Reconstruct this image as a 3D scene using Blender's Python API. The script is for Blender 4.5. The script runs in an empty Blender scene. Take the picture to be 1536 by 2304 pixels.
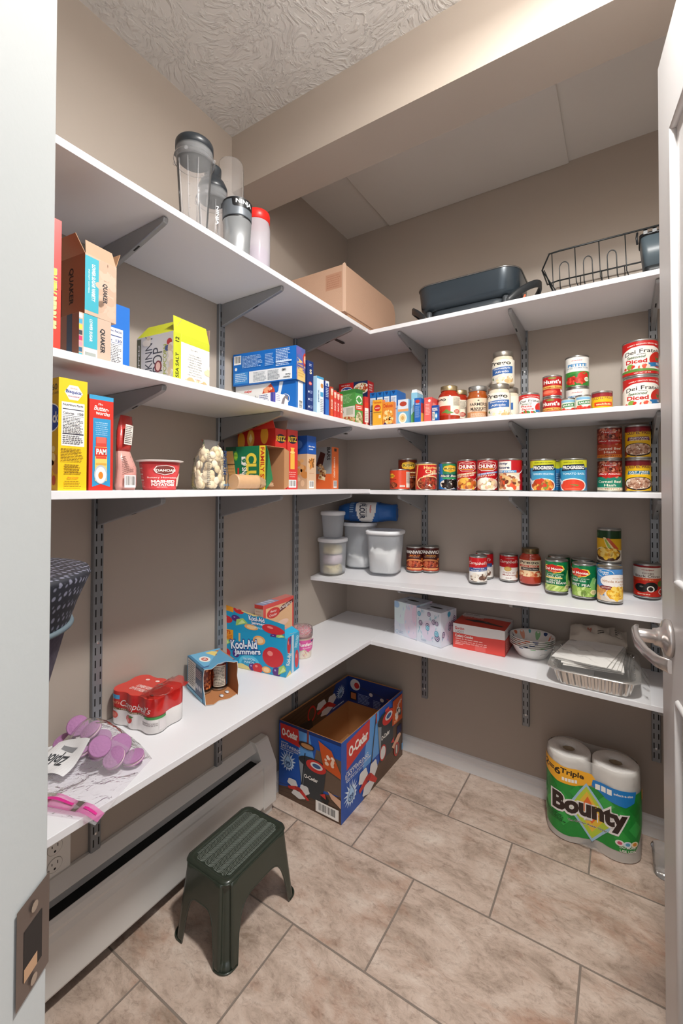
import bpy, math, random
from mathutils import Vector, Matrix
PI = math.pi
rnd = random.Random(7)
S = bpy.context.scene
COL = S.collection
# ------------------------------------------------------------ camera
CAM = Vector((1.13301, -1.82803, 1.16724))
Fv = Vector((-0.53738512, 0.84320475, 0.01493283)); Rv = Vector((0.84331514, 0.53741435, 0.00232188)); Uv = Vector((0.00606729, -0.01384082, 0.9998858))
cd = bpy.data.cameras.new('camera'); co = bpy.data.objects.new('camera', cd); COL.objects.link(co)
m = Matrix.Identity(4)
for i in range(3):
    m[i][0] = Rv[i]; m[i][1] = Uv[i]; m[i][2] = -Fv[i]; m[i][3] = CAM[i]
co.matrix_world = m
cd.sensor_fit = 'VERTICAL'; cd.sensor_height = 24; cd.lens = 991.065 / 2304 * 24
cd.shift_y = -(1152 - 1081.17) / 2304; cd.clip_start = 0.02
S.camera = co
# ------------------------------------------------------------ world, lights, exposure
w = bpy.data.worlds.new('world'); S.world = w; w.use_nodes = True
w.node_tree.nodes['Background'].inputs[0].default_value = (0.97, 0.97, 1.0, 1); w.node_tree.nodes['Background'].inputs[1].default_value = 0.5
def light(name, kind, loc, energy, size, color=(1, 1, 1), rot=None, sy=None):
    l = bpy.data.lights.new(name, kind); l.energy = energy; l.color = color
    if kind == 'AREA':
        l.size = size
        if sy: l.shape = 'RECTANGLE'; l.size_y = sy
    else: l.shadow_soft_size = size
    o = bpy.data.objects.new(name, l); COL.objects.link(o); o.location = loc
    if rot: o.rotation_euler = rot
    return o
light('pantry_ceiling_lamp', 'POINT', (1.165, -1.24, 2.25), 6.0, 0.06, (1.0, 0.985, 0.955))
light('pantry_ceiling_diffuser', 'AREA', (1.165, -1.24, 2.30), 21, 0.16, (1.0, 0.985, 0.955)).data.shape = 'DISK'
light('hall_fill_light', 'AREA', (2.05, -3.15, 1.35), 8, 1.5, (0.95, 0.97, 1.0), (math.radians(88), 0, math.radians(35)), 2.0)  # unseen soft fill added behind the camera to lift dark areas, no actual window
vs = S.view_settings; vs.view_transform = 'Standard'; vs.look = 'None'; vs.gamma = 1; vs.exposure = 0.6; vs.use_curve_mapping = False
S.cycles.max_bounces = 14; S.cycles.transparent_max_bounces = 24; S.cycles.diffuse_bounces = 8
# ------------------------------------------------------------ helpers
def lin(h):
    h = h.lstrip('#')
    if len(h) == 3: h = ''.join(c + c for c in h)
    r = [int(h[i:i + 2], 16) / 255 for i in (0, 2, 4)]
    return tuple(c / 12.92 if c <= .04045 else ((c + .055) / 1.055) ** 2.4 for c in r)
_M = {}
def M(col, rough=.5, metal=0., spec=.5, coat=0., bump=0., bscale=60., trans=0., emit=None):
    k = (col, rough, metal, spec, coat, bump, bscale, trans)
    if k in _M: return _M[k]
    mt = bpy.data.materials.new('finish_' + col.lstrip('#')); mt.use_nodes = True
    nt = mt.node_tree; b = nt.nodes['Principled BSDF']
    b.inputs['Base Color'].default_value = (*lin(col), 1); b.inputs['Roughness'].default_value = rough
    b.inputs['Metallic'].default_value = metal; b.inputs['Specular IOR Level'].default_value = spec
    b.inputs['Coat Weight'].default_value = coat
    if trans: b.inputs['Transmission Weight'].default_value = trans
    if bump:
        tc = nt.nodes.new('ShaderNodeTexCoord'); n = nt.nodes.new('ShaderNodeTexNoise'); n.inputs['Scale'].default_value = bscale; n.inputs['Detail'].default_value = 4
        bp = nt.nodes.new('ShaderNodeBump'); bp.inputs['Strength'].default_value = bump; bp.inputs['Distance'].default_value = .003
        nt.links.new(tc.outputs['Object'], n.inputs['Vector']); nt.links.new(n.outputs['Fac'], bp.inputs['Height']); nt.links.new(bp.outputs[0], b.inputs['Normal'])
    _M[k] = mt
    return mt
def clear_mat(name, tint, fac_t, gloss_rough=.06, diffuse='#ffffff', dfac=0., bump=0.):
    # thin see-through plastic: transparent + a little diffuse film + fresnel gloss
    mt = bpy.data.materials.new(name); mt.use_nodes = True; nt = mt.node_tree; nt.nodes.clear()
    o = nt.nodes.new('ShaderNodeOutputMaterial'); t = nt.nodes.new('ShaderNodeBsdfTransparent'); t.inputs[0].default_value = (*lin(tint), 1)
    d = nt.nodes.new('ShaderNodeBsdfDiffuse'); d.inputs[0].default_value = (*lin(diffuse), 1)
    g = nt.nodes.new('ShaderNodeBsdfGlossy'); g.inputs['Roughness'].default_value = gloss_rough
    m1 = nt.nodes.new('ShaderNodeMixShader'); m1.inputs[0].default_value = dfac
    m2 = nt.nodes.new('ShaderNodeMixShader')
    lw = nt.nodes.new('ShaderNodeLayerWeight'); lw.inputs[0].default_value = fac_t
    nt.links.new(t.outputs[0], m1.inputs[1]); nt.links.new(d.outputs[0], m1.inputs[2])
    nt.links.new(m1.outputs[0], m2.inputs[1]); nt.links.new(g.outputs[0], m2.inputs[2]); nt.links.new(lw.outputs['Fresnel'], m2.inputs[0])
    if bump:
        tc = nt.nodes.new('ShaderNodeTexCoord'); n = nt.nodes.new('ShaderNodeTexNoise'); n.inputs['Scale'].default_value = 28; n.inputs['Detail'].default_value = 3; n.inputs['Distortion'].default_value = 1.2
        bp = nt.nodes.new('ShaderNodeBump'); bp.inputs['Strength'].default_value = bump; bp.inputs['Distance'].default_value = .01
        nt.links.new(tc.outputs['Object'], n.inputs['Vector']); nt.links.new(n.outputs['Fac'], bp.inputs['Height']); nt.links.new(bp.outputs[0], g.inputs['Normal']); nt.links.new(bp.outputs[0], lw.inputs['Normal'])
    nt.links.new(m2.outputs[0], o.inputs[0])
    return mt
class MB:
    def __init__(s): s.v = []; s.f = []; s.mi = []; s.sm = []; s.mats = []
    def m(s, mt):
        if mt not in s.mats: s.mats.append(mt)
        return s.mats.index(mt)
    def add(s, vs, fs, mt, smooth=False):
        b = len(s.v); s.v += [tuple(v) for v in vs]; k = s.m(mt)
        for f in fs: s.f.append(tuple(b + i for i in f)); s.mi.append(k); s.sm.append(smooth)
    def box(s, x0, y0, z0, x1, y1, z1, mt, fm=None, T=None):
        vs = [Vector((x, y, z)) for x, y, z in ((x0, y0, z0), (x1, y0, z0), (x1, y1, z0), (x0, y1, z0), (x0, y0, z1), (x1, y0, z1), (x1, y1, z1), (x0, y1, z1))]
        if T: vs = [T @ v for v in vs]
        b = len(s.v); s.v += [tuple(v) for v in vs]
        for nm, f in (('B', (0, 3, 2, 1)), ('T', (4, 5, 6, 7)), ('F', (0, 1, 5, 4)), ('S', (1, 2, 6, 5)), ('K', (2, 3, 7, 6)), ('L', (3, 0, 4, 7))):
            s.f.append(tuple(b + i for i in f)); s.mi.append(s.m((fm or {}).get(nm, mt))); s.sm.append(False)
    def lathe(s, prof, mt, seg=40, c=(0, 0), mats=None, smooth=True, sx=1, sy=1, cap=True):
        b = len(s.v); n = len(prof)
        for r, z in prof:
            for i in range(seg):
                a = 2 * PI * i / seg; s.v.append((c[0] + r * sx * math.cos(a), c[1] + r * sy * math.sin(a), z))
        for j in range(n - 1):
            k = s.m(mats[j] if mats else mt)
            for i in range(seg):
                i2 = (i + 1) % seg
                s.f.append((b + j * seg + i, b + j * seg + i2, b + (j + 1) * seg + i2, b + (j + 1) * seg + i)); s.mi.append(k); s.sm.append(smooth)
        if cap:
            if prof[0][0] > 1e-6: s.f.append(tuple(b + i for i in reversed(range(seg)))); s.mi.append(s.m(mats[0] if mats else mt)); s.sm.append(False)
            if prof[-1][0] > 1e-6: s.f.append(tuple(b + (n - 1) * seg + i for i in range(seg))); s.mi.append(s.m(mats[-1] if mats else mt)); s.sm.append(False)
    def loft(s, rings, mt, close=True, smooth=True, cap0=True, cap1=True):
        b = len(s.v); n = len(rings[0]); k = s.m(mt)
        for r in rings: s.v += [tuple(p) for p in r]
        for j in range(len(rings) - 1):
            for i in range(n if close else n - 1):
                i2 = (i + 1) % n
                s.f.append((b + j * n + i, b + j * n + i2, b + (j + 1) * n + i2, b + (j + 1) * n + i)); s.mi.append(k); s.sm.append(smooth)
        if close and cap0: s.f.append(tuple(b + i for i in reversed(range(n)))); s.mi.append(k); s.sm.append(False)
        if close and cap1: s.f.append(tuple(b + (len(rings) - 1) * n + i for i in range(n))); s.mi.append(k); s.sm.append(False)
    def tube(s, pts, r, mt, seg=10, closed=False):
        pts = [Vector(p) for p in pts]; n = len(pts); rings = []
        up = Vector((0, 0, 1)); prev = None
        for i, p in enumerate(pts):
            a = pts[(i - 1) % n] if (i > 0 or closed) else p; c = pts[(i + 1) % n] if (i < n - 1 or closed) else p
            t = (c - a).normalized()
            if prev is None:
                x = t.cross(up)
                if x.length < .01: x = t.cross(Vector((1, 0, 0)))
                x.normalize()
            else:
                x = prev - t * prev.dot(t); x.normalize()
            prev = x; y = t.cross(x)
            rr = r[i] if isinstance(r, (list, tuple)) else r
            rings.append([p + (x * math.cos(2 * PI * k / seg) + y * math.sin(2 * PI * k / seg)) * rr for k in range(seg)])
        if closed: rings.append(rings[0])
        s.loft(rings, mt, cap0=not closed, cap1=not closed)
    def prism(s, poly, d0, d1, mt, T=None, smooth=False):
        # poly in local XZ, extruded along local Y
        n = len(poly); a = [Vector((x, d0, z)) for x, z in poly] + [Vector((x, d1, z)) for x, z in poly]
        if T: a = [T @ v for v in a]
        fs = [tuple(range(n)), tuple(reversed(range(n, 2 * n)))] + [(i, i + n, (i + 1) % n + n, (i + 1) % n) for i in range(n)]
        s.add(a, fs, mt, smooth)
    def build(s, name, parent=None, loc=None, rot=None, bevel=0., bseg=2, solid=0.):
        me = bpy.data.meshes.new(name); me.from_pydata(s.v, [], s.f); me.update()
        for mt in s.mats: me.materials.append(mt)
        me.polygons.foreach_set('material_index', s.mi); me.polygons.foreach_set('use_smooth', s.sm)
        o = bpy.data.objects.new(name, me); COL.objects.link(o)
        if parent: o.parent = parent
        if loc: o.location = loc
        if rot is not None: o.rotation_euler = rot if isinstance(rot, (tuple, list)) else (0, 0, rot)
        if solid:
            md = o.modifiers.new('thickness', 'SOLIDIFY'); md.thickness = solid; md.offset = -1
        if bevel:
            md = o.modifiers.new('soft_edges', 'BEVEL'); md.width = bevel; md.segments = bseg; md.limit_method = 'ANGLE'; md.angle_limit = math.radians(40); md.harden_normals = False
        return o
def tag(o, label=None, cat=None, group=None, kind=None):
    if label: o['label'] = label
    if cat: o['category'] = cat
    if group: o['group'] = group
    if kind: o['kind'] = kind
    return o
def empty(name, loc, rz=0.):
    o = bpy.data.objects.new(name, None); COL.objects.link(o); o.location = loc; o.rotation_euler = (0, 0, rz); o.empty_display_size = .05
    return o
# ------------------------------------------------------------ printed artwork (flat print, thin layers on a face)
_G = {}
def glyphs(s, bold, slant):
    k = (s, bold, slant)
    if k not in _G:
        cu = bpy.data.curves.new('lettering', 'FONT'); cu.body = s; cu.size = 1; cu.offset = bold; cu.shear = slant; cu.resolution_u = 3; cu.fill_mode = 'FRONT'
        o = bpy.data.objects.new('lettering', cu); me = o.to_mesh()
        vs = [(v.co.x, v.co.y) for v in me.vertices]; fs = [tuple(p.vertices) for p in me.polygons]
        o.to_mesh_clear(); bpy.data.objects.remove(o); bpy.data.curves.remove(cu)
        x0 = min(v[0] for v in vs); x1 = max(v[0] for v in vs); y0 = min(v[1] for v in vs); y1 = max(v[1] for v in vs)
        _G[k] = ([(v[0] - (x0 + x1) / 2, v[1] - (y0 + y1) / 2) for v in vs], fs, x1 - x0, y1 - y0)
    return _G[k]
def T(s, cx, cy, h, col, w=None, b=.02, sl=0, rot=0, o=None, arc=0): return ('T', s, cx, cy, h, col, w, b, sl, rot, o, arc)
def R(x0, y0, x1, y1, col, skew=0): return ('P', [(x0, y0), (x1, y0), (x1 + skew, y1), (x0 + skew, y1)], col)
def E(cx, cy, rx, ry, col, n=22): return ('P', [(cx + rx * math.cos(2 * PI * i / n), cy + ry * math.sin(2 * PI * i / n)) for i in range(n)], col)
def P(pts, col): return ('P', pts, col)
def Ln(x0, y0, x1, y1, n, col, seed=1):
    r = random.Random(seed + n); out = []; dy = (y1 - y0) / n
    for i in range(n):
        y = y1 - (i + .5) * dy; e = x1 - (x1 - x0) * r.random() * .25; x = x0
        while x < e:
            wd = (x1 - x0) * r.uniform(.05, .16); out.append(('P', [(x, y - dy * .22), (min(x + wd, e), y - dy * .22), (min(x + wd, e), y + dy * .22), (x, y + dy * .22)], col)); x += wd + (x1 - x0) * .025
    return ('G', out)
def BC(x0, y0, x1, y1, horiz=False):
    r = random.Random(3); out = [R(x0, y0, x1, y1, '#f4f2ee')]; a, b = (y0, y1) if horiz else (x0, x1); t = a + (b - a) * .08
    while t < b - (b - a) * .1:
        wd = (b - a) * r.choice((.012, .02, .03))
        out.append(R(x0 + (x1 - x0) * .1, t, x1 - (x1 - x0) * .1, t + wd, '#1a1a1a') if horiz else R(t, y0 + (y1 - y0) * .18, t + wd, y1 - (y1 - y0) * .08, '#1a1a1a')); t += wd + (b - a) * r.choice((.015, .025, .035))
    return ('G', out)
def CL(cx, cy, rx, ry, n, s, cols, seed=5, asp=1.):
    r = random.Random(seed); out = []
    for i in range(n):
        a = r.uniform(0, 2 * PI); q = math.sqrt(r.random()); x = cx + rx * q * math.cos(a); y = cy + ry * q * math.sin(a); k = r.uniform(.7, 1.25); t = r.uniform(0, PI)
        px = [(s * k * math.cos(2 * PI * j / 9), s * k * asp * .75 * math.sin(2 * PI * j / 9)) for j in range(9)]
        out.append(('Q', x, y, [(u * math.cos(t) - v * math.sin(t), u * math.sin(t) + v * math.cos(t)) for u, v in px], r.choice(cols)))
    return ('G', out)
def G(*a): return ('G', list(a))
def clip(poly):
    for ax, lim, sg in ((0, 0, 1), (0, 1, -1), (1, 0, 1), (1, 1, -1)):
        out = []
        for i in range(len(poly)):
            a = poly[i - 1]; b = poly[i]; ia = (a[ax] - lim) * sg >= 0; ib = (b[ax] - lim) * sg >= 0
            if ia != ib:
                t = (lim - a[ax]) / (b[ax] - a[ax]); out.append((a[0] + (b[0] - a[0]) * t, a[1] + (b[1] - a[1]) * t))
            if ib: out.append(b)
        poly = out
        if len(poly) < 3: return []
    return poly
class Face:      # flat face: origin, u vector, v vector, outward normal
    def __init__(s, o, u, v):
        s.o = Vector(o); s.u = Vector(u); s.v = Vector(v); s.n = s.u.cross(s.v).normalized(); s.W = s.u.length; s.H = s.v.length; s.curved = False
    def at(s, u, v, off): return s.o + s.u * u + s.v * v + s.n * off
class Wrap:      # outline (list of xy) swept upwards; u runs along the outline
    def __init__(s, pts, z0, z1, top=1., lean=None):
        s.p = [Vector((x, y)) for x, y in pts]; s.L = [0]
        for a, b in zip(s.p, s.p[1:]): s.L.append(s.L[-1] + (b - a).length)
        s.W = s.L[-1]; s.H = z1 - z0; s.z0 = z0; s.top = top; s.curved = True
    def at(s, u, v, off):
        import bisect
        d = max(0, min(1, u)) * s.W; i = max(0, min(len(s.p) - 2, bisect.bisect_right(s.L, d - 1e-9) - 1))
        a, b = s.p[i], s.p[i + 1]; t = (d - s.L[i]) / max(1e-9, s.L[i + 1] - s.L[i]); q = a.lerp(b, t)
        e = (b - a).normalized(); 
        # smoothed normal
        a0 = s.p[max(0, i - 1)]; b1 = s.p[min(len(s.p) - 1, i + 2)]
        n0 = (b - a0).normalized(); n1 = (b1 - a).normalized(); e = (n0.lerp(n1, t)).normalized()
        n = Vector((e.y, -e.x)); k = 1 + (s.top - 1) * v
        q = q * k + n * off
        return Vector((q.x, q.y, s.z0 + v * s.H))
def arc_pts(r, face, half=PI / 2, n=40, c=(0, 0)): return [(c[0] + r * math.cos(face - half + 2 * half * i / n), c[1] + r * math.sin(face - half + 2 * half * i / n)) for i in range(n + 1)]
EPS = 2.2e-5
def draw(mb, fc, items, rough=.42, base=8e-5):
    lay = [base]
    cuts = ([l / fc.W for l in fc.L] if hasattr(fc, 'L') else [i / 40 for i in range(41)]) if fc.curved else []
    def tri(poly, col, off, fine):
        if any(p[0] < 0 or p[0] > 1 or p[1] < 0 or p[1] > 1 for p in poly):
            poly = clip(poly)
            if not poly: return
        if fc.curved:
            lo = min(p[0] for p in poly); hi = max(p[0] for p in poly)
            cs = [c for c in cuts if lo + 1e-7 < c < hi - 1e-7]
            if cs:
                bs = [lo - 1] + cs + [hi + 1]
                for a, b in zip(bs, bs[1:]):
                    q = poly
                    for lim, sg in ((a, 1), (b, -1)):
                        out = []
                        for j in range(len(q)):
                            c, d = q[j - 1], q[j]; ic = (c[0] - lim) * sg >= 0; idd = (d[0] - lim) * sg >= 0
                            if ic != idd: t = (lim - c[0]) / (d[0] - c[0]); out.append((lim, c[1] + (d[1] - c[1]) * t))
                            if idd: out.append(d)
                        q = out
                        if len(q) < 3: break
                    if len(q) >= 3: mb.add([fc.at(x, y, off) for x, y in q], [tuple(range(len(q)))], M(col, rough))
                return
        mb.add([fc.at(x, y, off) for x, y in poly], [tuple(range(len(poly)))], M(col, rough))
    def go(it, off=None):
        if it[0] == 'G':
            o = lay[0]; lay[0] += EPS * 2
            for k, i in enumerate(it[1]): go(i, o + (k % 12) * EPS * .4 if it[1] and it[1][0][0] == 'Q' else None)
            return
        if off is None: off = lay[0]; lay[0] += EPS * .35
        if it[0] == 'P':
            pts = it[1]
            ar = sum(pts[i - 1][0] * pts[i][1] - pts[i][0] * pts[i - 1][1] for i in range(len(pts)))
            if ar < 0: pts = pts[::-1]
            # fan when convex, otherwise give the whole n-gon
            tri(pts, it[2], off, True)
        elif it[0] == 'Q':
            _, x, y, pp, col = it; tri([(x + a / fc.W, y + b / fc.H) for a, b in pp], col, off, False)
        elif it[0] == 'T':
            _, s, cx, cy, h, col, wd, b, sl, rot, o, arc = it
            r = math.radians(rot)
            for cc, bb in (([(o[0], o[1])] if o else []) + [(col, b)]):
                vs, fs, gw, gh = glyphs(s, bb, sl)
                _, _, gw0, gh0 = glyphs(s, b, sl)
                across = (fc.H if abs(math.sin(r)) > .7 else fc.W)
                hh = h * (fc.W if abs(math.sin(r)) > .7 else fc.H)
                ky = hh / gh0; kx = (wd * across / gw0) if wd else ky
                pv = []
                for x, y in vs:
                    X = x * kx; Y = y * ky
                    if arc: Y -= arc * hh * (2 * x / gw0) ** 2
                    pv.append((cx + (X * math.cos(r) - Y * math.sin(r)) / fc.W, cy + (X * math.sin(r) + Y * math.cos(r)) / fc.H))
                for f in fs: tri([pv[i] for i in f], cc, off, True)
                off += EPS; lay[0] += EPS
    for it in items: go(it); lay[0] += EPS
# ------------------------------------------------------------ structure
def noise_paint(name, c1, c2, rough=.6, scale=3., bump=.08, bscale=220.):
    mt = bpy.data.materials.new(name); mt.use_nodes = True; nt = mt.node_tree; b = nt.nodes['Principled BSDF']
    tc = nt.nodes.new('ShaderNodeTexCoord'); n = nt.nodes.new('ShaderNodeTexNoise'); n.inputs['Scale'].default_value = scale; n.inputs['Detail'].default_value = 3
    r = nt.nodes.new('ShaderNodeMix'); r.data_type = 'RGBA'; r.inputs['A'].default_value = (*lin(c1), 1); r.inputs['B'].default_value = (*lin(c2), 1)
    n2 = nt.nodes.new('ShaderNodeTexNoise'); n2.inputs['Scale'].default_value = bscale
    bp = nt.nodes.new('ShaderNodeBump'); bp.inputs['Strength'].default_value = bump; bp.inputs['Distance'].default_value = .001
    nt.links.new(tc.outputs['Object'], n.inputs['Vector']); nt.links.new(tc.outputs['Object'], n2.inputs['Vector'])
    nt.links.new(n.outputs['Fac'], r.inputs['Factor']); nt.links.new(r.outputs['Result'], b.inputs['Base Color'])
    nt.links.new(n2.outputs['Fac'], bp.inputs['Height']); nt.links.new(bp.outputs[0], b.inputs['Normal']); b.inputs['Roughness'].default_value = rough
    return mt
WALL = noise_paint('beige_wall_paint', '#a59a8f', '#aa9f94', .55)
WHITE = noise_paint('white_paint', '#cfccc8', '#d5d3d0', .45)
PANEL = noise_paint('flat_ceiling_paint', '#d3d0cc', '#d8d5d1', .5)
# knock-down ceiling texture
CEIL = bpy.data.materials.new('textured_ceiling'); CEIL.use_nodes = True
nt = CEIL.node_tree; b = nt.nodes['Principled BSDF']; b.inputs['Base Color'].default_value = (*lin('#d2d0cd'), 1); b.inputs['Roughness'].default_value = .8
tc = nt.nodes.new('ShaderNodeTexCoord'); n1 = nt.nodes.new('ShaderNodeTexNoise'); n1.inputs['Scale'].default_value = 5; n1.inputs['Detail'].default_value = 2
mx = nt.nodes.new('ShaderNodeMix'); mx.data_type = 'RGBA'; mx.inputs['Factor'].default_value = .22
n2 = nt.nodes.new('ShaderNodeTexNoise'); n2.inputs['Scale'].default_value = 75; n2.inputs['Detail'].default_value = 5; n2.inputs['Distortion'].default_value = .35
cr = nt.nodes.new('ShaderNodeValToRGB'); cr.color_ramp.elements[0].position = .46; cr.color_ramp.elements[1].position = .70
bp = nt.nodes.new('ShaderNodeBump'); bp.inputs['Strength'].default_value = .8; bp.inputs['Distance'].default_value = .0035
nt.links.new(tc.outputs['Object'], n1.inputs['Vector']); nt.links.new(tc.outputs['Object'], mx.inputs['A']); nt.links.new(n1.outputs['Color'], mx.inputs['B'])
nt.links.new(mx.outputs['Result'], n2.inputs['Vector']); nt.links.new(n2.outputs['Fac'], cr.inputs[0]); nt.links.new(cr.outputs[0], bp.inputs['Height']); nt.links.new(bp.outputs[0], b.inputs['Normal'])
# slate look floor tile, running bond
TILE = bpy.data.materials.new('slate_tile'); TILE.use_nodes = True
nt = TILE.node_tree; b = nt.nodes['Principled BSDF']; N = nt.nodes.new; Lk = nt.links.new
tc = N('ShaderNodeTexCoord'); mp = N('ShaderNodeMapping'); mp.inputs['Location'].default_value = (-.165 + .21875, .29 + .299 * 20, 0)
br = N('ShaderNodeTexBrick'); br.offset = .5; br.offset_frequency = 2; br.squash = 1
br.inputs['Scale'].default_value = 1; br.inputs['Brick Width'].default_value = .4375; br.inputs['Row Height'].default_value = .299; br.inputs['Mortar Size'].default_value = .0028; br.inputs['Mortar Smooth'].default_value = .3
br.inputs['Color1'].default_value = (0, 0, 0, 1); br.inputs['Color2'].default_value = (1, 1, 1, 1); br.inputs['Mortar'].default_value = (.5, .5, .5, 1)
Lk(tc.outputs['Object'], mp.inputs[0]); Lk(mp.outputs[0], br.inputs['Vector'])
va = N('ShaderNodeVectorMath'); va.operation = 'MULTIPLY_ADD'; va.inputs[1].default_value = (7, 3, 5); Lk(br.outputs['Color'], va.inputs[0]); Lk(tc.outputs['Object'], va.inputs[2])
ms = N('ShaderNodeMapping'); ms.inputs['Scale'].default_value = (1, 1.7, 1); ms.inputs['Rotation'].default_value = (0, 0, .35); Lk(va.outputs[0], ms.inputs[0])
def noise(sc, det, dist, rough=.55):
    n = N('ShaderNodeTexNoise'); n.inputs['Scale'].default_value = sc; n.inputs['Detail'].default_value = det; n.inputs['Distortion'].default_value = dist; n.inputs['Roughness'].default_value = rough; Lk(ms.outputs[0], n.inputs['Vector']); return n
a1 = noise(7, 12, .5, .72); a2 = noise(4, 6, .4, .7); a3 = noise(38, 10, .8, .8)
rp = N('ShaderNodeValToRGB'); e = rp.color_ramp.elements; e[0].position = .3; e[0].color = (*lin('#96816f'), 1); e[1].position = .72; e[1].color = (*lin('#e2d4c6'), 1)
for p_, c_ in ((.42, '#b7a292'), (.5, '#cbb5a5'), (.6, '#d6c3b4')):
    q = e.new(p_); q.color = (*lin(c_), 1)
Lk(a1.outputs['Fac'], rp.inputs[0])
rp2 = N('ShaderNodeValToRGB'); rp2.color_ramp.elements[0].position = .53; rp2.color_ramp.elements[0].color = (0, 0, 0, 1); rp2.color_ramp.elements[1].position = .68; rp2.color_ramp.elements[1].color = (.75, .75, .75, 1); Lk(a2.outputs['Fac'], rp2.inputs[0])
m1 = N('ShaderNodeMix'); m1.data_type = 'RGBA'; Lk(rp2.outputs[0], m1.inputs['Factor']); Lk(rp.outputs[0], m1.inputs['A']); m1.inputs['B'].default_value = (*lin('#b38c75'), 1)
rp3 = N('ShaderNodeValToRGB'); rp3.color_ramp.elements[0].position = .34; rp3.color_ramp.elements[0].color = (.55, .5, .47, 1); rp3.color_ramp.elements[1].position = .5; rp3.color_ramp.elements[1].color = (1, 1, 1, 1); Lk(a3.outputs['Fac'], rp3.inputs[0])
m2 = N('ShaderNodeMix'); m2.data_type = 'RGBA'; m2.blend_type = 'MULTIPLY'; m2.inputs['Factor'].default_value = .75; Lk(m1.outputs['Result'], m2.inputs['A']); Lk(rp3.outputs[0], m2.inputs['B'])
m3 = N('ShaderNodeMix'); m3.data_type = 'RGBA'; Lk(br.outputs['Fac'], m3.inputs['Factor']); Lk(m2.outputs['Result'], m3.inputs['A']); m3.inputs['B'].default_value = (*lin('#8a7d72'), 1)
Lk(m3.outputs['Result'], b.inputs['Base Color']); b.inputs['Roughness'].default_value = .42
ma = N('ShaderNodeMath'); ma.operation = 'MULTIPLY_ADD'; ma.inputs[1].default_value = -1.2; Lk(br.outputs['Fac'], ma.inputs[0]); Lk(a1.outputs['Fac'], ma.inputs[2])
mb_ = N('ShaderNodeMath'); mb_.operation = 'MULTIPLY_ADD'; mb_.inputs[1].default_value = .35; Lk(a3.outputs['Fac'], mb_.inputs[0]); Lk(ma.outputs[0], mb_.inputs[2])
bp = N('ShaderNodeBump'); bp.inputs['Strength'].default_value = .55; bp.inputs['Distance'].default_value = .006; Lk(mb_.outputs[0], bp.inputs['Height']); Lk(bp.outputs[0], b.inputs['Normal'])

CH = 2.378                                   # ceiling height
XR = 1.66                                    # right wall
def struct(name, mb, **k):
    o = mb.build(name, **k); o['kind'] = 'structure'; return o
q = MB(); q.box(-.12, -3.6, -.05, 3.4, .12, 0, TILE); struct('floor', q)
q = MB(); q.box(-.12, -2.6, 0, 0, .12, 2.5, WALL); struct('wall_left', q)
q = MB(); q.box(0, 0, 0, XR + .12, .12, 2.5, WALL); struct('wall_back', q)
q = MB(); q.box(XR, -1.13, 0, XR + .12, 0, 2.5, WALL); struct('wall_right', q)
q = MB(); q.box(0, -2.2, CH, XR, -.7614, CH + .1, CEIL); struct('ceiling', q)
q = MB(); q.box(0, -.7614, 2.185, XR, -.6147, CH + .1, WALL); struct('trim_1', q)          # boxed beam
q = MB(); q.box(0, -.6147, CH + .009, XR, 0, CH + .1, PANEL); struct('trim_2', q)
q = MB(); q.box(.229, -.6147, CH, .972, -.001, CH + .009, PANEL); struct('trim_3', q, bevel=.003)
# doorway wall: through direction is the camera's horizontal heading
Fh = Vector((-.537445, .843299, 0)); Rh = Vector((.843299, .537445, 0)); C0 = Vector((CAM.x, CAM.y, 0))
def lat(l, d, z=0): return C0 + Fh * d + Rh * l + Vector((0, 0, z))
def latbox(mb, l0, l1, d0, d1, z0, z1, mt):
    vs = [lat(l, d, z) for z in (z0, z1) for l, d in ((l0, d0), (l1, d0), (l1, d1), (l0, d1))]
    mb.add(vs, [(0, 3, 2, 1), (4, 5, 6, 7), (0, 1, 5, 4), (1, 2, 6, 5), (2, 3, 7, 6), (3, 0, 4, 7)], mt)
JL = -.1905
q = MB()
latbox(q, -1.16, JL - .02, .175, .285, 0, 2.5, WALL); latbox(q, .50, .84, .175, .285, 0, 2.5, WALL); latbox(q, JL - .02, .50, .175, .285, 2.08, 2.5, WALL)
struct('wall_front', q)
JM = noise_paint('door_frame_paint', '#b3b6b5', '#b8bbba', .4)
q = MB(); latbox(q, JL - .02, JL, .165, .2905, 0, 2.06, JM); latbox(q, JL, .48, .165, .2905, 2.06, 2.08, JM); latbox(q, .48, .50, .165, .2905, 0, 2.06, JM)
jm = struct('trim_4', q, bevel=.0015)
# strike plate on the jamb (part of the frame)
ST = M('#8a7f7a', .35, .85)
q = MB()
def jp(d, z, off=0): return lat(JL + off, d, z)
def jquad(d0, d1, z0, z1, mt, off, mbx):
    mbx.add([jp(d0, z0, off), jp(d0, z1, off), jp(d1, z1, off), jp(d1, z0, off)], [(0, 1, 2, 3)], mt)
zs = .888
q.add([jp(.2615, zs - .029, .0012), jp(.2615, zs + .029, .0012), jp(.2905, zs + .029, .0012), jp(.2905, zs - .029, .0012), jp(.2905, zs + .029, 0), jp(.2905, zs - .029, 0), jp(.2965, zs + .018, -.004), jp(.2965, zs - .018, -.004)],
      [(0, 1, 2, 3), (3, 2, 4, 5), (5, 4, 6, 7)], ST)
jquad(.2675, .2835, zs - .018, zs + .012, M('#241a14', .9), .0014, q); jquad(.2675, .279, zs - .018, zs - .010, M('#b08a6a', .8), .0016, q)
for zz in (zs - .0235, zs + .0205): q.add([jp(.2755 + .003 * math.cos(t * PI / 6), zz + .003 * math.sin(t * PI / 6), .0022) for t in range(12)], [tuple(range(12))], M('#c9bcae', .3, .8))
q.build('strike_plate', jm)
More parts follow.
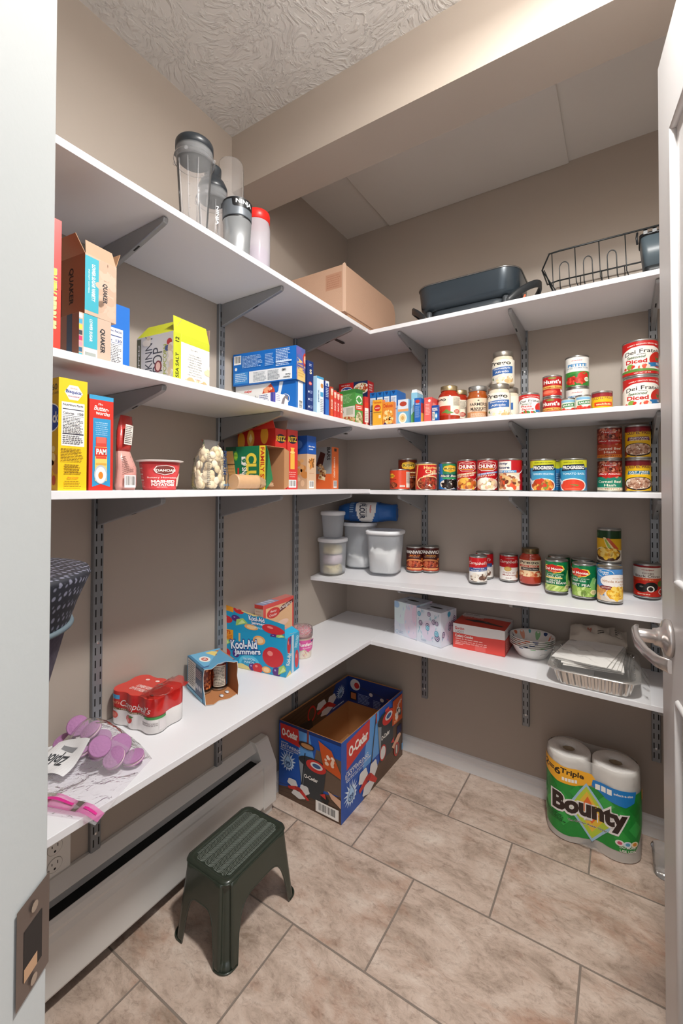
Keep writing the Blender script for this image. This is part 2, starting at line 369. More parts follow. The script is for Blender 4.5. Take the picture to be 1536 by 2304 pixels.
# baseboards
BB = noise_paint('baseboard_paint', '#dcdcdc', '#e2e2e2', .35)
prof = [(0, 0), (.014, 0), (.014, .036), (.011, .042), (.0115, .05), (.006, .062), (0, .066)]
q = MB(); T_ = Matrix.Rotation(-PI / 2, 4, 'Z'); q.prism(prof, 0, XR, BB, Matrix(((0, 1, 0, 0), (-1, 0, 0, 0), (0, 0, 1, 0), (0, 0, 0, 1)))); struct('baseboard_back', q)
q = MB(); q.prism(prof, -.598, -.014, BB); struct('baseboard_left', q)
q = MB(); q.prism([(XR - x, z) for x, z in prof], -1.13, -.014, BB); struct('baseboard_right', q)

# ------------------------------------------------------------ shelving
MEL = noise_paint('white_melamine', '#e3e3e6', '#e6e6e9', .38, 8, .02)
EDGE = M('#ecebe8', .35)
SD = .294
def board(name, pts, t, label, edges):
    # pts: (x, y, ztop) four corners counter-clockwise from above
    q = MB(); vs = [(x, y, z - t) for x, y, z in pts] + list(pts)
    q.add(vs, [(0, 3, 2, 1), (4, 5, 6, 7), (0, 1, 5, 4), (1, 2, 6, 5), (2, 3, 7, 6), (3, 0, 4, 7)], MEL)
    o = q.build('shelf_board', bevel=.0012)
    tag(o, label, 'shelf', 'white shelf boards'); return o
TH = .0158; YL = -2.0
HT = {1: (1.7895, 1.7895, 1.7915, 1.7885), 2: (1.4110, 1.4110, 1.4120, 1.4050), 3: (1.1600, 1.1590, 1.1560, 1.1520), 5: (.5580, .5670, .5655, .5490)}
nm = {1: 'topmost', 2: 'second from top', 3: 'eye-level', 5: 'lowest'}
SB = {}
for k in (1, 2, 3):
    zl, zc, zr, ze = HT[k]
    SB[k] = board('b', [(.001, YL, zl), (SD, YL, zl), (SD, -.3005, zc), (.001, -.3005, zc)], TH, 'white shelf board on left wall, %s shelf' % nm[k], None)
    board('b', [(.001, -.30, zr), (XR - .002, -.30, ze), (XR - .002, -.001, ze), (.001, -.001, zr)], TH, 'white shelf board on back wall, %s shelf' % nm[k], None)
board('b', [(.001, -1.93, .556), (SD, -1.93, .556), (SD, -.001, .567), (.001, -.001, .567)], TH, 'white shelf board on left wall, lowest shelf', None)
board('b', [(SD + .0005, -.30, .5655), (XR - .002, -.30, .547), (XR - .002, -.001, .547), (SD + .0005, -.001, .5655)], TH, 'white shelf board on back wall, lowest shelf', None)
def z4(x, y):
    t = x / 1.21; f = .7845 + .0175 * t; bk = .816 - .009 * t; return f + (bk - f) * (y + .3) / .3
board('b', [(.002, -.30, z4(0, -.3)), (XR - .002, -.30, z4(XR, -.3)), (XR - .002, -.001, z4(XR, 0)), (.002, -.001, z4(0, 0))], TH, 'short white shelf board on back wall only, below the eye-level shelf', None)
def zb(k, x, y):     # top of shelf k
    if k == 4: return z4(x, y)
    if y < -.3 and k != 5: zl, zc = HT[k][:2]; return zc
    if k == 5: return .567 if x < SD else .5655 - .0165 * (x - SD) / .92
    return HT[k][2] + (HT[k][3] - HT[k][2]) * x / 1.21
# slotted standards and brackets
GM = M('#8b8f93', .42, .55); GM2 = M('#9a9c9e', .4, .5); BLK = M('#0c0c0d', .7)
stdL = (-1.2145, -.8115, -.4095); stdR = (.4045, .8155, 1.2235)
posn = {0: 'nearest the doorway', 1: 'in the middle', 2: 'nearest the corner'}
def standard(loc, rz, label):
    q = MB(); w2 = .0125
    # local: wall normal is +y, width along x
    pf = [(-w2, 0), (-w2, .012), (-w2 + .002, .014), (w2 - .002, .014), (w2, .012), (w2, 0)]
    ring = lambda z: [(x, y, z) for x, y in pf]
    q.loft([ring(0), ring(1.52)], GM, smooth=False)
    z = .012
    while z < 1.50:
        for s in (-1, 1): q.box(s * .0065 - .0016, .0137, z, s * .0065 + .0016, .01425, z + .0185, BLK)
        z += .0318
    o = q.build('slotted_standard', loc=loc, rot=rz)
    for zz in (.043, .52, 1.0, 1.36):
        s2 = MB(); s2.add([(.0042 * math.cos(i * PI / 7), .0146, zz + .0042 * math.sin(i * PI / 7)) for i in range(14)] + [(0, .0165, zz)], [(i, (i + 1) % 14, 14) for i in range(14)], M('#c9c9c9', .3, .9), True)
        s2.build('screw_head', o)
    tag(o, label, 'shelf standard', 'slotted metal shelf standards')
for i, y in enumerate(stdL): standard((0.0005, y, .254), -PI / 2, 'grey slotted metal upright on left wall, ' + posn[i])
for i, x in enumerate(stdR): standard((x, -.0005, .254), PI, 'grey slotted metal upright on back wall, ' + {0: 'nearest the corner', 1: 'in the middle', 2: 'beside the open door'}[i])
def bracket(loc, rz, label, ln=.272):
    q = MB(); t = .0062
    pr = [(.0145, 0), (ln, 0), (ln + .003, -.004), (ln, -.013), (ln - .01, -.0165), (.0145, -.074)]
    q.prism(pr, -t, t, GM2, Matrix(((0, -1, 0, 0), (1, 0, 0, 0), (0, 0, 1, 0), (0, 0, 0, 1))))
    o = q.build('shelf_bracket', loc=loc, rot=rz, bevel=.0022)
    h = MB()     # long hole in the lower flange
    a = Vector((ln * .62, 0, 0)); x0 = ln * .56; x1 = ln * .64
    zf = lambda x: -.0165 - (.074 - .0165) * (ln - .01 - x) / (ln - .0245) - .0003
    h.add([(.0022, x0, zf(x0)), (-.0022, x0, zf(x0)), (-.0022, x1, zf(x1)), (.0022, x1, zf(x1))], [(0, 1, 2, 3)], BLK)
    h.build('screw_slot', o)
    tag(o, label, 'shelf bracket', 'grey metal shelf brackets')
sh = {1: 'topmost shelf', 2: 'second shelf from top', 3: 'eye-level shelf', 5: 'lowest shelf', 4: 'short shelf below eye level'}
for k in (1, 2, 3, 5):
    for i, y in enumerate(stdL): bracket((0, y, zb(k, .1, y) - TH - .0006), -PI / 2, 'grey metal bracket under left %s, %s' % (sh[k], posn[i]))
for k in (1, 2, 3, 4, 5):
    for i, x in enumerate(stdR): bracket((x, 0, min(zb(k, x, -.29), zb(k, x, 0)) - TH - .0012), PI, 'grey metal bracket under back wall %s, %s' % (sh[k], {0: 'nearest the corner', 1: 'in the middle', 2: 'beside the door'}[i]))
for k in (1, 2):
    q = MB(); q.box(-.006, -.036, -.004, .006, .036, 0, M('#55504e', .5, .6)); o = q.build('corner_clip', SB[k], (.148, -.305 if k == 1 else -.28, zb(k, .1, -.5) - TH - .0005)); o['label'] = 'dark metal clip across the board seam'
# ------------------------------------------------------------ cans and jars
TIN = M('#b9b9b6', .28, .95); TIN2 = M('#8f8f8c', .35, .95); GOLD = M('#b79a5c', .32, .9)
def cam_angle(x, y): return math.atan2(CAM.y - y, CAM.x - x)
def can(name, label, x, y, z, d, h, bands, art, turn=0., group=None, cat='can', rough=.3, half=PI / 2, rim=TIN):
    # bands: [(v_top, colour), ...] from the bottom up
    r = d / 2; q = MB()
    q.lathe([(r * .90, .0015), (r * .97, .0), (r, .0015), (r, .004), (r * .975, .006), (r * .975, h - .006), (r, h - .004), (r, h - .0012), (r * .985, h), (r * .94, h - .001), (r * .93, h - .0045), (r * .75, h - .0035), (r * .74, h - .0045), (r * .5, h - .0042), (0, h - .0042)], rim, 48)
    o = q.build(name, loc=(x, y, z)); tag(o, label, cat, group)
    z0, z1 = .0058, h - .0058; rl = r * .99; q = MB(); v = 0
    for vt, c in bands:
        q.lathe([(rl, z0 + (z1 - z0) * v), (rl, z0 + (z1 - z0) * vt)], M(c, rough), 64, cap=False); v = vt
    f = cam_angle(x, y) + math.radians(turn)
    draw(q, Wrap(arc_pts(rl, f, half, 44), z0, z1), art, rough)
    q.build('paper_label', o); return o
def jar(name, label, x, y, z, d, h, fill, lid, art, paper, turn=0., group=None, v0=.16, v1=.66, nk=.72, lidc=None):
    r = d / 2; q = MB()
    G_ = M(fill, .12, 0, .6, coat=.6)
    hl = h - .016
    q.lathe([(0, .002), (r * .8, 0), (r * .95, .002), (r, .008), (r, h * .68), (r * .985, h * .72), (r * .9, h * .78), (r * nk, h * .845), (r * nk, hl)], G_, 56)
    o = q.build(name, loc=(x, y, z)); tag(o, label, 'jar', group)
    q = MB(); rr = r * nk * 1.07; q.lathe([(rr * .98, hl - .003), (rr, hl - .001), (rr, h - .002), (rr * .96, h), (rr * .8, h - .0008), (0, h - .0008)], M(lid, .3, .85), 56); q.build('screw_lid', o)
    q = MB(); rl = r * 1.003; a = h * v0; b = h * v1; f = cam_angle(x, y) + math.radians(turn)
    q.loft([[(px, py, zz) for px, py in arc_pts(rl, f + math.radians(35), PI * .8, 60)] for zz in (a, b)], M(paper, .45), close=False)
    draw(q, Wrap(arc_pts(rl, f, PI / 2, 44), a, b), art)
    q.build('paper_label', o); return o
BEAN = ['#7b3320', '#8f4428', '#a4502f', '#63281b', '#b5673f']; RED = '#c1161d'; WH = '#f1ede6'; KK = '#17130f'; CREAM = '#efe3c8'
# ---- eye-level shelf (3), back wall
def Z3(x): return zb(3, x, -.15)
bush = lambda x, y, w: G(P([(x - w * .5, y), (x - w * .42, y + .09), (x, y + .145), (x + w * .42, y + .09), (x + w * .5, y), (x + w * .42, y - .09), (x, y - .145), (x - w * .42, y - .09)], '#e8b32d'), R(x - w * .46, y - .05, x + w * .46, y + .06, '#f3cf57'), T("BUSH'S", x, y + .005, .085, '#1b120c', w * .84, .03), T('BEST', x, y - .085, .03, '#5a2010', w * .25))
can('bean_can', 'tall dark brown can with yellow shield badge, behind the small orange-red can', .377, -.128, Z3(.377), .079, .131, [(1, '#6b2412')],
    [bush(.5, .8, .5), T('original', .58, .56, .07, '#f0d9a0', .4, sl=.3), R(.35, .46, .9, .475, '#d9a34a'), T('BAKED BEANS', .6, .40, .045, '#f4e6c8', .5), CL(.55, .17, .4, .15, 90, .0055, BEAN)], 6)
can('bean_can', 'small orange-red can with nutrition panel, leftmost at the front of the eye-level shelf', .385, -.222, Z3(.385), .079, .084, [(1, '#d2492c')],
    [R(.0, .0, .44, 1, '#cf4427'), P([(.1, .62), (.25, .58), (.34, .7), (.25, .84), (.1, .82)], '#e8b32d'), T("BUSH'S", .18, .71, .10, '#1b120c', .24), T('Chili Style', .22, .50, .07, '#4a1710', .34, sl=.2), E(.26, .2, .16, .17, '#5a2014'), CL(.26, .2, .13, .14, 40, .0045, BEAN), R(.72, .08, .96, .93, '#e9e1d4'), Ln(.73, .3, .95, .9, 14, '#77726c'), R(.5, .1, .66, .2, '#efe6d8'), Ln(.51, .11, .65, .19, 3, '#8c3a28')], 0)
can('chili_can', 'red can with gold top band and chili picture, beside the small orange-red can', .487, -.200, Z3(.487), .083, .108, [(.96, '#c5201f'), (1, '#e0b66b')],
    [T('Hormel', .63, .86, .13, '#f0cf7d', .5, .02), T('Chili', .60, .70, .14, '#f3e0a8', .36, .02), P([(.35, .52), (.6, .62), (.9, .66), (.9, .60), (.6, .56), (.36, .46)], '#f0e2c2'), T('Chunky Beans', .62, .575, .04, '#a02018', .45, rot=8), E(.55, .23, .42, .30, '#e9c48a'), E(.56, .22, .39, .27, '#7a2417'), CL(.56, .22, .36, .24, 110, .0055, BEAN + ['#c0392b', '#96301f']), E(.52, .13, .1, .07, '#efe9dc'), P([(.02, .0), (.07, 0), (.2, .95), (.15, .95)], '#f0c56f')], 10)
can('bean_can', 'blue-green can of black beans with yellow shield badge', .556, -.150, Z3(.556), .070, .110, [(.42, '#2f6fae'), (1, '#2b7f55')],
    [R(0, .38, 1, .42, '#1d5b94'), P([(0, 0), (.34, 0), (.28, 1), (0, 1)], '#2a79bd'), bush(.58, .80, .52), R(.18, .47, .98, .58, '#173a5c'), T('Black Beans', .58, .525, .085, '#f2e9d2', .74, .02, sl=.25), R(.3, .40, .95, .45, '#3aa15c'), E(.58, .2, .40, .19, '#e8e2d4'), CL(.58, .2, .37, .17, 120, .005, ['#1c1614', '#2a201c', '#0f0c0b', '#3b2d27']), CL(.1, .75, .04, .15, 6, .004, ['#ffffff'])], 4)
def chunky(x, y, l2, l3, cb, foods, label, turn):
    return can('soup_can', label, x, y, Z3(x), .073, .117, [(1, '#b3121c')],
        [P([(.18, .74), (.24, .93), (.5, .985), (.78, .93), (.84, .74), (.7, .64), (.32, .64)], '#f1e3d2'), P([(.2, .745), (.26, .92), (.5, .97), (.76, .92), (.82, .745), (.69, .655), (.33, .655)], '#a30d18'),
         T("Campbell's", .5, .9, .05, '#f6efe4', .34, .0, sl=.35), T('CHUNKY', .51, .795, .13, '#f7f1e6', .6, .04), R(.3, .69, .72, .715, '#e7a93a'),
         P([(.04, .45), (.9, .58), (.9, .64), (.04, .52)], cb), T(l2, .45, .545, .05, WH if cb != '#ead7b2' else '#7a1a14', .7, rot=7), T(l3, .43, .47, .055, '#f4e4c8', .66, .02, rot=7),
         E(.5, .19, .42, .21, '#f3e9dc'), E(.5, .19, .38, .185, foods[0]), CL(.5, .19, .35, .165, 42, .009, foods), P([(.62, .24), (.66, .27), (.98, .5), (.96, .45)], '#d8d8d8')], turn, 'red soup cans in a row')
chunky(.638, -.170, 'OLD FASHIONED', 'VEGETABLE BEEF', '#c98d4a', ['#d98a3a', '#c65f2b', '#e7b34d', '#9a4a26', '#b9762f'], 'red soup can with beef and vegetable bowl picture, left of the other red soup can', 0)
chunky(.717, -.180, 'OLD FASHIONED', 'POTATO HAM', '#4f78b8', ['#efe2c4', '#e5cfa2', '#f5efe0', '#d9a98f', '#c9b98d'], 'red soup can with creamy white bowl picture and blue strip', -4)
can('stew_can', 'red stew can with white square badge and meat picture, right end of the red cans', .803, -.210, zb(3, .8, -.2), .078, .113, [(1, '#b5161f')],
    [R(.05, .66, .55, .97, '#efe9df'), T('Dinty', .28, .885, .1, '#1e2f5e', .36, .03), T('Moore', .3, .76, .09, '#1e2f5e', .42, .03), R(.0, .585, .7, .66, '#4c9ad0'), T('BEEF STEW', .37, .622, .05, WH, .55, .03), R(.0, 0, .8, .58, '#dfc9ad'), E(.42, .27, .42, .27, '#e9dcc8'), CL(.42, .27, .38, .24, 55, .009, ['#8e4a30', '#c98f4f', '#e4b981', '#6f3524', '#b96a4d', '#d8502c']), R(.86, 0, .98, 1, '#8f1018'), P([(.6, .4), (.64, .44), (.97, .72), (.97, .66)], '#cfd3d8')], -6)
def progresso(x, y, t2, foods, label, turn, kind):
    bowl = [E(.5, .16, .36, .24, '#eee6da'), E(.5, .16, .32, .205, foods[0])]
    bowl += [CL(.5, .16, .29, .18, 44, .0075, foods)] if kind else [P([(.42, .2), (.5, .17), (.62, .14), (.66, .18), (.55, .2)], '#6a7f38'), P([(.44, .14), (.52, .12), (.6, .11), (.5, .15)], '#7b4a22'), E(.5, .05, .2, .02, '#e7694c')]
    return can('soup_can', label, x, y, zb(3, x, y), .080, .109, [(.76, '#3f95bd'), (1, '#c5c52c')],
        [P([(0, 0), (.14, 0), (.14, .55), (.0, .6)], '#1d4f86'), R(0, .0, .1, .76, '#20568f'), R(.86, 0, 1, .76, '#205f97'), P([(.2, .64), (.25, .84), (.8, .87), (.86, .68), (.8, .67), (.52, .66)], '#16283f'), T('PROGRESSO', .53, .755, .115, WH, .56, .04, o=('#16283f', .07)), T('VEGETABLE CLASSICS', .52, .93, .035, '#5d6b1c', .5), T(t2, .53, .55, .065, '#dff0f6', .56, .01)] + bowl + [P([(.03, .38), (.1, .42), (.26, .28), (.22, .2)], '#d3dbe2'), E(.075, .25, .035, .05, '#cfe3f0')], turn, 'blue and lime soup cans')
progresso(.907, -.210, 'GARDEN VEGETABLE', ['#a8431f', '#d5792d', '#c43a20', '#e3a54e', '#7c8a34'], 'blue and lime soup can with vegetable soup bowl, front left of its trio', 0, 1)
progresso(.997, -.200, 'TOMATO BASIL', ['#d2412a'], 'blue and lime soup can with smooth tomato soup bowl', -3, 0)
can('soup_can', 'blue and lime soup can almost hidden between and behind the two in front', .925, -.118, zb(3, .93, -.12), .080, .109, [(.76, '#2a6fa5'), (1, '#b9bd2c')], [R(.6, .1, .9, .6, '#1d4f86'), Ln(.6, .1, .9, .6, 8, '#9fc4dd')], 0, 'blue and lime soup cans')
def hash_can(z, low, lt, label):
    return can('hash_can', label, 1.097, -.100, z, .073, .1085, [(1, low)],
        [R(0, .46, 1, 1, '#6e1c12'), CL(.5, .72, .5, .27, 240, .0058, ['#8f3a26', '#a84b33', '#c9826a', '#5a1710', '#b5402a', '#7b2a1a']), E(.5, .86, .24, .075, WH), E(.5, .86, .215, .06, '#a81c1a'), T('Hormel', .5, .86, .055, WH, .33, .01), P([(.14, .52), (.5, .42), (.86, .52), (.84, .6), (.16, .6)], '#b51d1a'), T('Mary Kitchen', .5, .555, .06, WH, .6, .01, sl=.3), T('Corned Beef', .5, .30, .085, '#f6ead6', .66, .01), T('Hash', .5, .18, .085, '#f6ead6', .3, .01), R(0, .0, 1, .1, '#d9822f' if lt else '#e8dcc0'), T('HOMESTYLE', .5, .055, .04, '#7a1a14', .6, sl=.2)], 2, 'stacked hash cans')
zh = zb(3, 1.1, -.1)
hash_can(zh, '#1d7a63', 0, 'hash can with green lower half, bottom of its stack')
hash_can(zh + .1088, '#b3401f', 1, 'hash can with orange-red lower half, top of its stack')
def paso(z, tx, c, label):
    return can('refried_bean_can', label, 1.176, -.100, z, .072, .1085, [(1, '#e8b818')],
        [P([(0, .84), (1, .84), (1, 1), (0, 1)], '#6e1722'), P([(.14, .82), (.18, .93), (.5, .97), (.84, .93), (.88, .82)], '#8f1f2a'), T('OLD EL PASO', .52, .79, .095, '#7c1a20', .66, .03, o=('#f6d84a', .07)), E(.5, .8, .001, .001, WH), P([(.2, .54), (.24, .66), (.8, .66), (.84, .54)], c), T(tx, .52, .62, .052, WH, .5, .02), T('Refried Beans', .52, .56, .045, '#f6e7c2', .48), E(.5, .24, .42, .22, '#2f1d17'), E(.5, .25, .37, .185, '#e8d8c4'), CL(.5, .25, .34, .16, 120, .0045, ['#b48a72', '#9a6a52', '#c9a58d', '#8a5a44']), CL(.1, .1, .08, .07, 12, .005, BEAN)], 2, 'stacked refried bean cans')
paso(zh - .0005, 'FAT FREE', '#1e6a8a', 'yellow refried bean can with teal banner, bottom of its stack')
paso(zh + .1083, 'VEGETARIAN', '#6b2a5a', 'yellow refried bean can with purple-brown banner, top of its stack')
# ---- second shelf (2), back wall
def Z2(x, y=-.15): return zb(2, x, y) + .0003
def prego_red(x, y, label, turn):
    return jar('sauce_jar', label, x, y, Z2(x), .082, .142, '#a82c14', '#c9b48a', [R(0, 0, 1, 1, '#efe6d0'), R(0, .0, .62, .5, '#c33a26'), T('Prego', .22, .82, .25, KK, .54, .02), T('Traditional', .25, .55, .1, '#f2e6d0', .42, sl=.2), CL(.2, .15, .18, .14, 14, .008, ['#c0281c', '#d9442c']), P([(.3, .1), (.42, .2), (.5, .32), (.58, .22), (.72, .12), (.55, .06), (.45, .14)], '#5d8a3a'), Ln(.7, .5, .95, .95, 12, '#7c766c'), E(.82, .2, .1, .12, '#b83226'), Ln(.74, .12, .9, .28, 4, '#f0ddc8')], '#efe6d0', turn, 'red sauce jars', .2, .7, .72)
prego_red(.576, -.190, 'jar of red pasta sauce with cream and red label, in front of its twin', -14)
prego_red(.586, -.098, 'jar of red pasta sauce peeking out behind the front red sauce jar', -40)
jar('sauce_jar', 'squat jar of orange-red sauce with a tan label and silver lid', .673, -.150, Z2(.67), .076, .137, '#a4501c', '#b4b4b2', [R(.12, .0, .98, 1, '#e3cbb0'), R(.12, .0, .98, .34, '#c98a5a'), T("FARMERS'", .55, .70, .15, '#2b2019', .56, .02), T('MARKET', .55, .48, .15, '#2b2019', .5, .02), E(.55, .88, .03, .03, '#2b2019'), Ln(.3, .06, .8, .28, 5, '#f0dcc4'), T('marinara', .5, .39, .06, '#5a3520', .3)], '#e3cbb0', -4, None, .1, .66, .84)
def alfredo(x, y, z, label, turn=0):
    return jar('sauce_jar', label, x, y, z, .079, .1275, '#ddd2ba', '#a9a49a', [R(0, 0, 1, 1, '#ece6d6'), T('Prego', .40, .84, .22, KK, .66, .02), P([(.12, .36), (.8, .42), (.8, .72), (.12, .66)], '#3766a6'), T('Homestyle', .46, .62, .09, WH, .5, .01, rot=2), T('Alfredo', .46, .49, .09, WH, .4, .01, rot=2), P([(.22, .0), (.2, .2), (.5, .42), (.72, .34), (.78, .0)], '#d9d6cf'), CL(.55, .13, .26, .12, 30, .008, ['#e9d6a8', '#dcc18a', '#f1e8cf', '#c9a873']), P([(.12, .22), (.22, .16), (.18, .3)], '#4d7a44')], '#ece6d6', turn, 'cream sauce jars', .06, .74, .84)
alfredo(.760, -.188, Z2(.76), 'jar of white cream sauce carrying the other jar on its lid', 4)
alfredo(.764, -.140, Z2(.76) + .1285, 'jar of white cream sauce standing on top of another jar', 0)
alfredo(.775, -.104, Z2(.77), 'jar of white cream sauce almost hidden behind the lower front jar', -30)
def fratelli(x, y, z, d, h, big, label, t, turn=0, group=None):
    a = [P([(0, .62), (0, 1), (1, 1), (1, .62), (.88, .76), (.7, .83), (.5, .85), (.3, .83), (.12, .74)], '#bf1f1e'), T('FAMILY GROWN SINCE 1883', .52, .91, .035, WH, .6, arc=.9), T('Dei Fratelli', .52, .70, .12, '#1d1a17', .72, .01, arc=.5), Ln(.4, .585, .6, .62, 1, '#6b6b5a')]
    a += ([T('Seasoned', .38, .53, .08, '#4f6b45', .36, sl=.3), T('Diced', .38, .40, .13, '#c4231f', .40, .03), E(.82, .42, .2, .24, '#c2291d'), P([(.74, .5), (.82, .46), (.92, .52), (.84, .4), (.78, .38)], '#4a6b2c'), P([(.6, .32), (.98, .36), (.98, .24), (.62, .2)], '#2a74ad'), T('100', .84, .29, .06, WH, .12, .02), CL(.38, .2, .26, .07, 22, .008, ['#cf3a2c', '#e3553e', '#7fa548', '#f0d8c8']), P([(.0, .14), (.4, .17), (1, .12), (1, .06), (0, .06)], '#5d8f3d'), R(0, 0, 1, .08, '#bf1f1e'), T('NET WT 28 OZ', .5, .04, .03, WH, .3)] if big else
          [T('All-Natural', .38, .54, .07, '#4f6b45', .34, sl=.3), T('Pizza', .38, .43, .1, '#c4231f', .34, .02), T('Sauce', .42, .30, .1, '#c4231f', .38, .02), E(.83, .36, .18, .24, '#c2291d'), P([(.66, .24), (.98, .27), (.98, .16), (.68, .13)], '#2a74ad'), CL(.4, .1, .3, .07, 16, .006, ['#c9402f', '#4e7d36', '#e4d3b4'])])
    return can('tomato_can', label, x, y, z, d, h, [(1, '#efece4')], a, turn, group)
fratelli(.863, -.200, Z2(.86, -.2), .068, .081, 0, 'small red and white pizza sauce can, right of the cream sauce jars', 'p', 6)
zf = Z2(1.184, -.1)
fratelli(1.184, -.100, zf, .099, .1165, 1, 'large red and white diced tomato can, bottom of its stack', 'd', 12, 'large tomato cans')
fratelli(1.184, -.100, zf + .1168, .099, .1165, 1, 'large red and white diced tomato can, top of its stack', 'd', 8, 'large tomato cans')
def hunts(z, label, turn):
    return can('tomato_sauce_can', label, .925, -.110, z, .0635, .0765, [(1, '#b01a1d')], [R(0, .36, 1, .52, '#e3b25a'), T("Hunt's", .5, .74, .22, WH, .66, .04), E(.5, .93, .14, .05, '#7d8a3a'), T('Tomato Sauce', .5, .44, .1, '#8a1a14', .72, .02), E(.36, .17, .3, .15, '#d94a34'), E(.34, .19, .2, .08, '#ea7a5e'), R(.8, .2, .95, .32, WH)] , turn, 'stacked small red sauce cans')
hunts(Z2(.925), 'small red sauce can with gold stripe, bottom of its stack', -12); hunts(Z2(.925) + .0768, 'small red sauce can with gold stripe, top of its stack', 0)
def petite(z, label):
    return can('diced_tomato_can', label, .999, -.050, z, .0755, .1125, [(.5, '#3f8f3c'), (1, '#ecebe6')], [T('meijer', .5, .88, .05, '#c33a32', .3, .02), T('PETITE', .5, .72, .1, '#2e86c1', .56, .04), T('DICED TOMATOES', .5, .62, .045, '#5b7fa0', .66, .01), E(.5, .22, .34, .2, '#2e7a2f'), CL(.45, .18, .3, .12, 60, .006, ['#d13a2a', '#b82a20', '#e25640']), E(.68, .33, .17, .15, '#cb2a20'), P([(.6, .46), (.68, .42), (.78, .47), (.7, .38)], '#5f9a3a'), E(.78, .22, .08, .08, '#e9f0da'), T('12', .78, .22, .06, '#3f8f3c', .08)], 0, 'stacked green and white tomato cans')
petite(Z2(1, -.05), 'green and white tomato can, bottom of its stack behind two tiny cans'); petite(Z2(1, -.05) + .1128, 'green and white tomato can, top of its stack')
for x, y, tn, l in ((.985, -.135, -8, 'tiny tomato can in front of the green and white stack, left of its pair'), (1.018, -.166, 14, 'tiny tomato can in front of the green and white stack, right of its pair')):
    can('tomato_paste_can', l, x - .006 if tn < 0 else x + .006, y, Z2(x), .046, .066, [(1, '#dfe6d2')], [R(0, 0, 1, .38, '#b9302a'), CL(.35, .22, .3, .18, 20, .006, ['#c9302a', '#e0543e', '#5c8f3a']), P([(.2, .5), (.8, .55), (.8, .78), (.2, .72)], '#3c7d4a'), T('SAUCE', .5, .64, .12, WH, .5, .03, rot=3), R(.1, .82, .9, .97, '#7fb0cf'), E(.75, .3, .14, .16, '#c4302a')], tn, 'tiny tomato cans')
can('chile_can', 'small yellow can with maroon top beside the green and white stack', 1.077, -.130, Z2(1.077), .0625, .078, [(.84, '#e6b417'), (1, '#7a1a22')], [P([(.14, .8), (.2, .95), (.8, .95), (.88, .8)], '#8f1f2a'), T('OLD EL PASO', .52, .74, .13, '#7c1a20', .66, .02, o=('#f6d84a', .07)), R(.26, .34, .86, .54, '#d2401f'), T('enchilada', .56, .44, .09, '#f8e6b0', .46), E(.5, .06, .34, .18, '#a42a18'), E(.13, .22, .1, .12, '#4d9a3a'), R(0, .0, 1, .03, '#b8860f')], 0)
# ---- short shelf (4)
def Z4(x, y): return z4(x, y)
def fit4(x, y): return min(z4(x, y - .03), z4(x, y + .03), z4(x, y)) 
def manwich(x, y, t2, c2, label, turn):
    return can('sauce_can', label, x, y, Z4(x, y) + .0012, .0745, .1065, [(.13, '#b8462c'), (1, '#4a1611')], [T('MANWICH', .5, .82, .15, WH, .84, .04), T(t2, .5, .665, .07, c2, .4, .03), Ln(.25, .58, .78, .62, 1, '#c9a58d'), E(.46, .36, .36, .16, '#d98a52'), R(.12, .18, .8, .26, '#e3a066'), E(.46, .3, .36, .15, '#7d2414'), CL(.46, .28, .33, .12, 80, .005, ['#96301a', '#b5492a', '#c96a43', '#5e1a10']), P([(.12, .12), (.8, .12), (.74, .05), (.2, .05)], '#e3a066'), E(.82, .5, .075, .055, '#e07a34')], turn, 'brown sandwich sauce cans')
manwich(.380, -.058, 'BOLD', '#e8832e', 'dark brown sauce can with orange word, in front of its twin', 0)
manwich(.441, -.036, 'ORIGINAL', '#e8a04a', 'dark brown sauce can standing just behind and right of the other one', 4)
def camp(x, y, kind, label, turn, g=None, z=None):
    a = [T("Campbell's", .46, .76, .17, WH, .78, .0, sl=.35)]
    if kind == 1: a += [P([(.06, .40), (.92, .46), (.92, .62), (.06, .56)], '#2d5394'), T('Country Style', .5, .55, .05, WH, .4), T('Sausage Gravy', .5, .475, .06, WH, .6, .01, rot=2), E(.55, .17, .4, .15, '#e3ddd4'), CL(.5, .17, .36, .12, 34, .008, ['#b7a08d', '#8c6a56', '#e9dfd0', '#6b4a3c']), E(.66, .16, .16, .1, '#5b4034')]
    else: a += [E(.42, .47, .13, .1, '#c9a24a'), E(.42, .47, .1, .075, '#dcb968'), T('Cream of', .45, .31, .07, '#9a2a22', .42, .01), T('Mushroom', .5, .21, .07, '#9a2a22', .54, .01), T('SOUP', .45, .08, .035, '#9a2a22', .2), CL(.85, .22, .1, .1, 9, .008, ['#c99a6d', '#e8d4b4', '#b57f4f']), T('CONDENSED', .5, .92, .03, '#f0c8c0', .3)]
    return can('soup_can', label, x, y, (Z4(x, y) + .001 if z is None else z), .0675, .1005, [(.53, '#efece6'), (1, '#c0161e')], a, turn, g)
camp(.663, -.112, 1, 'red and white soup can with blue stripe, in front of its twin', 6)
camp(.668, -.036, 1, 'red and white soup can hidden behind the one with the blue stripe', -20)
camp(.760, -.036, 2, 'red and white soup can with gold medal, standing alone left of the red sauce jar', 8)
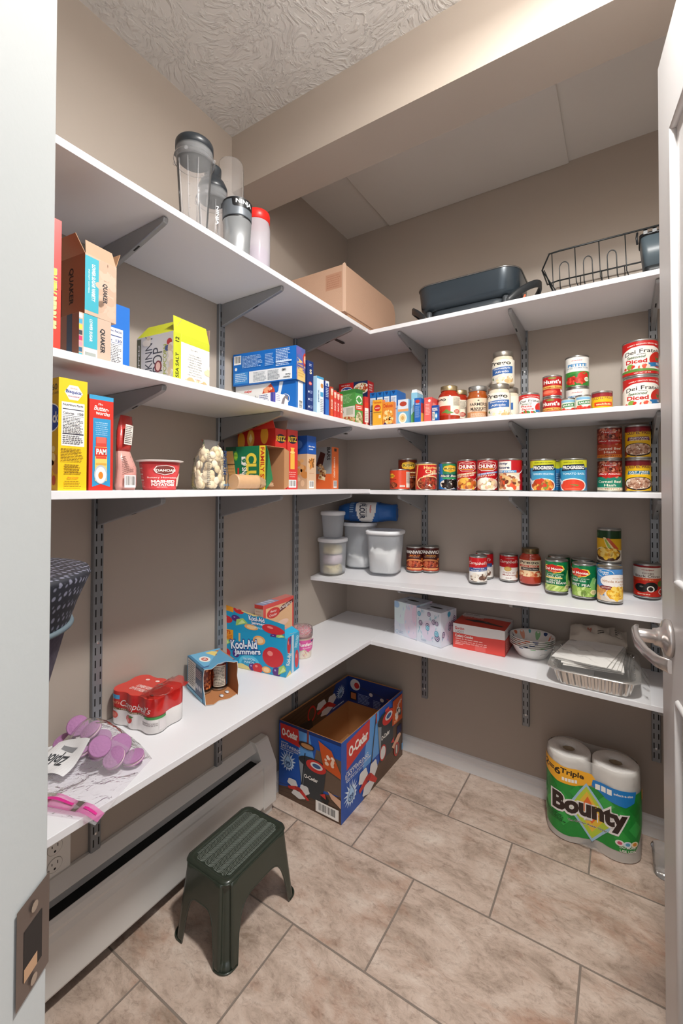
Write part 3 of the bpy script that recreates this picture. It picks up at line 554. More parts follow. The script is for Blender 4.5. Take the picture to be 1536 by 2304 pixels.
jar('sauce_jar', 'small jar of red pizza sauce with gold lid on the short shelf', .839, -.042, Z4(.839, -.042) + .001, .077, .131, '#b23418', '#7d6a4a', [R(0, 0, 1, 1, '#e6d4b4'), T('Prego', .38, .84, .22, KK, .6, .02), R(.06, .58, .7, .7, '#c8402c'), T('PIZZA SAUCE', .38, .64, .07, '#f6e6cc', .5), R(.12, .38, .7, .56, '#3a302c'), T('Pizzeria Style', .42, .47, .08, '#f2e8da', .46), P([(0, 0), (0, .3), (.3, .36), (.6, .3), (1, .34), (1, 0)], '#d98a5a'), CL(.5, .16, .48, .14, 50, .007, ['#e8b78a', '#c9603a', '#f0d0a4', '#b8482c']), Ln(.78, .4, .95, .95, 10, '#8a7c68')], '#e6d4b4', 14, None, .22, .68, .74)
def delmonte(x, y, peas, label, turn, front=True):
    a = [CL(.5, .55, .5, .45, 60, .012, ['#0e6b3d', '#12784a', '#0b5e35']), P([(.06, .74), (.1, .86), (.24, .9), (.38, .95), (.52, .9), (.68, .88), (.74, .76), (.64, .66), (.4, .60), (.16, .66)], '#f2d14a'), P([(.09, .74), (.13, .84), (.26, .88), (.38, .92), (.5, .88), (.65, .86), (.7, .76), (.61, .68), (.4, .63), (.18, .68)], '#c4261c'), T('Del Monte', .4, .765, .085, WH, .56, .03), T('Quality', .4, .68, .04, '#f4d9a0', .2), T('PICKED WITH', .45, .575, .03, '#cfe3c4', .5), T('Fresh Cut', .4, .51, .07, WH, .44, .01, sl=.3)]
    if peas: a += [T('SWEET PEAS', .42, .37, .085, WH, .72, .01), CL(.42, .12, .42, .12, 60, .0115, ['#9dbb5c', '#b4cf74', '#8aac4c', '#c3da8c']), P([(.78, .1), (.72, .4), (.8, .62), (.88, .64), (.9, .4), (.88, .1)], '#7fb865'), P([(.82, .45), (.9, .6), (.96, .56), (.88, .4)], '#a4d084')]
    else: a += [R(.14, .43, .66, .475, '#e8cf7a'), T('WHOLE', .44, .37, .065, WH, .32, .01), T('GREEN BEANS', .46, .29, .075, WH, .66, .01), P([(0, 0), (0, .2), (.4, .22), (1, .14), (1, 0)], '#b9cc72')] + [P([(.02 + .09 * i, .03), (.06 + .09 * i, .02), (.2 + .09 * i, .17), (.15 + .09 * i, .19)], ['#8fae4c', '#cfe08e', '#a6c262'][i % 3]) for i in range(8)] + [P([(.8, .2), (.78, .5), (.84, .72), (.9, .7), (.88, .45), (.92, .2)], '#9ccc6a')]
    a += [E(.84, .15, .11, .08, '#e9dba6'), Ln(.77, .11, .91, .19, 3, '#7a6a3a')]
    return can('vegetable_can', label, x, y, Z4(x, y) + .001, .073, .111, [(1, '#0f7341')], a, turn, 'green vegetable cans')
delmonte(.937, -.117, 0, 'green can of whole green beans, in front of its twin', 0)
delmonte(.936, -.039, 0, 'green can hidden behind the green bean can', -16)
delmonte(1.024, -.146, 1, 'green can of peas, in front of its twin', -14)
delmonte(1.014, -.067, 1, 'green can hidden behind the pea can', -30)
def kernel(x, y, label, turn):
    return can('corn_can', label, x, y, Z4(x, y) + .001, .072, .112, [(1, '#4a86c4')], [R(0, 0, .07, 1, '#2f5f9c'), E(.36, .86, .24, .12, WH), E(.36, .86, .225, .108, '#2f86c8'), T('Great', .34, .9, .07, WH, .26, .02), T('Value', .42, .83, .06, WH, .24, .02), E(.68, .62, .46, .24, '#3b6fb0'), E(.69, .62, .45, .225, '#efe9e2'), T('Golden Sweet', .74, .72, .035, '#b98a5a', .36), T('Whole Kernel', .6, .62, .075, '#b07a48', .62, .01), T('Corn', .86, .53, .05, '#b07a48', .2), R(0, 0, 1, .16, '#cfc3b4'), CL(.2, .3, .17, .1, 26, .009, ['#e0a85a', '#d1904a']), E(.68, .22, .33, .22, '#dcd4c8'), E(.7, .25, .3, .2, '#e0a52a'), CL(.7, .26, .28, .19, 90, .006, ['#f0c13c', '#e3a828', '#f6d468', '#d0922a']), E(.4, .42, .18, .06, '#7a1d22'), Ln(.28, .39, .52, .45, 2, '#f0d8c8'), P([(.1, 0), (.08, .2), (.2, .22), (.26, 0)], '#e3b585')], turn, 'blue corn cans')
kernel(1.097, -.170, 'blue corn can, in front of the stack with the tall yellow and green can', 2)
kernel(1.093, -.093, 'blue corn can behind the front corn can, carrying a green and yellow can', -24)
can('corn_can', 'green, yellow and white corn can on top of another can', 1.094, -.091, Z4(1.093, -.093) + .1135, .071, .1115, [(.36, '#e9e3d6'), (.74, '#eab81c'), (1, '#17401f')], [Ln(.04, .8, .2, .92, 3, '#5f8a5a'), P([(.1, .38), (.3, .46), (.42, .38)], '#f0e6b0'), P([(.34, .78), (.4, .78), (.74, .4), (.46, .38)], '#f2dfa8'), P([(.42, .74), (.5, .76), (.78, .4), (.66, .38)], '#cf5a34'), P([(.38, .7), (.42, .72), (.58, .4), (.5, .38)], '#9fbf56'), E(.46, .22, .4, .22, '#3a241a'), E(.46, .25, .35, .17, '#e8b02c'), CL(.46, .25, .33, .15, 80, .0065, ['#f4c744', '#e3a828', '#f9dc7c', '#d69a2a']), P([(.1, .16), (.2, .04), (.46, .0), (.72, .04), (.82, .16), (.46, .08)], '#4a2c1e')] , 0)
can('olive_can', 'red and cream can of black olives, alone at the door end of the short shelf', 1.200, -.042, Z4(1.2, -.042) + .001, .0765, .111, [(.6, '#b8200f'), (.94, '#e4ded2'), (1, '#8f1b1b')], [T('meijer', .56, .86, .05, '#a03a34', .3, .02), T('PITTED', .56, .75, .045, '#5b2d27', .28, .02), T('Black Olives', .56, .66, .08, '#4a2019', .66, .01), R(0, .5, 1, .6, '#c9441f'), T('Large', .56, .55, .05, '#f0c79a', .24, .01), E(.4, .27, .19, .14, '#17120f'), E(.4, .31, .05, .03, '#5a564f'), E(.64, .32, .17, .15, '#1d1613'), E(.62, .25, .09, .1, '#e8e2d8'), E(.62, .25, .06, .07, '#2a221d'), E(.9, .42, .1, .1, '#4b6b2a'), E(.92, .16, .09, .09, WH), E(.92, .16, .07, .07, '#a51b12'), Ln(.3, .04, .7, .1, 1, '#f2cdb4')], -6)
# ---- plastic food tubs in the corner of the short shelf
FROST = clear_mat('cloudy_plastic', '#fbfcfe', .05, .3, '#eef3f9', .30)
LIDM = M('#e9ebee', .3)
def sq(r, z, n=56, p=3.2, tw=0): 
    out = []
    for i in range(n):
        a = 2 * PI * i / n + tw; c, s_ = math.cos(a), math.sin(a); k = (abs(c) ** p + abs(s_) ** p) ** (-1 / p); out.append((r * k * c, r * k * s_, z))
    return out
def tub(x, y, z, rb, rt, h, rz, label, p=3.2, fill=None):
    o = empty('food_tub', (x, y, z), rz); tag(o, label, 'food container', 'cloudy plastic food tubs')
    q = MB(); q.loft([sq(rb * .9, .001, p=p), sq(rb, .006, p=p), sq(rt, h - .012, p=p)], FROST, cap1=False); q.build('tub_body', o)
    q = MB(); q.loft([sq(rt * 1.06, h - .016, p=p), sq(rt * 1.08, h - .008, p=p), sq(rt * 1.07, h - .003, p=p), sq(rt * 1.0, h, p=p), sq(rt * .9, h - .001, p=p), sq(rt * .86, h - .004, p=p)], LIDM); q.build('tub_lid', o)
    if fill:
        q = MB(); hf = fill; rr = rb * .95; rings = [sq(rr * .9, .004, p=p), sq(rr, .009, p=p), sq(rr + (rt - rb) * hf / h, hf, p=p)]
        q.loft(rings, M('#f1efea', .95), cap1=False)
        n = 56; R2 = random.Random(4); prev = rings[-1]
        vs = []; base = rings[-1]
        for t in (1, .8, .6, .4, .2, .0):
            vs.append([(px * t, py * t, hf + (0 if t == 1 else .010 * math.sin(px * 60 + t * 7) * math.cos(py * 75 + t * 3) + .004 * R2.random() + (.014 if t > .6 else -.004))) for px, py, pz in base])
        q.loft(vs, M('#f1efea', .95), cap0=False, smooth=True); q.build('flour', o)
    return o
z0 = z4(.1, -.3) + .0035
tub(.0715, -.232, z4(.07, -.232) + .0040, .0505, .0570, .152, .0, 'short plastic tub at the shelf end, holding wrapped noodles, bottom of its stack', 2.6)
tub(.070, -.228, z4(.07, -.232) + .1577, .0385, .0465, .112, .1, 'narrow empty plastic tub standing on top of the noodle tub', 2.8)
tub(.126, -.088, z4(.14, -.1) + .0040, .0590, .0670, .200, .15, 'tall plastic tub with a little flour, under the blue flour bag', 3, .036)
tub(.279, -.138, z4(.27, -.13) + .0045, .0610, .0720, .178, .12, 'wide plastic tub half full of flour, left of the brown cans', 3.4, .083)
# noodles inside the short tub
def noodle(x, y, z, label):
    q = MB(); n = 30
    for k in range(9):
        a = -.034 + .0085 * k; w_ = math.sqrt(max(0, .037 ** 2 - a * a))
        q.tube([(a, -w_ + 2 * w_ * i / 10, .018 + .016 * math.sin(PI * (i / 10)) ** .5) for i in range(11)], .0046, M('#dcc98e' if k % 2 else '#c9b878', .6), 6)
    q.loft([sq(.036, 0, 24), sq(.038, .015, 24), sq(.034, .026, 24)], M('#d8c896', .7)); o = q.build('noodle_bundle', loc=(x, y, z)); tag(o, label, 'noodles', 'noodle bundles in the short tub'); return o
zt = z4(.07, -.232) + .007
noodle(.0715, -.232, zt, 'yellow noodle bundle at the bottom of the short plastic tub')
q = MB(); q.loft([sq(.036, 0, 24), sq(.040, .02, 24), sq(.034, .036, 24)], M('#cdb8bd', .5, bump=.5)); tag(q.build('tea_packet', loc=(.0715, -.232, zt + .040)), 'pinkish wrapped packet between the noodles in the short tub', 'packet')
noodle(.0715, -.232, zt + .082, 'greenish yellow noodle bundle near the lid of the short plastic tub')
# blue flour bag lying on the tall tub
def flourbag():
    q = MB(); n = 40; rings = []; L_ = .26; B = M('#1f5fa8', .45, bump=.35, bscale=30); R2 = random.Random(9)
    prof = [(0, .030, .020), (.03, .044, .028), (.06, .050, .031), (.10, .052, .032), (.15, .052, .032), (.19, .051, .031), (.21, .049, .028), (.235, .046, .026), (.26, .030, .028)]
    for xx, ry, rz_ in prof:
        ring = []
        for i in range(n):
            a = 2 * PI * i / n; c, s_ = math.cos(a), math.sin(a); k = (abs(c) ** 3 + abs(s_) ** 3) ** (-1 / 3)
            ring.append((xx + R2.uniform(-1, 1) * .0012, ry * k * c + .0016 * math.sin(9 * a + xx * 70), .033 + rz_ * k * s_ + .0014 * math.sin(7 * a + xx * 50)))
        rings.append(ring)
    rings = [[(x, y * 1.1, z * 1.32) for x, y, z in r_] for r_ in rings]
    q.loft(rings, B); o = q.build('flour_bag', loc=(.040, -.120, z4(.14, -.1) + .2050), rot=(0, 0, .30))
    tag(o, 'blue paper flour bag with white band lying on the tall tub', 'flour bag')
    q = MB()
    # printed band follows the bag's front and top: outline in the y-z plane, extruded along x
    class Band:
        curved = True; W = .13; H = .13
        def at(s, u, v, off):
            a = math.radians(-150 + 190 * (1 - v)) if False else math.radians(-128 + 200 * (1 - v)) 
            a = -a + math.radians(0)
            th = math.radians(232 - 172 * v); c, s_ = math.cos(th), math.sin(th); k = (abs(c) ** 3 + abs(s_) ** 3) ** (-1 / 3)
            return Vector((.055 + .13 * u, (.0522 + .002 + off) * 1.1 * k * c, (.033 + (.0322 + .002 + off) * k * s_) * 1.32))
    b_ = Band()
    import builtins
    for i in range(26):
        for j in range(26):
            u0, u1, v0, v1 = i / 26, (i + 1) / 26, j / 26, (j + 1) / 26
            d_ = ((u0 + u1) / 2 - .62) ; rad = .36
            lens = abs((u0 + u1) / 2 - .58) < .36 - .5 * abs((v0 + v1) / 2 - .5) ** 1.6
            q.add([b_.at(u, v, 0) for u, v in ((u0, v0), (u1, v0), (u1, v1), (u0, v1))], [(3, 2, 1, 0)], M('#e4e2de', .5) if lens else M('#174a86' if u0 < .5 else '#1f5fa8', .45), True)
    class B2(Band):
        def at(s, u, v, off): return Band.at(s, u, v, off + .0006)
    draw(q, B2(), [T('FLOUR', .46, .36, .2, '#14233c', .48, .03, rot=-90), T('ALL PURPOSE', .60, .38, .05, '#6b7480', .4, rot=-90), T('meijer', .74, .42, .09, '#d24a40', .24, .02, rot=-90), T('FLOUR', .46, .9, .2, '#14233c', .4, .03, rot=-90), R(.1, .2, .2, .6, '#2c6fb5'), Ln(.02, .3, .16, .7, 6, '#9fc0e0')], .45)
    q.build('printed_band', o)
flourbag()
# ------------------------------------------------------------ cartons
CB = M('#b9895f', .85); CBI = M('#a87850', .9)
def carton(name, label, cat, Pn, W, D, a, z, h, cols, F=(), Sd=(), Tp=(), group=None, open_top=False, flaps=(), inner=CBI, rough=.38, bev=.0009, turn=None):
    # Pn: near vertical edge; the F face runs left from it, the S face runs back from it
    a = math.radians(a); ca, sa = math.cos(a), math.sin(a)
    cx = Pn[0] - ca * W / 2 - sa * D / 2; cy = Pn[1] - sa * W / 2 + ca * D / 2
    mt = {k: M(v, rough) for k, v in cols.items()}
    q = MB(); base = mt['*']
    if open_top:
        t = .0012
        q.box(-W / 2, -D / 2, 0, W / 2, D / 2, t, inner, {'B': base})
        q.box(-W / 2, -D / 2, t, W / 2, -D / 2 + t, h, inner, {'F': mt.get('F', base)}); q.box(-W / 2, D / 2 - t, t, W / 2, D / 2, h, inner, {'K': base})
        q.box(-W / 2, -D / 2 + t, t, -W / 2 + t, D / 2 - t, h, inner, {'L': base}); q.box(W / 2 - t, -D / 2 + t, t, W / 2, D / 2 - t, h, inner, {'S': mt.get('S', base)})
        o = q.build(name, loc=(cx, cy, z), rot=a)
    else:
        q.box(-W / 2, -D / 2, 0, W / 2, D / 2, h, base, mt); o = q.build(name, loc=(cx, cy, z), rot=a, bevel=bev)
    tag(o, label, cat, group)
    q = MB()
    if F: draw(q, Face((-W / 2, -D / 2, 0), (W, 0, 0), (0, 0, h)), F, rough)
    if Sd: draw(q, Face((W / 2, -D / 2, 0), (0, D, 0), (0, 0, h)), Sd, rough)
    if Tp: draw(q, Face((-W / 2, -D / 2, h), (W, 0, 0), (0, D, 0)), Tp, rough)
    if q.v: q.build('printed_artwork', o)
    for side, ln, ang, oc, ic in flaps:
        ang = math.radians(ang); dx, dz = math.cos(ang) * ln, math.sin(ang) * ln; q = MB(); e = .001
        if side == 'F': p = [(-W / 2 + e, -D / 2, h), (W / 2 - e, -D / 2, h), (W / 2 - e - .004, -D / 2 - dx, h + dz), (-W / 2 + e + .004, -D / 2 - dx, h + dz)]
        if side == 'K': p = [(W / 2 - e, D / 2, h), (-W / 2 + e, D / 2, h), (-W / 2 + e + .004, D / 2 + dx, h + dz), (W / 2 - e - .004, D / 2 + dx, h + dz)]
        if side == 'S': p = [(W / 2, -D / 2 + e, h), (W / 2, D / 2 - e, h), (W / 2 + dx, D / 2 - e - .004, h + dz), (W / 2 + dx, -D / 2 + e + .004, h + dz)]
        if side == 'L': p = [(-W / 2, D / 2 - e, h), (-W / 2, -D / 2 + e, h), (-W / 2 - dx, -D / 2 + e + .004, h + dz), (-W / 2 - dx, D / 2 - e - .004, h + dz)]
        vp = [Vector(v) for v in p]; n = (vp[1] - vp[0]).cross(vp[3] - vp[0]).normalized() * .0008
        q.add(vp + [v - n for v in vp], [(0, 1, 2, 3)], M(oc, rough)); q.f.append((7, 6, 5, 4)); q.mi.append(q.m(M(ic, .8))); q.sm.append(False)
        for i in range(4): q.f.append((i, i + 4, (i + 1) % 4 + 4, (i + 1) % 4)); q.mi.append(q.m(M(ic, .8))); q.sm.append(False)
        q.build('top_flap', o)
    return o
def facts(x0, y0, x1, y1, c='#1d1d28', bg='#f3f1ec', big='150', ttl='Nutrition Facts'):
    H = y1 - y0; W = x1 - x0
    return G(R(x0, y0, x1, y1, bg), T(ttl, (x0 + x1) / 2, y1 - H * .06, H * .055, c, W * .88, .03), R(x0 + W * .04, y1 - H * .17, x1 - W * .04, y1 - H * .15, c), T('Calories', x0 + W * .3, y1 - H * .25, H * .05, c, W * .48, .03), T(big, x1 - W * .18, y1 - H * .25, H * .06, c, W * .26, .03), R(x0 + W * .04, y1 - H * .31, x1 - W * .04, y1 - H * .30, c), Ln(x0 + W * .05, y0 + H * .3, x1 - W * .05, y1 - H * .33, 11, '#55555f'), R(x0 + W * .04, y0 + H * .27, x1 - W * .04, y0 + H * .29, c), Ln(x0 + W * .05, y0 + H * .04, x1 - W * .05, y0 + H * .25, 5, '#6a6a74'))
Zs2 = .0004 + zb(2, .1, -1); Zs3 = .0004 + zb(3, .1, -1)
# ---- second shelf, left wall
carton('cereal_box', 'tall glossy red cereal box cut by the door frame, top flap open', 'cereal box', (.280, -1.624), .058, .190, 0, Zs2, .236, {'*': '#c4271e', 'S': '#cf2d22'}, [],
    [R(0, 0, 1, 1, '#d8331f'), R(0, .5, 1, 1, '#cc2a22'), T('FRUITY', .90, .52, .13, '#f2c94a', .20, .04, rot=-90, o=('#7d2f7a', .07)), T('PEBBLES', .90, .28, .13, '#f5d98a', .25, .04, rot=-90, o=('#8c1a12', .07)), E(.2, .5, .14, .1, '#8a4fa0'), E(.25, .3, .1, .07, '#e8912f')], open_top=True, flaps=[('S', .035, 150, '#b9895f', '#a87850')])
ql = G(R(.0, .0, 1, 1, '#a2714f'), R(0, .0, .16, .52, '#8d1f26'), R(.0, .52, .28, 1, '#2c6f86'), R(.16, 0, .28, .52, '#5f6b35'), R(.0, .8, .28, 1, '#2b3d6b'), R(.28, 0, .36, .5, '#5b1f22'))
qs = lambda: [R(0, 0, 1, 1, '#c2a793'), CL(.7, .5, .3, .5, 30, .012, ['#c7ad9a', '#bda08b']), R(0, .06, .42, .97, '#3fa3b5'), T('LOWER SUGAR VARIETY', .26, .55, .11, WH, .62, .03, rot=-90), T('INSTANT OATMEAL', .12, .55, .04, '#cfe9ec', .4, rot=-90), T('QUAKER', .62, .45, .17, '#22262e', .34, .03, rot=-90)]
carton('oatmeal_box', 'brown and teal oatmeal carton with open top, stacked on a matching carton', 'oatmeal box', (.272, -1.388), .112, .066, 6, Zs2 + .0865, .116, {'*': '#b28563', 'F': '#a2714f', 'S': '#c2a793'},
    [ql, T('LOWER SUGAR', .14, .74, .07, WH, .36, .02, rot=-90), T('VARIETY', .22, .72, .06, WH, .24, .02, rot=-90), T('QUAKER', .62, .5, .14, '#1c1512', .62, .03, rot=-90), Ln(.03, .1, .14, .4, 4, '#f0d6c8')], qs(), group='stacked oatmeal cartons', open_top=True, flaps=[('F', .035, 62, '#b58a66', '#c9a07c'), ('K', .035, 70, '#b58a66', '#c09470'), ('S', .030, 105, '#b5957c', '#a07c5e'), ('L', .03, 60, '#b58a66', '#a87850')])
carton('oatmeal_box', 'brown and teal oatmeal carton at the bottom of the stack', 'oatmeal box', (.272, -1.398), .100, .064, 4, Zs2, .0858, {'*': '#a98267', 'F': '#9a7a66', 'S': '#d9c2b0'},
    [R(.6, 0, .78, 1, '#37617e'), T('HOT OATS', .3, .5, .1, '#4a3730', .5, rot=-90)] , [R(0, 0, 1, 1, '#c0a896'), G(*[R(.0, i / 8, .1, (i + .8) / 8, c) for i, c in enumerate(['#3fa3b5', '#37617e', '#cf8f9c', '#c23a6a', '#3a3f48', '#e2c94a', '#4aa0c0', '#e9e2d8'])]), R(.14, .26, .56, 1, '#3fa3b5'), R(.14, 0, .56, .25, '#efe9e2'), R(.18, .08, .52, .16, '#9aa09c'), T('LOWER SUGAR', .36, .66, .09, WH, .5, .02, rot=-90), T('QUAKER', .72, .5, .17, '#22262e', .56, .03, rot=-90)], group='stacked oatmeal cartons')
carton('cracker_box', 'bright blue box with nutrition panel standing behind the oatmeal cartons', 'food box', (.150, -1.297), .060, .075, 0, Zs2, .178, {'*': '#1a62b8', 'S': '#1b6ac4'}, [],
    [R(0, 0, 1, 1, '#1b6ac4'), P([(.1, .82), (.3, .86), (.5, .84), (.56, .76), (.4, .72), (.1, .74)], '#f0e2c0'), T('CRISPY', .32, .79, .04, '#c8781e', .3, .02), facts(.04, .04, .78, .68, '#16357a', big='130')])
carton('popcorn_box', 'white and lime green popcorn box with open top flaps', 'popcorn box', (.262, -1.184), .125, .114, 5, Zs2, .116, {'*': '#c5c92e', 'F': '#d8d5cf', 'S': '#eeebe4'},
    [R(0, 0, 1, 1, '#d5d2cd'), R(0, 0, .12, .97, '#6a6a52'), T('POPPED', .06, .5, .05, '#d8d5cf', .7, rot=90), T('SKINNY', .34, .6, .2, '#4b4a4c', .8, -.0, rot=90), T('POP', .58, .48, .26, '#3b3a3c', .5, -.0, rot=90), E(.6, .34, .1, .12, '#7c2a2c'), E(.6, .34, .06, .09, '#e2b8a8'), T('POPCORN', .78, .46, .09, '#9aa82a', .6, .01, rot=90), E(.9, .8, .07, .07, '#b9302f'), E(.84, .68, .06, .06, '#3a4a7a'), CL(.94, .4, .06, .34, 26, .008, ['#e6dccb', '#d6c3a6', '#f3ede0']), CL(.3, .9, .08, .06, 8, .009, ['#e6dccb', '#d6c3a6'])],
    [R(0, 0, 1, 1, '#f1eee8'), R(0, 0, .2, 1, '#b9bf2f'), T('SEA SALT', .1, .34, .085, '#22241a', .5, .02, rot=90), T('12', .1, .86, .1, '#22241a', .1, .03, rot=90), R(.2, .84, 1, 1, '#bcc232'), E(.56, .74, .14, .1, '#f6f4ee'), T('REAL SIMPLE', .56, .74, .03, '#5a5a56', .2)] + [T(s_, .58, .63 - i * .052, .024, '#6a6a66', .32 + .04 * (i % 3), .01) for i, s_ in enumerate(['NON GMO', 'GLUTEN FREE', 'DAIRY FREE', 'PEANUT FREE', 'TREE NUT FREE', 'PRESERVATIVE FREE', 'NO ARTIFICIAL', 'ANYTHING', 'NO BAD STUFF'])] + [T('SO DELICIOUS', .58, .15, .03, '#b0443c', .3, .01), CL(.62, .04, .4, .06, 60, .009, ['#f0e4cf', '#dcc6a4', '#c9a87c', '#f7f1e6']), CL(.95, .4, .05, .08, 8, .008, ['#dcc6a4', '#f0e4cf'])],
    open_top=True, flaps=[('F', .045, 128, '#c2c62f', '#a98a76'), ('S', .040, 100, '#bcc232', '#a88a78'), ('K', .04, 80, '#c2c62f', '#a98a76')])
blue = '#1769bd'
LB = carton('lasagna_box', 'white and blue lasagna box with baked lasagna picture, under a blue box', 'pasta box', (.255, -.722), .245, .056, 6, Zs2, .099, {'*': '#1769bd', 'F': '#e6e6e4', 'S': '#dfe4ea'},
    [R(0, 0, .5, 1, '#e9e8e5'), R(.5, 0, 1, 1, blue), P([(.44, 0), (.5, 0), (.66, .45), (.6, 1), (.44, 1)], '#e9e8e5'), P([(.62, .5), (.72, .7), (.74, 1), (.8, 1), (.76, .6), (.66, .3)], '#dfe6ee'), T('meijer', .22, .78, .11, '#d2433a', .13, .03), T('Oven-Ready', .22, .55, .17, '#3a3f48', .32, .0), T('Lasagna', .23, .30, .2, '#3a3f48', .3, .02), P([(.44, .55), (.48, .8), (.6, .98), (.66, .78), (.68, .45), (.62, .3), (.46, .32)], '#c9482c'), CL(.56, .6, .1, .24, 60, .007, ['#dd6a48', '#c23a22', '#eaa27a', '#f3d9b8', '#b9301c'], asp=1), E(.83, .42, .075, .17, WH), E(.83, .42, .066, .15, blue), T('PREPARED', .83, .42, .05, WH, .09, .03)],
    [R(0, 0, 1, 1, '#dfe4ea'), R(.0, .0, .2, 1, '#2a6fb8'), R(.75, 0, 1, 1, '#2a6fb8'), BC(.3, .1, .7, .4, True)])
carton('pasta_box', 'blue pasta box lying on its side on the lasagna box, nutrition panel upside down', 'pasta box', (.262, -.730), .252, .056, 7, Zs2 + .0995, .108, {'*': '#1763b0', 'F': '#1769bd', 'S': '#4c5a9c', 'T': '#1763b0'},
    [R(0, 0, 1, 1, '#1769bd'), BC(.015, .66, .135, .94), E(.05, .52, .02, .05, WH), R(.02, .05, .25, .40, '#3d8bd0'), Ln(.04, .10, .24, .38, 5, '#cfe0f2'), R(.27, .03, .94, .40, '#e3e6ea'), Ln(.34, .06, .55, .36, 8, '#7c8590'), Ln(.57, .06, .76, .36, 8, '#7c8590'), T('Nutrition', .86, .09, .05, '#30343c', .1, .02, rot=180), T('Facts', .88, .17, .05, '#30343c', .07, .02, rot=180), T('180', .82, .32, .07, '#30343c', .06, .03, rot=180), Ln(.16, .52, .5, .9, 9, '#a9c8ea'), Ln(.53, .5, .67, .88, 8, '#a9c8ea', 3), Ln(.70, .44, .93, .96, 11, '#cfe0f2', 5), R(.7, .55, .94, .59, '#cfe0f2')],
    [R(0, 0, 1, 1, '#5360a0'), CL(.5, .5, .5, .5, 40, .01, ['#4f6ab0', '#6a5fa0', '#4656a0']), P([(.1, .0), (1, .0), (1, .55), (.12, .66)], '#e0c07a'), Ln(.2, .1, .9, .5, 5, '#d2a85a'), E(.95, .68, .22, .2, '#c8402c'), E(.95, .68, .12, .12, '#e9b49a')])
carton('gelatin_box', 'small white and purple box with nutrition panel, in front of the lasagna box', 'food box', (.2895, -.868), .058, .064, 0, Zs2, .029, {'*': '#e7e4e2'}, [R(.0, .1, .8, .95, '#e9eaf0'), Ln(.04, .15, .7, .9, 4, '#5a5f90'), R(.8, 0, 1, 1, '#4a4aa0')],
    [R(0, 0, .12, 1, '#4a4aa0'), R(.14, .1, .5, .95, WH), Ln(.16, .2, .45, .9, 4, '#8a86b0'), P([(.5, 0), (.62, .6), (.8, 1), (1, 1), (1, 0)], '#7a7378'), P([(.7, .0), (.8, .7), (1, .5), (1, 0)], WH)], Tp=[R(0, 0, 1, 1, '#e9e6e4')])
NV = '#1d356f'
carton('spaghetti_box', 'tall navy blue box with white symbols, right of the stacked lasagna boxes', 'pasta box', (.250, -.656), .150, .034, 0, Zs2, .180, {'*': NV}, [], [R(0, 0, 1, 1, NV), E(.5, .58, .26, .035, '#c63b3a'), E(.5, .58, .2, .02, '#e89a8c'), T('S', .55, .80, .09, '#f0e2b8', .35, .03), Ln(.3, .9, .7, .95, 2, '#cfd8ee')] + [G(E(.25, y_, .1, .02, '#dfe6f6'), Ln(.42, y_ - .03, .85, y_ + .03, 3, '#9fb2e0')) for y_ in (.42, .28, .14)])
carton('macaroni_box', 'light blue box with pasta picture between two navy boxes', 'pasta box', (.258, -.612), .130, .040, 0, Zs2, .136, {'*': '#b9d7ea', 'F': '#a9cfe6'}, [], [R(0, 0, .45, 1, '#cfe4f0'), R(.45, 0, 1, 1, '#e8ecee'), R(0, .94, 1, 1, '#4a9cc8'), E(.74, .78, .2, .06, '#c98a4a'), R(.5, .5, .95, .62, '#4a9cc8'), Ln(.5, .1, .95, .45, 8, '#8a9aa6'), T('penne', .25, .5, .2, '#3a6a9a', .3, .01, rot=90)])
carton('noodle_box', 'navy and orange narrow box behind the light blue box', 'pasta box', (.262, -.567), .120, .022, 0, Zs2, .128, {'*': '#24418c'}, [], [R(0, .86, 1, 1, '#dfe6ee'), E(.5, .9, .3, .04, '#3a66b0'), R(0, 0, 1, .5, '#2f6fc0'), Ln(.1, .55, .9, .82, 6, '#cfe0f2'), R(0, 0, 1, .06, '#e07a2e')])
for i, (y, hh) in enumerate(((-.5405, .112), (-.5195, .103), (-.4985, .100), (-.4775, .098))):
    carton('noodle_side_box', 'thin red food box, %s of four standing side by side' % ['leftmost and tallest', 'second from the left', 'third from the left', 'rightmost'][i], 'food box', (.266, y), .12, .0175, 0, Zs2, hh, {'*': '#c9362c' if i else '#b8442e'}, [], [R(.1, .06, .9, .94, ['#d8542f', '#d8433a', '#cf3a34', '#d4604c'][i]), E(.5, .8, .36, .08, '#efc7a8'), T('RICE', .5, .45, .5, '#f5e3d6', .3, .02, rot=90), R(.1, .84, .9, .94, '#f0d6c4')], group='four thin red boxes')
carton('rice_mix_box', 'green and white box with food picture near the shelf corner', 'food box', (.268, -.372), .120, .042, -12, Zs2, .136, {'*': '#4c9a4a', 'F': '#5aa552', 'S': '#4c9a4a'},
    [R(0, 0, 1, 1, '#56a34e'), R(0, .9, 1, 1, '#3f8a3e'), Ln(.1, .62, .9, .88, 7, '#a8d49c'), R(.0, .2, .98, .52, '#ece8dc'), Ln(.08, .3, .5, .44, 3, '#5a7a4a'), R(.6, .28, .9, .48, '#c8cdb8'), E(.5, .05, .6, .2, '#dfc08a'), CL(.5, .07, .52, .15, 80, .0055, ['#d99a4a', '#c86a3a', '#ead2a0', '#b8482c', '#7aa040'])],
    [R(0, .88, 1, 1, '#2f6a34'), E(.5, .7, .4, .12, '#e9efe0'), P([(.1, .7), (.5, .8), (.9, .68), (.5, .6)], '#4c9a4a'), R(0, .4, 1, .56, '#d2402f'), Ln(.1, .43, .9, .53, 2, WH), E(.5, .16, .42, .2, '#cfc6b0'), CL(.5, .16, .38, .17, 50, .005, ['#b9b08a', '#8a8a5a', '#d9cfae'])])
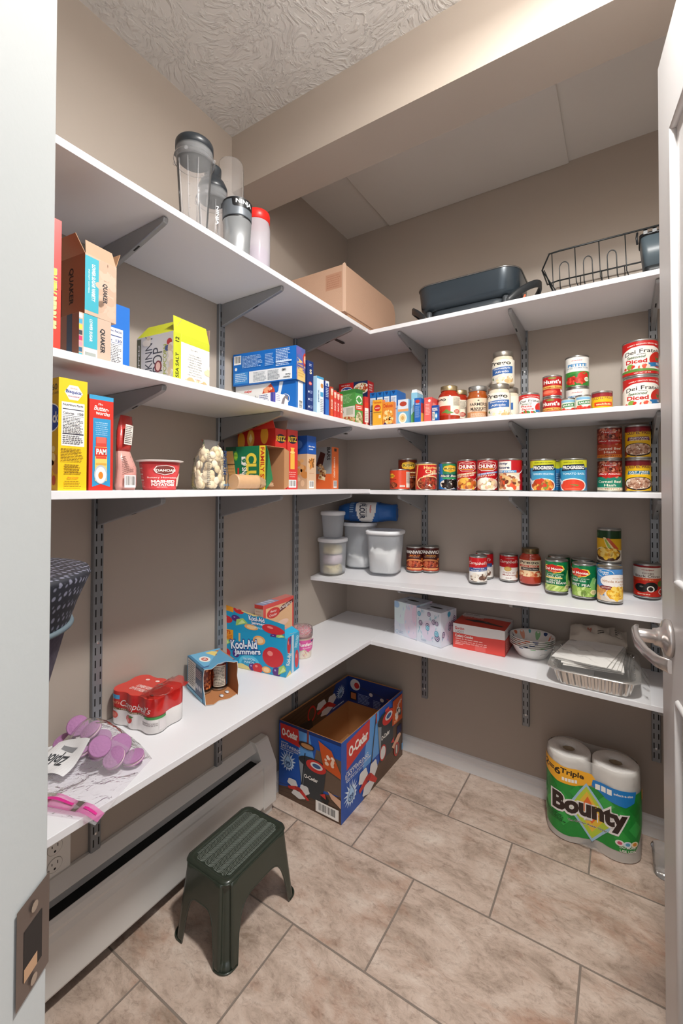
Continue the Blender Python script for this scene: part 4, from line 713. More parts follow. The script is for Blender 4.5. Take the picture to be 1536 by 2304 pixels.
carton('rice_mix_box', 'red and white narrow box tucked behind the green box', 'food box', (.283, -.326), .110, .022, -12, Zs2, .112, {'*': '#c9332f'}, [], [R(0, .1, 1, .6, '#e8e4e0'), R(0, .6, 1, .8, '#d5392f'), Ln(.1, .15, .9, .5, 6, '#9a8a86'), T('25', .5, .05, .08, WH, .5, .03)])
carton('instant_rice_box', 'red rice box with bowl picture standing at the back corner', 'rice box', (.180, -.118), .152, .056, 0, Zs2, .232, {'*': '#b81c20', 'F': '#bd1f23', 'S': '#c02429'},
    [R(0, .0, 1, 1, '#bd1f23'), P([(.5, .4), (1, .4), (1, 1), (.52, 1)], '#1f2d55'), E(.78, .86, .26, .11, '#e8e0d2'), CL(.78, .865, .22, .085, 90, .005, ['#d9a06a', '#b8603a', '#f0e2c4', '#7a9a4a', '#c9402c']), E(.28, .86, .2, .065, WH), E(.28, .86, .185, .055, '#27408c'), T('Minute', .28, .86, .05, WH, .3, .03, rot=4), T('READY TO SERVE', .24, .955, .02, WH, .3)],
    [R(0, .6, 1, 1, '#c02429'), T('WHITE', .5, .93, .03, WH, .6, .02), T('RICE', .5, .88, .03, WH, .5, .02), T('CUPS', .5, .83, .03, WH, .5, .02)])
for i, (x, W_) in enumerate(((.3025, .0275), (.3345, .0275), (.3640, .0265), (.3945, .0275))):
    carton('macaroni_dinner_box', 'blue and white pasta box seen end-on, %s of four in a row' % ['leftmost', 'second from the left', 'third from the left', 'rightmost'][i], 'pasta box', (x, -.270), W_, .085, 0, zb(2, .35, -.2) + .0004, .137, {'*': '#1d6bb8'}, [R(0, .86, 1, 1, '#1d6bb8'), P([(.2, .98), (.8, .98), (.5, .88)], '#123f7c'), R(.06, .04, .94, .84, '#d7e4f0'), Ln(.12, .5, .88, .8, 8, '#4a6a9a'), R(.06, .44, .94, .48, '#3a7ac0'), Ln(.12, .08, .88, .4, 9, '#7a8aa8')],
        [R(0, 0, 1, .55, '#a9cbe8'), T('pasta', .5, .7, .1, WH, .6, .02)] if i == 3 else [], group='four blue pasta boxes end-on')
zc2 = zb(2, .37, -.2) + .0004
carton('cheese_dinner_box', 'yellow and orange macaroni box with noodle picture at the shelf edge', 'pasta box', (.344, -.2935), .044, .052, 0, zc2, .101, {'*': '#e2a02a', 'F': '#e8ac33', 'S': '#df7f2c'} , [E(.5, .68, .32, .13, '#c83a2a'), T('mild', .5, .68, .05, WH, .4, .02), T('Velveeta', .5, .9, .1, '#c4541e', .8, .02), R(.1, .5, .9, .52, '#5a4a2a'), R(.62, .28, .84, .4, '#f2e6c4')], [])
carton('cheese_dinner_box', 'orange box face with noodle picture, right half of the yellow pair', 'pasta box', (.3905, -.2925), .0455, .055, 0, zc2, .088, {'*': '#d9772a'}, [R(0, 0, 1, 1, '#e08a34'), T('Deluxe', .5, .84, .17, '#c8451c', .86, .03), E(.5, .3, .5, .34, '#e9a84a'), CL(.5, .32, .46, .3, 60, .006, ['#f2c36a', '#e89a3a', '#f6d896', '#d9812a']), P([(0, 0), (.2, .12), (.4, .02), (1, .04), (1, 0)], '#4a2a5a')], [])
carton('cereal_cup_box', 'light blue and white box with cereal bowl picture', 'food box', (.4395, -.262), .0435, .065, 0, zc2, .098, {'*': '#7fb4d8'}, [R(0, .62, 1, 1, '#d3dfe8'), E(.5, .82, .34, .1, '#b4432f'), R(0, 0, 1, .55, '#6fb0cf'), R(0, .52, 1, .62, '#e0a068'), E(.45, .26, .4, .22, WH), E(.45, .26, .3, .16, '#e6cf9a'), E(.45, .26, .14, .08, '#caa35e')], [])
GC = carton('broth_carton', 'narrow pale blue and green drink carton with folded top', 'carton', (.4700, -.2475), .025, .060, 0, zc2, .122, {'*': '#8fc8e0'}, [R(0, 0, 1, .45, '#6fb86a'), P([(0, .3), (1, .55), (1, .7), (0, .5)], '#b8dce8'), T('ORGANIC', .5, .6, .3, WH, .4, rot=90)], [R(0, 0, 1, .45, '#5ea85c')])
q = MB(); q.prism([(-.012, 0), (.012, 0), (.009, .012), (-.009, .012)], -.0285, -.0265 + .055, M('#e8eef2', .35)); q.build('folded_top', GC, (0, 0, .1225))
carton('baking_box', 'small blue box with red logo standing in front of the pale carton', 'food box', (.4975, -.278), .0265, .030, 0, zc2, .094, {'*': '#1c62b4'}, [E(.5, .86, .34, .07, '#c8392f'), T('Swiss', .5, .76, .06, WH, .6, .02), Ln(.15, .2, .85, .68, 12, '#8fb4e0')], [R(0, .0, 1, .4, '#e8b04a'), R(0, .4, 1, .8, '#b63a3a')])
carton('dessert_box', 'red box end with white print beside the small blue box', 'food box', (.5340, -.262), .0300, .085, 0, zc2, .095, {'*': '#cf4140', 'F': '#d95350'}, [R(.08, .08, .92, .92, '#e0625c'), Ln(.2, .3, .8, .75, 8, '#f3c9c0'), E(.7, .86, .16, .06, WH)], [R(0, 0, 1, 1, '#d9504c'), R(.1, .5, .5, .8, '#e58a80')])
carton('pudding_box', 'small blue pudding box leaning in front of the red box', 'food box', (.5625, -.2725), .0265, .012, -8, zc2, .061, {'*': '#1c4c9c'}, [T('PUDDING', .5, .75, .2, WH, .8, .03), R(.1, .1, .5, .6, '#e9e2d6'), Ln(.12, .14, .48, .56, 5, '#2a2a30'), E(.72, .35, .22, .2, '#3a9ad0'), E(.72, .35, .13, .12, WH)], [])
# ---- eye-level shelf, left wall
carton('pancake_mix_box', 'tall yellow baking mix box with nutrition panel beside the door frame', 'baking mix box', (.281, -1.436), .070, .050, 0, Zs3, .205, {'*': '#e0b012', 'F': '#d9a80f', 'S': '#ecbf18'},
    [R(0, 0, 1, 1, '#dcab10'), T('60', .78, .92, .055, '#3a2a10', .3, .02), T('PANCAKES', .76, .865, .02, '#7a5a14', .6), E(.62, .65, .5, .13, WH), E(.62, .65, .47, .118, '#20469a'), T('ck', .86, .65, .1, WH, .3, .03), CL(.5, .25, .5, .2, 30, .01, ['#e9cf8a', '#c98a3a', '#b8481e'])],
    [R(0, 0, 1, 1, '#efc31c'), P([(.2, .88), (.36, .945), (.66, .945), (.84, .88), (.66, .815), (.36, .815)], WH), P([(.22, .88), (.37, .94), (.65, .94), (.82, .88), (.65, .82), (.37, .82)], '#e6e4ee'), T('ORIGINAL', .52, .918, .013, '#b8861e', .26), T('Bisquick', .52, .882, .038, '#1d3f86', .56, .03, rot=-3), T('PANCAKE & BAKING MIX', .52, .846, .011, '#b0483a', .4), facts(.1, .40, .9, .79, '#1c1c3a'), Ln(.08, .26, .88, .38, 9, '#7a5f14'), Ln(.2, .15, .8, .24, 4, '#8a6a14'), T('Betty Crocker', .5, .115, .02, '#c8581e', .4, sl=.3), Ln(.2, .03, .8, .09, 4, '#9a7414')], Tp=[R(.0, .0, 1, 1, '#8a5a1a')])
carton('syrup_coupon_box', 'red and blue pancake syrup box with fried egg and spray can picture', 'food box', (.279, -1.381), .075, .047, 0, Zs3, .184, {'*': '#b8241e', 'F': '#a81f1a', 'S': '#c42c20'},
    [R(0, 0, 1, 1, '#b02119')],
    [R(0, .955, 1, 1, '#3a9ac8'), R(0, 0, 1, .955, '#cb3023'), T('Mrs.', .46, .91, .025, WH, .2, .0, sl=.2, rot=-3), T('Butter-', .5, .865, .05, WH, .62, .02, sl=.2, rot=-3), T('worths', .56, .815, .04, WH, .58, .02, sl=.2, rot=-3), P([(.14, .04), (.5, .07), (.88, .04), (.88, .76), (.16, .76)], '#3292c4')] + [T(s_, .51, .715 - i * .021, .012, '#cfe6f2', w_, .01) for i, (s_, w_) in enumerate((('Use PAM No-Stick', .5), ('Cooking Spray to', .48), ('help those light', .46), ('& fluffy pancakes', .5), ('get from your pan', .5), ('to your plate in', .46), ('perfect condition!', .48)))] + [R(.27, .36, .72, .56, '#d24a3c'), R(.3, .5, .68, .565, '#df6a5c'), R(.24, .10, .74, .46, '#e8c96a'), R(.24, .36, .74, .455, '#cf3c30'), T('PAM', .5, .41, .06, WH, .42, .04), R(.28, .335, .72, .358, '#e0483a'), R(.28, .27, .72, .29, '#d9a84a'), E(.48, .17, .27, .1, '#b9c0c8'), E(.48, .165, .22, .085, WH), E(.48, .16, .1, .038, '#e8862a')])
o = empty('baking_chip_packet', (.205, -1.262, Zs3)); tag(o, 'crumpled red and pink foil packet leaning on the red and blue box', 'snack packet', None)
q = MB(); n = 14; rings = []
prof = [(0, .026, .010, 0, 0), (.01, .028, .014, 0, 0), (.05, .027, .013, .002, .000), (.085, .018, .009, .000, -.008), (.10, .020, .008, .002, -.008), (.13, .021, .009, -.006, .003), (.155, .019, .006, -.012, .012), (.168, .017, .002, -.014, .016)]
for zz, ry, rx, ox, oy in prof: rings.append([(ox + rx * math.cos(2 * PI * i / 24), oy + ry * math.sin(2 * PI * i / 24) + .0012 * math.sin(i * 3 + zz * 200), zz) for i in range(24)])
q.loft(rings[:4], M('#cf9a90', .3, bump=.6, bscale=40)); q.loft(rings[3:], M('#b3342e', .28, bump=.6, bscale=40)); q.build('foil_bag', o, rot=(0, 0, .3))
q = MB(); draw(q, Face((.0165, -.022, .006), (-.002, .036, 0), (0, 0, .03)), [BC(0, 0, 1, .9)]); draw(q, Face((.0150, -.0230, .10), (-.006, .030, .0), (-.006, .012, .045)), [R(0, 0, 1, 1, '#ece4dc'), Ln(.05, .05, .95, .95, 10, '#5a5250')]); draw(q, Face((.0165, -.024, .04), (-.001, .034, 0), (-.006, .0, .035)), [Ln(.05, 0, .95, 1, 10, '#7a5a54')]); q.build('printed_artwork', o, rot=(0, 0, .3))
# cup of mashed potato
o = empty('potato_cup', (.200, -1.173, Zs3)); tag(o, 'red paper cup of mashed potatoes with white rim and foil lid', 'food cup')
q = MB(); q.lathe([(.036, 0), (.037, .001), (.0365, .003), (.0455, .066)], M('#c8383c', .4), 56); f = cam_angle(.2, -1.173)
class Cone(Wrap):
    def at(s, u, v, off):
        p = Wrap.at(s, u, v, off); k = (.0367 + (.0452 - .0367) * v) / .0367; return Vector((p.x * k, p.y * k, p.z))
draw(q, Cone(arc_pts(.0369, f, PI / 2, 44), .003, .064), [R(0, 0, 1, .93, '#d9474a'), G(*[R(.03, y_, .17, y_ + .05, '#f0dcd6') for y_ in (.3, .52, .74)]), Ln(.03, .05, .2, .95, 16, '#e89a94'), P([(.4, .72), (.45, .86), (.6, .9), (.74, .84), (.78, .7), (.72, .58), (.58, .52), (.44, .6)], '#efe6e0'), P([(.42, .72), (.46, .84), (.6, .88), (.73, .82), (.76, .7), (.7, .6), (.58, .54), (.46, .61)], '#7a3a34'), T('IDAHOAN', .6, .70, .1, WH, .36, .03), T('Buttery Homestyle', .56, .42, .08, '#f8e9e4', .56, .01), T('MASHED', .57, .28, .11, WH, .44, .05), T('POTATOES', .57, .155, .1, WH, .44, .05), Ln(.45, .04, .7, .09, 1, '#f3cfca'), P([(.86, .1), (.84, .4), (.92, .6), (1, .6), (1, .1)], '#eddcc8')], .4)
q.build('cup_body', o)
q = MB(); q.lathe([(.0450, .0655), (.053, .0675), (.0535, .069), (.050, .0698), (.040, .0695), (0, .0705)], M('#e9dfd8', .3), 56); draw(q, Face((-.04, -.04, .0706), (.08, 0, 0), (0, .08, 0)), [E(.5, .5, .48, .48, '#cf4a4a'), T('IDAHOAN', .5, .5, .2, WH, .8, .03, rot=25)]); q.build('foil_lid', o)
# bag of round white crackers
o = empty('cracker_bag', (.200, -1.018, Zs3), .25); tag(o, 'clear bag of round white soup crackers', 'snack bag')
CRK = ['#e7d6b4', '#efe2c6', '#dcc7a0']
for i in range(88):
    R2 = random.Random(i * 7 + 1); t_ = R2.random(); a_ = R2.uniform(0, 2 * PI); zz = .012 + R2.random() * .098
    ry = .057 * math.sqrt(max(.15, 1 - ((zz - .05) / .075) ** 2)); rx = ry * .55; k_ = R2.uniform(.74, .93)
    c_ = Vector((rx * k_ * math.cos(a_), ry * k_ * math.sin(a_), zz)); q = MB(); rr = .0102
    q.lathe([(0, -.0042), (rr * .7, -.0036), (rr, -.001), (rr, .001), (rr * .7, .0036), (0, .0042)], M(CRK[i % 3], .85), 16)
    n_ = Vector((c_.x / (rx * rx + 1e-6), c_.y / (ry * ry + 1e-6), (zz - .05) / .004)).normalized(); n_.z *= .4
    if i == 0: CG = []
    Tm = Matrix.Translation(c_) @ n_.normalized().to_track_quat('Z', 'Y').to_matrix().to_4x4()
    CG.append((q, Tm))
for i, (q, Tm) in enumerate(CG):
    q.v = [tuple(Tm @ Vector(v)) for v in q.v]; q.build('soup_cracker', o)
CLR = clear_mat('clear_film', '#fbfbfa', .07, .1, '#ffffff', .06, .4)
q = MB(); rings = []
for zz, rx, ry in ((.001, .032, .062), (.01, .036, .066), (.04, .036, .066), (.08, .032, .058), (.105, .020, .040), (.12, .012, .028), (.132, .010, .036)):
    rings.append([(rx * math.cos(2 * PI * i / 40) + .0015 * math.sin(i * 2.3 + zz * 90), ry * math.sin(2 * PI * i / 40) + .002 * math.sin(i * 1.7 + zz * 70), zz) for i in range(40)])
q.loft(rings, CLR, cap1=False); q.build('clear_bag', o)
q = MB(); fb = lambda u0, v0, u1, v1, x_=.0345: Face((x_, u0, v0), (0, u1 - u0, 0), (0, 0, v1 - v0))
draw(q, fb(.0, .04, .02, .105, .0368), [T('PREMIUM', .5, .5, .8, '#2b3f66', .98, .03, rot=-90)]); draw(q, fb(.004, .006, .050, .020, .0366), [T('soup & oyster', .5, .5, .7, '#3f86b8', .96, .02)]); draw(q, fb(-.052, .012, -.036, .095, .024), [Ln(0, 0, 1, 1, 16, '#4a4a50')]); q.build('printed_artwork', o)
# cracker sleeve
o = empty('cracker_sleeve', (.245, -.922, Zs3 + .0005), math.radians(88)); tag(o, 'tan wrapped sleeve of crackers lying in front of the green box', 'cracker sleeve')
q = MB(); rings = []
for i in range(13):
    xx = -.055 + .085 * i / 12; r_ = .0205 + .0006 * math.sin(i * 2.2); rings.append([(xx, r_ * math.cos(2 * PI * k / 32), .0212 + r_ * math.sin(2 * PI * k / 32)) for k in range(32)])
q.loft(rings, M('#c79f78', .4, bump=.25, bscale=90)); q.build('wrapped_crackers', o)
q = MB(); rings = [[(.030 + .05 * t_, (.0205 - .006 * t_) * (1 + .10 * math.sin(5 * a_ + 2)) * math.cos(a_) * (1 + .5 * t_), .0212 * (1 - .35 * t_) + (.0205 - .012 * t_) * math.sin(a_)) for a_ in [2 * PI * k / 32 for k in range(32)]] for t_ in (0, .2, .4, .6, .8, 1)]
q.loft(rings, clear_mat('tan_film', '#e9cfae', .3, .12, '#d8b48e', .55, .6), cap0=False, cap1=False); q.build('loose_wrapper', o)
# open green cracker box lying on its side: open end faces right
def clubbox():
    a = math.radians(6); W, D, h = .150, .092, .128; Pn = (.268, -.874)
    o = empty('cracker_box', (Pn[0] - W / 2 * math.cos(a) - D / 2 * math.sin(a), Pn[1] - W / 2 * math.sin(a) + D / 2 * math.cos(a), Zs3), a)
    tag(o, 'green cracker box lying on its side with a yellow stripe and open end', 'cracker box'); t = .0012; g = M('#1d7a45', .4)
    q = MB(); q.box(-W / 2, -D / 2, 0, W / 2, D / 2, t, CBI, {'B': g}); q.box(-W / 2, -D / 2, h - t, W / 2, D / 2, h, CBI, {'T': M('#d9c43a', .4)}); q.box(-W / 2, -D / 2, t, W / 2, -D / 2 + t, h - t, CBI, {'F': g}); q.box(-W / 2, -D / 2 + t, t, -W / 2 + t, D / 2 - t, h - t, CBI, {'L': g}); q.box(-W / 2 + t, D / 2 - t, t, W / 2, D / 2, h - t, CBI, {'K': g})
    q.build('carton_shell', o)
    q = MB(); draw(q, Face((-W / 2, -D / 2, 0), (W, 0, 0), (0, 0, h)), [R(0, 0, 1, 1, '#17704a'), P([(0, 0), (.3, 0), (.18, .9), (0, .9)], '#c99a5c'), Ln(0, .3, .24, .6, 4, '#b0824a'), R(0, .58, .24, .6, '#3a2a1c'), R(0, .9, .26, 1, '#123f2a'), T('CLUB', .64, .42, .26, '#e8cf4a', .84, .05, rot=-90), T('9 SNACK', .47, .36, .12, WH, .5, .03, rot=-90), T('STACKS', .37, .2, .1, WH, .34, .02, rot=-90), R(.40, .58, .50, .76, WH), T('9', .45, .67, .1, '#17704a', .1, .05, rot=-90), R(.3, .2, .345, .5, '#c8342a'), E(.26, .78, .05, .11, '#5cae3a'), Ln(.22, .7, .3, .86, 5, '#cfe84a'), R(.84, 0, .985, 1, '#e6c93a'), T('FAMILY SIZE', .912, .5, .095, '#b8341e', .92, .03, rot=-90)])
    q.build('printed_artwork', o)
    q = MB(); q.add([(W / 2, -D / 2, t), (W / 2, -D / 2, h - t), (W / 2 + .012, -D / 2 - .006, h - .02), (W / 2 + .02, -D / 2 + .004, .03)], [(0, 1, 2, 3)], M('#2a7a4a', .5)); q.build('end_flap', o, solid=.0008)
    q = MB(); q.add([(W / 2, D / 2, t), (W / 2, D / 2, h - t), (W / 2 + .014, D / 2 + .004, h - .010), (W / 2 + .014, D / 2 + .004, .010)], [(3, 2, 1, 0)], CB); q.build('end_flap', o, solid=.0008)
clubbox()
ritz = lambda x: G(E(x, .84, .42, .075, '#1a1d33'), T('RITZ', x, .84, .085, '#f0c63a', .84, .05, rot=2))
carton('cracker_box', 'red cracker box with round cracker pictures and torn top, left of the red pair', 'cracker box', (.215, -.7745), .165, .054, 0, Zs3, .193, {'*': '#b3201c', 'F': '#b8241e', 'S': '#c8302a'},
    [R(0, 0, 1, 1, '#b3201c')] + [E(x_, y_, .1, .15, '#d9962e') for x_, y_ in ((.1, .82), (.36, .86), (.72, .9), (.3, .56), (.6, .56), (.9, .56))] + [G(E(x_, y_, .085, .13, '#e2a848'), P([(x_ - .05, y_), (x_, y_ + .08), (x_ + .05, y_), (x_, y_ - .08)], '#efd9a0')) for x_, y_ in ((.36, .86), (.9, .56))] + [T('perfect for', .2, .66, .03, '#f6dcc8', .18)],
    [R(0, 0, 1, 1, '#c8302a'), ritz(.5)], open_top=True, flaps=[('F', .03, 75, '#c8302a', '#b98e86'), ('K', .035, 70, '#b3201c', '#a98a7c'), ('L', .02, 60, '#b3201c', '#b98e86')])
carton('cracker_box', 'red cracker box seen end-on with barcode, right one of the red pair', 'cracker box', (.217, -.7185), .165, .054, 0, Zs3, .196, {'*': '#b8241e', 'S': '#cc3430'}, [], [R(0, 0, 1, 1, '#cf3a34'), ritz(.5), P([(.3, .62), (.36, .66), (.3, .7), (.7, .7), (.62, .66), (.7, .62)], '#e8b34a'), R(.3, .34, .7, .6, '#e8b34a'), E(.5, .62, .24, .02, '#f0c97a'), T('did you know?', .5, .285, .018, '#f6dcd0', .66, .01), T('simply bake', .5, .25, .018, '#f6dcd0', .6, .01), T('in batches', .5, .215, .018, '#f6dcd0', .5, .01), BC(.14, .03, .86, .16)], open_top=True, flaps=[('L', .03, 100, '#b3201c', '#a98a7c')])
carton('thin_crisps_box', 'blue and beige crisps box with triangle crackers', 'cracker box', (.222, -.618), .095, .052, 0, Zs3, .185, {'*': '#2a5fae', 'F': '#c9a684', 'S': '#c9a684'}, [R(0, .66, 1, 1, '#1d4f9c'), E(.6, .84, .18, .08, '#4a7ac0'), CL(.5, .35, .5, .3, 30, .012, ['#d9a468', '#c98a4a', '#e2c09a'])],
    [R(0, .66, 1, 1, '#1f55a6'), T('thin crisps', .5, .8, .035, WH, .7, .03), Ln(.2, .73, .8, .77, 1, '#cfe0f2'), R(0, 0, 1, .66, '#d2b293'), P([(.3, .36), (.7, .44), (.62, .6), (.2, .56)], '#c9823c'), CL(.5, .5, .35, .1, 18, .006, ['#8a5a2c', '#e0b47c']), T('garlic herb', .5, .3, .02, '#b0562a', .5, .01), BC(.2, .02, .75, .16)], Tp=[R(0, 0, 1, 1, '#b89a7c')])
carton('granola_bar_box', 'orange and grey granola bar box at the back of the shelf', 'granola bar box', (.160, -.374), .105, .054, 3, Zs3, .168, {'*': '#d8622c', 'F': '#8d8a88', 'S': '#e06a34'},
    [R(0, 0, 1, 1, '#928f8c'), R(0, 0, 1, .36, '#dd6430'), T('BARS', .86, .84, .16, '#2a2420', .3, .03, rot=-90), P([(.3, .56), (.5, .9), (.72, .84), (.56, .5)], '#4a2018'), CL(.52, .5, .14, .08, 20, .005, ['#d9b488', '#b8804c', '#6a3420']), P([(.4, .24), (.5, .48), (.76, .44), (.7, .2)], '#e0c49a'), CL(.58, .34, .14, .1, 28, .005, ['#c99a5c', '#8a4a2c', '#efdcb8'])],
    [R(0, 0, 1, 1, '#e2703a'), T('CHEWY GRANOLA', .4, .52, .22, '#f6d8c4', .5, .03, rot=90), BC(.25, .03, .75, .2), R(.35, .9, .7, .97, '#4a3a34')])
# corner of a plastic bag beside the door frame on the eye-level shelf
q = MB(); rings = []
for zz, rx, ry in ((.001, .03, .034), (.02, .03, .036), (.045, .022, .026), (.065, .006, .010)): rings.append([(rx * math.cos(2 * PI * i / 24) + .002 * math.sin(i * 2.1), ry * math.sin(2 * PI * i / 24), zz) for i in range(24)])
q.loft(rings, clear_mat('snack_film', '#f0dcb8', .25, .1, '#e0b070', .35, .8)); tag(q.build('snack_bag', loc=(.318 - .04, -1.50, Zs3)), 'corner of a clear snack bag in front of the yellow box', 'snack bag')
# ------------------------------------------------------------ topmost shelf
Z1 = zb(1, .1, -1) + .0004; Z1R = .7895 + 1.0
CLEAR = clear_mat('clear_plastic', '#fdfdfe', .08, .05, '#ffffff', .09)
DK = M('#2a2f34', .35); DK2 = M('#17191c', .4)
def blender_cup(x, y, r0, r1, h, label, flip=False, lid=0, rz=0.):
    o = empty('blender_cup', (x, y, Z1), rz); tag(o, label, 'blender cup', 'clear blender cups')
    q = MB(); t = .0015
    if flip: prof = [(r1 * 1.08, 0), (r1 * 1.08, .006), (r1, .008), (r1 * .98, h * .5), (r0, h - .01), (r0 * .96, h - .002), (r0 * .8, h), (r0 * .5, h - .004), (0, h - .004)]
    else: prof = [(0, .004), (r0 * .8, .002), (r0, .006), (r0 * 1.03, .02), (r1, h)]
    q.lathe(prof, CLEAR, 56, cap=False); q.build('cup_body', o)
    if not flip:
        q = MB(); q.lathe([(r1, h - .030), (r1 * 1.10, h - .029), (r1 * 1.12, h - .024), (r1 * 1.10, h - .019), (r1, h - .018), (r1 * 1.02, h - .014), (r1, h - .011), (r1 * 1.02, h - .008), (r1, h - .004)], CLEAR, 56, cap=False)
        for k in range(4):
            a = k * PI / 2 + .5; q.lathe([(.0001, -.004), (.004, -.003), (.0045, .0), (.003, .003), (.0001, .004)], CLEAR, 10, (r1 * 1.14 * math.cos(a), r1 * 1.14 * math.sin(a)))
            for i in range(50): q.v[-1 - i] = (q.v[-1 - i][0], q.v[-1 - i][1], q.v[-1 - i][2] + h - .024)
        q.build('locking_ring', o)
        q = MB()
        for k in range(3):
            a = cam_angle(x, y) - .9 + .55 * k; q.tube([((r0 * 1.02 + (r1 - r0) * t_) * math.cos(a), (r0 * 1.02 + (r1 - r0) * t_) * math.sin(a), .01 + (h - .05) * t_) for t_ in (0, .5, 1)], .0016, CLEAR, 6)
        q.build('rib', o)
    # fill marks
    q = MB(); f = cam_angle(x, y) - .35
    for k in range(5): zz = h * (.25 + .13 * k); rr = r0 + (r1 - r0) * zz / h + .0003 if not flip else r1 - (r1 - r0) * zz / h + .0004; q.add([(rr * math.cos(f + a), rr * math.sin(f + a), zz + b) for a, b in ((0, 0), (.10, 0), (.10, .0008), (0, .0008))], [(0, 1, 2, 3)], M('#6a6a6a', .5))
    q.build('fill_marks', o)
    if lid:
        q = MB(); rl = r1 * 1.0
        if lid == 1:
            q.lathe([(rl * .9, h - .022), (rl * .92, h - .002), (rl * 1.03, h), (rl * 1.03, h + .016), (rl * .98, h + .020), (0, h + .021)], DK, 56)
            q.lathe([(.0005, h + .03), (.011, h + .029), (.013, h + .018)], DK2, 20, (rl * .5 * math.cos(.6), rl * .5 * math.sin(.6)))
        else:
            q.lathe([(rl * .9, h - .022), (rl * .92, h - .002), (rl * .99, h), (rl * .98, h + .012), (rl * .80, h + .028), (rl * .62, h + .036), (rl * .56, h + .04), (rl * .58, h + .06), (rl * .58, h + .066), (rl * .5, h + .069), (0, h + .069)], DK, 56)
        q.build('cup_lid', o)
        q = MB(); draw(q, Wrap(arc_pts(r1 * .97, cam_angle(x, y) + .15, .7, 20), .03, h - .035), [T('NINJA', .62, .62, .16, '#e6e9ec', .42, .03, rot=-90)], .3); 
        if lid == 2: q.build('logo_print', o)
    return o
blender_cup(.234, -1.106, .031, .0445, .214, 'tall clear blender cup with black lid, nearest the doorway', lid=1)
blender_cup(.186, -1.006, .029, .0400, .186, 'clear blender cup with black spout lid, middle of the group', lid=2)
blender_cup(.150, -.905, .036, .0400, .345, 'tall clear cup standing upside down near the wall', flip=True)
# brushed silver cup with dark band
o = empty('shaker_base', (.250, -.976, Z1)); tag(o, 'brushed silver and grey mug with black badge, right of the clear cups', 'mug')
BR = M('#c3c8cc', .3, .7); q = MB()
q.lathe([(0, .001), (.030, 0), (.033, .004), (.0385, .095)], BR, 64); q.build('steel_body', o)
q = MB(); q.lathe([(.0375, .095), (.0375, .100)], DK2, 64, cap=False); q.lathe([(.0388, .100), (.0392, .104), (.0390, .140), (.0375, .148), (.034, .151), (0, .152)], M('#6d747b', .38, .3), 64); q.build('upper_ring', o)
q = MB(); f = cam_angle(.246, -.972) + .12
draw(q, Wrap(arc_pts(.0392, f, PI / 2, 40), .104, .1465), [R(0, .9, 1, 1, '#15171a'), P([(.34, 1), (.36, .5), (.40, .42), (.86, .42), (.9, .5), (.92, 1)], '#15171a'), T('NINJA', .63, .72, .34, '#d9dde0', .40, .03)], .35); q.build('badge', o)
# frosted tub with red lid
o = empty('drink_tub', (.158, -.802, Z1)); tag(o, 'cloudy plastic tub with bright red lid on the topmost shelf', 'plastic container')
q = MB(); q.lathe([(0, .002), (.037, 0), (.041, .006), (.042, .19), (.040, .205), (.036, .222)], clear_mat('cloudy_tub', '#f2f0f4', .14, .2, '#e6e2ea', .52), 56, cap=False); q.build('tub_body', o)
q = MB(); q.lathe([(.0375, .212), (.0405, .214), (.041, .236), (.039, .243), (.036, .245), (0, .245)], M('#e02a22', .35), 56); q.build('tub_lid', o)
q = MB(); q.lathe([(0, .003), (.034, .003), (.036, .02), (.036, .12), (.030, .13), (0, .132)], M('#a58ba6', .8), 40); q.build('drink_powder', o)
q = MB(); q.tube([(.262, -.978 + .018 * i, Z1 + .002 + .016 * math.sin(PI * i / 8) ** .8) for i in range(9)], .0024, M('#3b4148', .45), 8)
q.tube([(.262, -.836, Z1 + .003), (.2675, -.832, Z1 + .0085), (.266, -.826, Z1 + .0035)], .003, DK2, 8)
tag(q.build('carry_strap'), 'thin dark grey strap arching along the topmost shelf edge', 'strap')
# cardboard box in the corner
q = MB(); W, D, h = .262, .430, .176
vs = []; pr = [(-D / 2, .0), (D / 2, .0), (D / 2, h - .045), (D / 2 - .016, h - .012), (D / 2 - .045, h), (-D / 2, h)]
q.prism(pr, -W / 2, W / 2, M('#c19d84', .85, bump=.25, bscale=300), Matrix(((0, 1, 0, 0), (1, 0, 0, 0), (0, 0, 1, 0), (0, 0, 0, 1))))
o = q.build('cardboard_box', loc=(.146, -.252, Z1 + .024), bevel=.003); tag(o, 'plain brown cardboard box in the corner of the topmost shelf', 'cardboard box')
q = MB(); q.box(-W / 2 + .012, -D / 2 + .03, -.0238, W / 2 - .004, D / 2 - .01, 0, M('#a98365', .9)); q.build('bottom_flaps', o)
q = MB(); draw(q, Face((-W / 2, -D / 2, 0), (W, 0, 0), (0, 0, h)), [R(.68, .52, .95, .86, '#b5886e'), Ln(.7, .55, .93, .83, 6, '#a87860')], .85); q.build('faint_stamp', o)
q = MB(); q.add([(W / 2 + .0012, -D / 2 - .0012, 0), (W / 2 + .0012, -D / 2 - .0012, h + .004), (W / 2 + .0012, -D / 2 + .008, h + .0005), (W / 2 + .0012, -D / 2 + .008, 0), (W / 2 - .008, -D / 2 - .0012, 0), (W / 2 - .008, -D / 2 - .0012, h + .0005)], [(0, 3, 2, 1), (4, 0, 1, 5)], M('#d6b49c', .8)); q.build('worn_corner', o)
